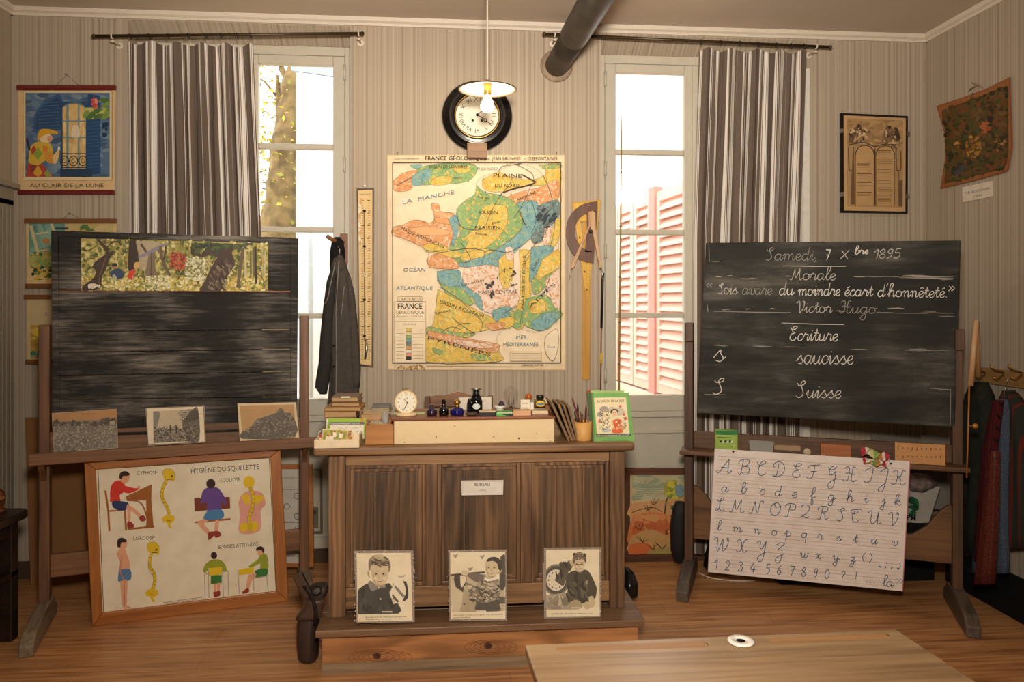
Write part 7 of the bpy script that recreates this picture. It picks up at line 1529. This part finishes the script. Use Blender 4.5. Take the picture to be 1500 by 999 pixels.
# cardboard strip of letters
b, (x0, x1, z0, z1) = led(1311, 1385, 650, 676, -.085, .012); t = T('letter_card', 'orange-tan card of printed small letters at the right end of the ledge', 'card', ((x0+x1)/2, -.08, ZL), ER); P('card', b, flat('tan_card', 'cc9560', .7), t, .001)
a = Art(ER.py(-.0856), 1190, 630, 6.25)
for k, c in enumerate('fsszzqppoo'): a.script(c, 778+k*43, 168+k*1.3, 800+k*43, 168+k*1.3, 13, 3, '4f3a28', fit=False)
for k, c in enumerate('iyxwvvuunt'): a.script(c, 778+k*43, 246+k*1.0, 800+k*43, 246+k*1.0, 13, 3, '4f3a28', fit=False)
for k in range(14): a.line([(775+k*32, 117+k*1), (790+k*32, 112+k*1), (798+k*32, 118+k*1)], 3, '6d4a30', 0)
P('letters', a.mb, INK, t, solid=False, world=True)
# alphabet panel hooked over the ledge
pa = ER.py(-.135, rad(1.5), ZL); Q = XY('1047,657 1333,676 1322,866 1037,838')
t = T('alphabet_panel', 'white ruled panel of handwritten capital and small letters hanging on the right stand', 'panel', tuple(ER.I @ pa.hit(1180, 852)), ER)
a = Art(pa, 990, 600, 2.938); q = [((x-990)*2.938, (y-600)*2.938) for x, y in Q]; a.slab(q, .006, 'efe4dc'); WH = 'efe2d8'
L0, L1, R0, R1 = q[0], q[3], q[1], q[2]
def bl(s_, t_): return tuple((L0[i]*(1-s_)+R0[i]*s_)*(1-t_)+(L1[i]*(1-s_)+R1[i]*s_)*t_ for i in (0, 1))
a.line([q[1], q[2]], 4, 'c07888'); a.line([q[0], q[3]], 2, 'd8b8b8')
for k in range(1, 33):
    t_ = .03+k*.0295; red = k in (1, 4+1, 8+0, 11, 14+2, 18, 21+1, 26, 30)
    a.line([bl(.02, t_), bl(.97, t_)], 1.1 if not red else 1.6, 'c9a9ad' if not red else 'c48c96', .15)
a.z += 1; BLU = '3d5a78'
def row(chars, xs, x0, y0, x1, y1, xh, ch, wd=3.1):
    for c, x in zip(chars, xs):
        f = (x-x0)/(x1-x0); y = y0+(y1-y0)*f; gw = G[c][0]*(ch/22 if (c.isupper() or c.isdigit() or c in '?!()"\'') else xh/10)
        gw *= 1.28 if c.isalpha() else 1.1; a.script(c, x-gw*.08, y, x+gw*.92, y+(y1-y0)/(x1-x0)*gw, xh, wd, BLU, ch)
row('ABCDEFGHIJK', (182, 268, 345, 418, 500, 565, 650, 722, 810, 875, 930), 180, 270, 990, 326, 20, 62)
row('abcdefghijk', (195, 280, 360, 425, 500, 578, 655, 735, 810, 888, 940), 175, 352, 980, 413, 22, 46)
row('LMNOPQRSTUV', (172, 234, 318, 405, 470, 535, 610, 690, 750, 825, 912), 172, 434, 975, 500, 20, 56)
row('lmnopqrstuv', (178, 245, 335, 412, 470, 540, 610, 690, 765, 840, 930), 165, 518, 970, 588, 20, 46)
row('WXYZ', (162, 262, 345, 428), 160, 602, 975, 674, 20, 56); row('wxyz', (535, 600, 675, 750), 160, 602, 975, 674, 20, 46); row('()', (800, 832), 160, 598, 975, 668, 20, 38); row('.;,:', (870, 898, 925, 955), 160, 606, 975, 684, 22, 30, 4); row('.', (960,), 160, 600, 975, 676, 22, 30, 4)
row('1234567890?!', (165, 212, 268, 322, 385, 435, 490, 540, 590, 640, 710, 768), 160, 684, 975, 756, 18, 40); row('...', (816, 832, 848), 160, 684, 975, 756, 18, 40, 4); row('la', (890, 906), 160, 690, 975, 766, 22, 46); row('""', (872, 948), 160, 640, 975, 716, 14, 34, 4); row('>', (948,), 160, 682, 975, 754, 26, 30, 2)
P('panel_sheet', a.mb, INK, t, solid=False, world=True)
for u, v in ((1074, 661.5), (1305, 679)): 
    p = pa.hit(u, v); o = P('drawing_pin', MB().ball(p, .006, 1, 1, .8, 8), IRON, t, world=True)
# wrapped sweets / striped cloth on the panel's upper edge
R = random.Random(90); q = ER.py(-.165); cols = ['c23a50', 'e8dcc8', 'd8cf90', '8fae5a', 'c98a4a', 'e8dcc8', 'c23a50', 'e3b0a8']
t = T('striped_cloth', 'crumpled striped red, white and green cloth pinned at the panel\'s upper edge', 'cloth', tuple(ER.I @ q.hit(1282, 678)), ER)
def crumple(pts, w_):
    mb = MB(); cs = smooth(pts, 5); n = len(cs)
    for i, (u, v) in enumerate(cs):
        for j in range(5):
            h = (j/4-.5)*w_; mb.v.append(q.hit(u+R.uniform(-.6, .6), v+h+R.uniform(-.7, .7))-q.n*(.02*sin(i*.9+j)-.012))
    for i in range(n-1):
        for j in range(4): mb.f.append([i*5+j, i*5+j+1, i*5+j+6, i*5+j+5]); mb.m.append(0); mb.sm.append(True); mb.c.append(lin(cols[(i*len(cols)//n) % 8]))
    return mb
P('fold', crumple(XY('1261,662 1272,660 1284,667 1294,668 1303,670'), 11), INK, t, solid=False, world=True)
P('fold', crumple(XY('1264,673 1276,676 1288,678 1298,678'), 7), INK, t, solid=False, world=True)
# wooden bow compass hooked on the right post, stick and knob
t = T('wooden_dividers', 'pale wooden dividers hooked over the right stand\'s right post', 'compass', tuple(ER.I @ ER.py(-.05).hit(1424, 565)), ER)
q = ER.py(-.14); P('arm', MB().tube([q.hit(1430, 469), q.hit(1421.5, 565)], [.011, .013], 8), PALEW, t, world=True); q2 = ER.py(-.05); P('arm', MB().tube([q2.hit(1431, 472), q2.hit(1432.5, 552)], [.011, .012], 8), wood('dark_arm', '7a5230', 'a0744a'), t, world=True)
P('hook', MB().tube([q2.hit(1431, 476), q2.hit(1435, 473), q2.hit(1434, 480)], .002, 6), IRON, t, world=True)
t = T('thin_stick', 'thin orange stick with a round knob beside the right stand\'s right post', 'stick', tuple(ER.I @ q.hit(1418, 700)), ER)
P('stick', MB().tube([q.hit(1420, 562), q.hit(1418, 640), q.hit(1416, 700)], .0035, 8), flat('orange_stick', 'b0702c', .4), t, world=True); P('peg', MB().tube([q.hit(1418.5, 624), q.hit(1425, 624)], .004, 8), LATH, t, world=True); P('knob', MB().ball(q.hit(1428.5, 624), .012), flat('amber_knob', 'b5782c', .3), t, world=True)

# ------------------------------------------------------------------ right wall: hook rail and hanging clothes
RAILW = wood('hook_rail_wood', '8a6236', 'b08a52', 1, 30, .5)
t = T('hook_rail', 'pale wooden coat rail with brass hooks on the right wall', 'coat rail', (XR-.01, -.8, 1.05))
w_ = PX(XR-.022); p0, p1 = w_.hit(1436, 538), w_.hit(1500, 549); za, zb = p0.z, w_.hit(1436, 560).z
P('rail', MB().box(XR-.022, XR, -1.7, p0.y, zb, za), RAILW, t, .003)
HK = [w_.hit(u, 546) for u in (1443, 1470, 1497)]
for p in HK: P('hook', MB().tube([p, p+Vector((-.05, 0, .015)), p+Vector((-.07, 0, .04))], .005, 8).tube([p+Vector((0, 0, -.01)), p+Vector((-.035, 0, -.035)), p+Vector((-.055, 0, -.02))], .005, 8), BRASS, t)
def garment(label, lev, x, m, parts=(), seed=0, fold=.10, cat='coat', name='hanging_coat', hook=None):
    pl = PX(x); t = T(name, label, cat, tuple(pl.hit((lev[-1][1]+lev[-1][2])/2, lev[-1][0])))
    P('body', MB().loft(rings_px(pl, refine(lev), 36, fold, 7, seed)), m, t)
    if hook:
        P('hanger_hook', MB().tube([pl.hit(*hook), pl.hit(hook[0], hook[1]-12), pl.hit(hook[0]+3, hook[1]-18)], .0025, 6), STEEL, t)
    return t, pl
OLIVE = flat('dark_olive_cloth', '2c2d26', .9, var=.15, scale=30, spec=.1); DGREEN = flat('dark_grey_cloth', '33332f', .9, var=.15, scale=30, spec=.1)
t, pl = garment('dark olive coat on the first hook, partly behind the right blackboard stand', [(560, 1425, 1444, .03), (580, 1419, 1450, .05), (620, 1417, 1454, .045), (700, 1416, 1455, .045), (812, 1414, 1452, .045)], 2.725, OLIVE, seed=1)
P('sleeve', MB().loft(rings_px(pl, refine([(585, 1418, 1428, .03), (650, 1416, 1430, .035), (740, 1416, 1428, .03)]), 20, .06, 5, 3, .05)), OLIVE, t)
# checked smock-dress: striped red and black, blue-grey collar piece
def plaid(name, base, line, sc):
    m, nt, b = nodes(name); w1 = N(nt, 'ShaderNodeTexWave', bands_direction='Y'); w1.inputs['Scale'].default_value = sc; w1.inputs['Distortion'].default_value = .6
    nt.links.new(coords(nt, (1, 1, 1)), w1.inputs['Vector'])
    o = ramp(nt, w1.outputs[0], [(.0, lin(base)), (.80, lin(base)), (.93, lin(line))]); nt.links.new(o, b.inputs['Base Color']); b.inputs['Roughness'].default_value = .9; b.inputs['Specular IOR Level'].default_value = .1; return m
t, pl = garment('dark green coat with thin red stripes on the middle hook of the right wall', [(572, 1474, 1481, .03), (582, 1470, 1490, .04), (600, 1466, 1500, .05), (660, 1463, 1506, .055), (740, 1461, 1508, .055), (802, 1459, 1508, .055)], 2.69, plaid('red_striped_cloth', '30332c', '6a2a24', 9), seed=4, hook=(1474, 572))
P('sleeve', MB().loft(rings_px(pl, refine([(600, 1468, 1480, .03), (680, 1463, 1480, .035), (770, 1461, 1478, .03)]), 20, .06, 5, 3, .045)), plaid('red_striped_sleeve', '363830', '6a2a24', 9), t)
t, pl = garment('blue-grey speckled shirt under the red checked smock on the right wall', [(585, 1462, 1474, .02), (600, 1455, 1476, .03), (640, 1446, 1476, .028), (700, 1440, 1474, .03), (780, 1432, 1474, .03), (840, 1424, 1476, .03)], 2.572, flat('speckled_blue_cloth', '4a5464', .9, var=.5, scale=220, spec=.1), seed=7, cat='shirt', name='hanging_shirt', hook=(1471, 585))
P('collar', MB().loft(rings_px(pl, [(588, 1462, 1474, .02), (610, 1458, 1474, .03), (655, 1452, 1470, .028), (664, 1456, 1464, .01)], 20, .02, 4, 5, .018)), flat('speckled_blue_cloth', '5a6474'), t)
t, pl = garment('red and black checked smock in front of the blue-grey shirt', [(586, 1458, 1468, .02), (610, 1452, 1465, .022), (660, 1443, 1458, .024), (740, 1436, 1452, .026), (820, 1430, 1450, .026)], 2.505, plaid('red_check_cloth', '4c1b1e', '1c1718', 30), seed=9, cat='smock', name='hanging_smock')
t, pl = garment('dark red glittering dress between the checked smock and the striped coat', [(660, 1454, 1462, .02), (690, 1450, 1462, .022), (760, 1442, 1460, .026), (856, 1431, 1454, .028)], 2.445, flat('dark_red_sequin', '54231c', .45, var=.8, scale=160), seed=11, cat='dress', name='hanging_dress')
# black draped plinth along the right wall
S('draped_plinth', 'low black-draped plinth along the right wall under the coats', 'plinth', MB().box(2.605, XR-.016, -1.7, -.45, 0, .13), BLACKM, bev=.01)
# behind the right stand
S('black_crate', 'black lidded crate on the floor behind the right stand', 'crate', MB().box(1.72, 2.56, -.44, -.19, 0, .26).box(1.70, 2.58, -.455, -.175, .26, .285), BLACKM, bev=.008)
q = W.py(-.36, rad(4), .285); v = lambda x, y: (1300+x/3.57, 640+y/3.57); a = Art(W.py(-.37, rad(6), .285)); 
Q = [v(60, 260), v(275, 262), v(215, 452), v(40, 444)]
a.slab(Q, .05, 'b5aca2'); a.poly(Q, 'c0b7ad'); a.view(1300, 640, 3.57); R = random.Random(95); a.fuzz((108, 312, 164, 400), 26, ['1f5a3a', '2c6b48', '184a30'], 11, 2.0, None, R, .6); a.fuzz((112, 385, 150, 415), 8, ['1f5a3a'], 8, 1.8, None, R, 0); a.text('PM', 124, 436, 26, '1c1c1a', 46, .05, bold=.02)
S('carrier_bag', 'white carrier bag with a green leaf emblem standing on the black crate', 'bag', a.mb, INK, solid=False, world=True)
S('crumpled_cloth', 'crumpled pale and wine-red cloth lying on top of the white carrier bag', 'cloth', MB().loft(rings_px(W.py(-.34), [(694, 1336, 1350, .02), (697, 1332, 1362, .05), (704, 1330, 1368, .06), (712, 1330, 1366, .05), (718, 1332, 1352, .04)], 30, .12, 5, 2)), flat('wine_patterned_cloth', '7c6a66', .9, var=.6, scale=26), world=True)
a = Art(W.py(-.20, rad(4), .285)); a.slab(XY('1277,637 1345,642 1345,747 1277,747'), .004, '7d756c'); S('portfolio_sheet', 'grey cardboard portfolio standing behind the right stand\'s ledge', 'cardboard', a.mb, INK, solid=False, world=True)
a = Art(W.py(-.215, rad(3), .285)); a.slab(XY('1349,636 1388,641 1386,746 1350,746'), .004, '8a837b'); S('portfolio_sheet', 'small pale cardboard sheet beside the grey portfolio', 'cardboard', a.mb, INK, solid=False, world=True)
S('bin_bag', 'shiny black bin bag lying under the right stand behind the alphabet panel', 'bag', MB().loft(rings_px(W.py(-.205), refine([(838, 1036, 1110, .035), (830, 1032, 1114, .045), (812, 1034, 1106, .045), (798, 1038, 1086, .035), (790, 1044, 1066, .02)]), 36, .07, 6, 2)), flat('black_plastic', '121212', .28, var=.3, scale=20), world=True)
S('loose_cord', 'thin white cord lying on the floor in front of the black bin bag', 'cord', MB().tube([PZ(.004).hit(*u) for u in smooth(XY('1022,838 1040,846 1066,850 1090,851 1108,850'), 4)], .003, 6), TRIM)
S('black_shoe_bag', 'small shiny black bag on the floor right of the teacher\'s desk', 'bag', MB().loft(rings_px(W.py(-.62), refine([(874, 912, 927, .05), (866, 908, 932, .08), (850, 908, 932, .08), (838, 912, 928, .05), (832, 916, 922, .02)]), 28, .07, 5, 5)), flat('black_plastic', '121212'), world=True)
S('rucksack', 'dark rucksack on the floor between the landscape picture and the right stand', 'bag', MB().loft(rings_px(W.py(-.12), refine([(822, 988, 1003, .03), (805, 983, 1006, .045), (770, 982, 1006, .045), (745, 986, 1005, .04), (735, 990, 1002, .02)]), 28, .06, 5, 6)), flat('dark_nylon', '1b1a1c', .7), world=True)
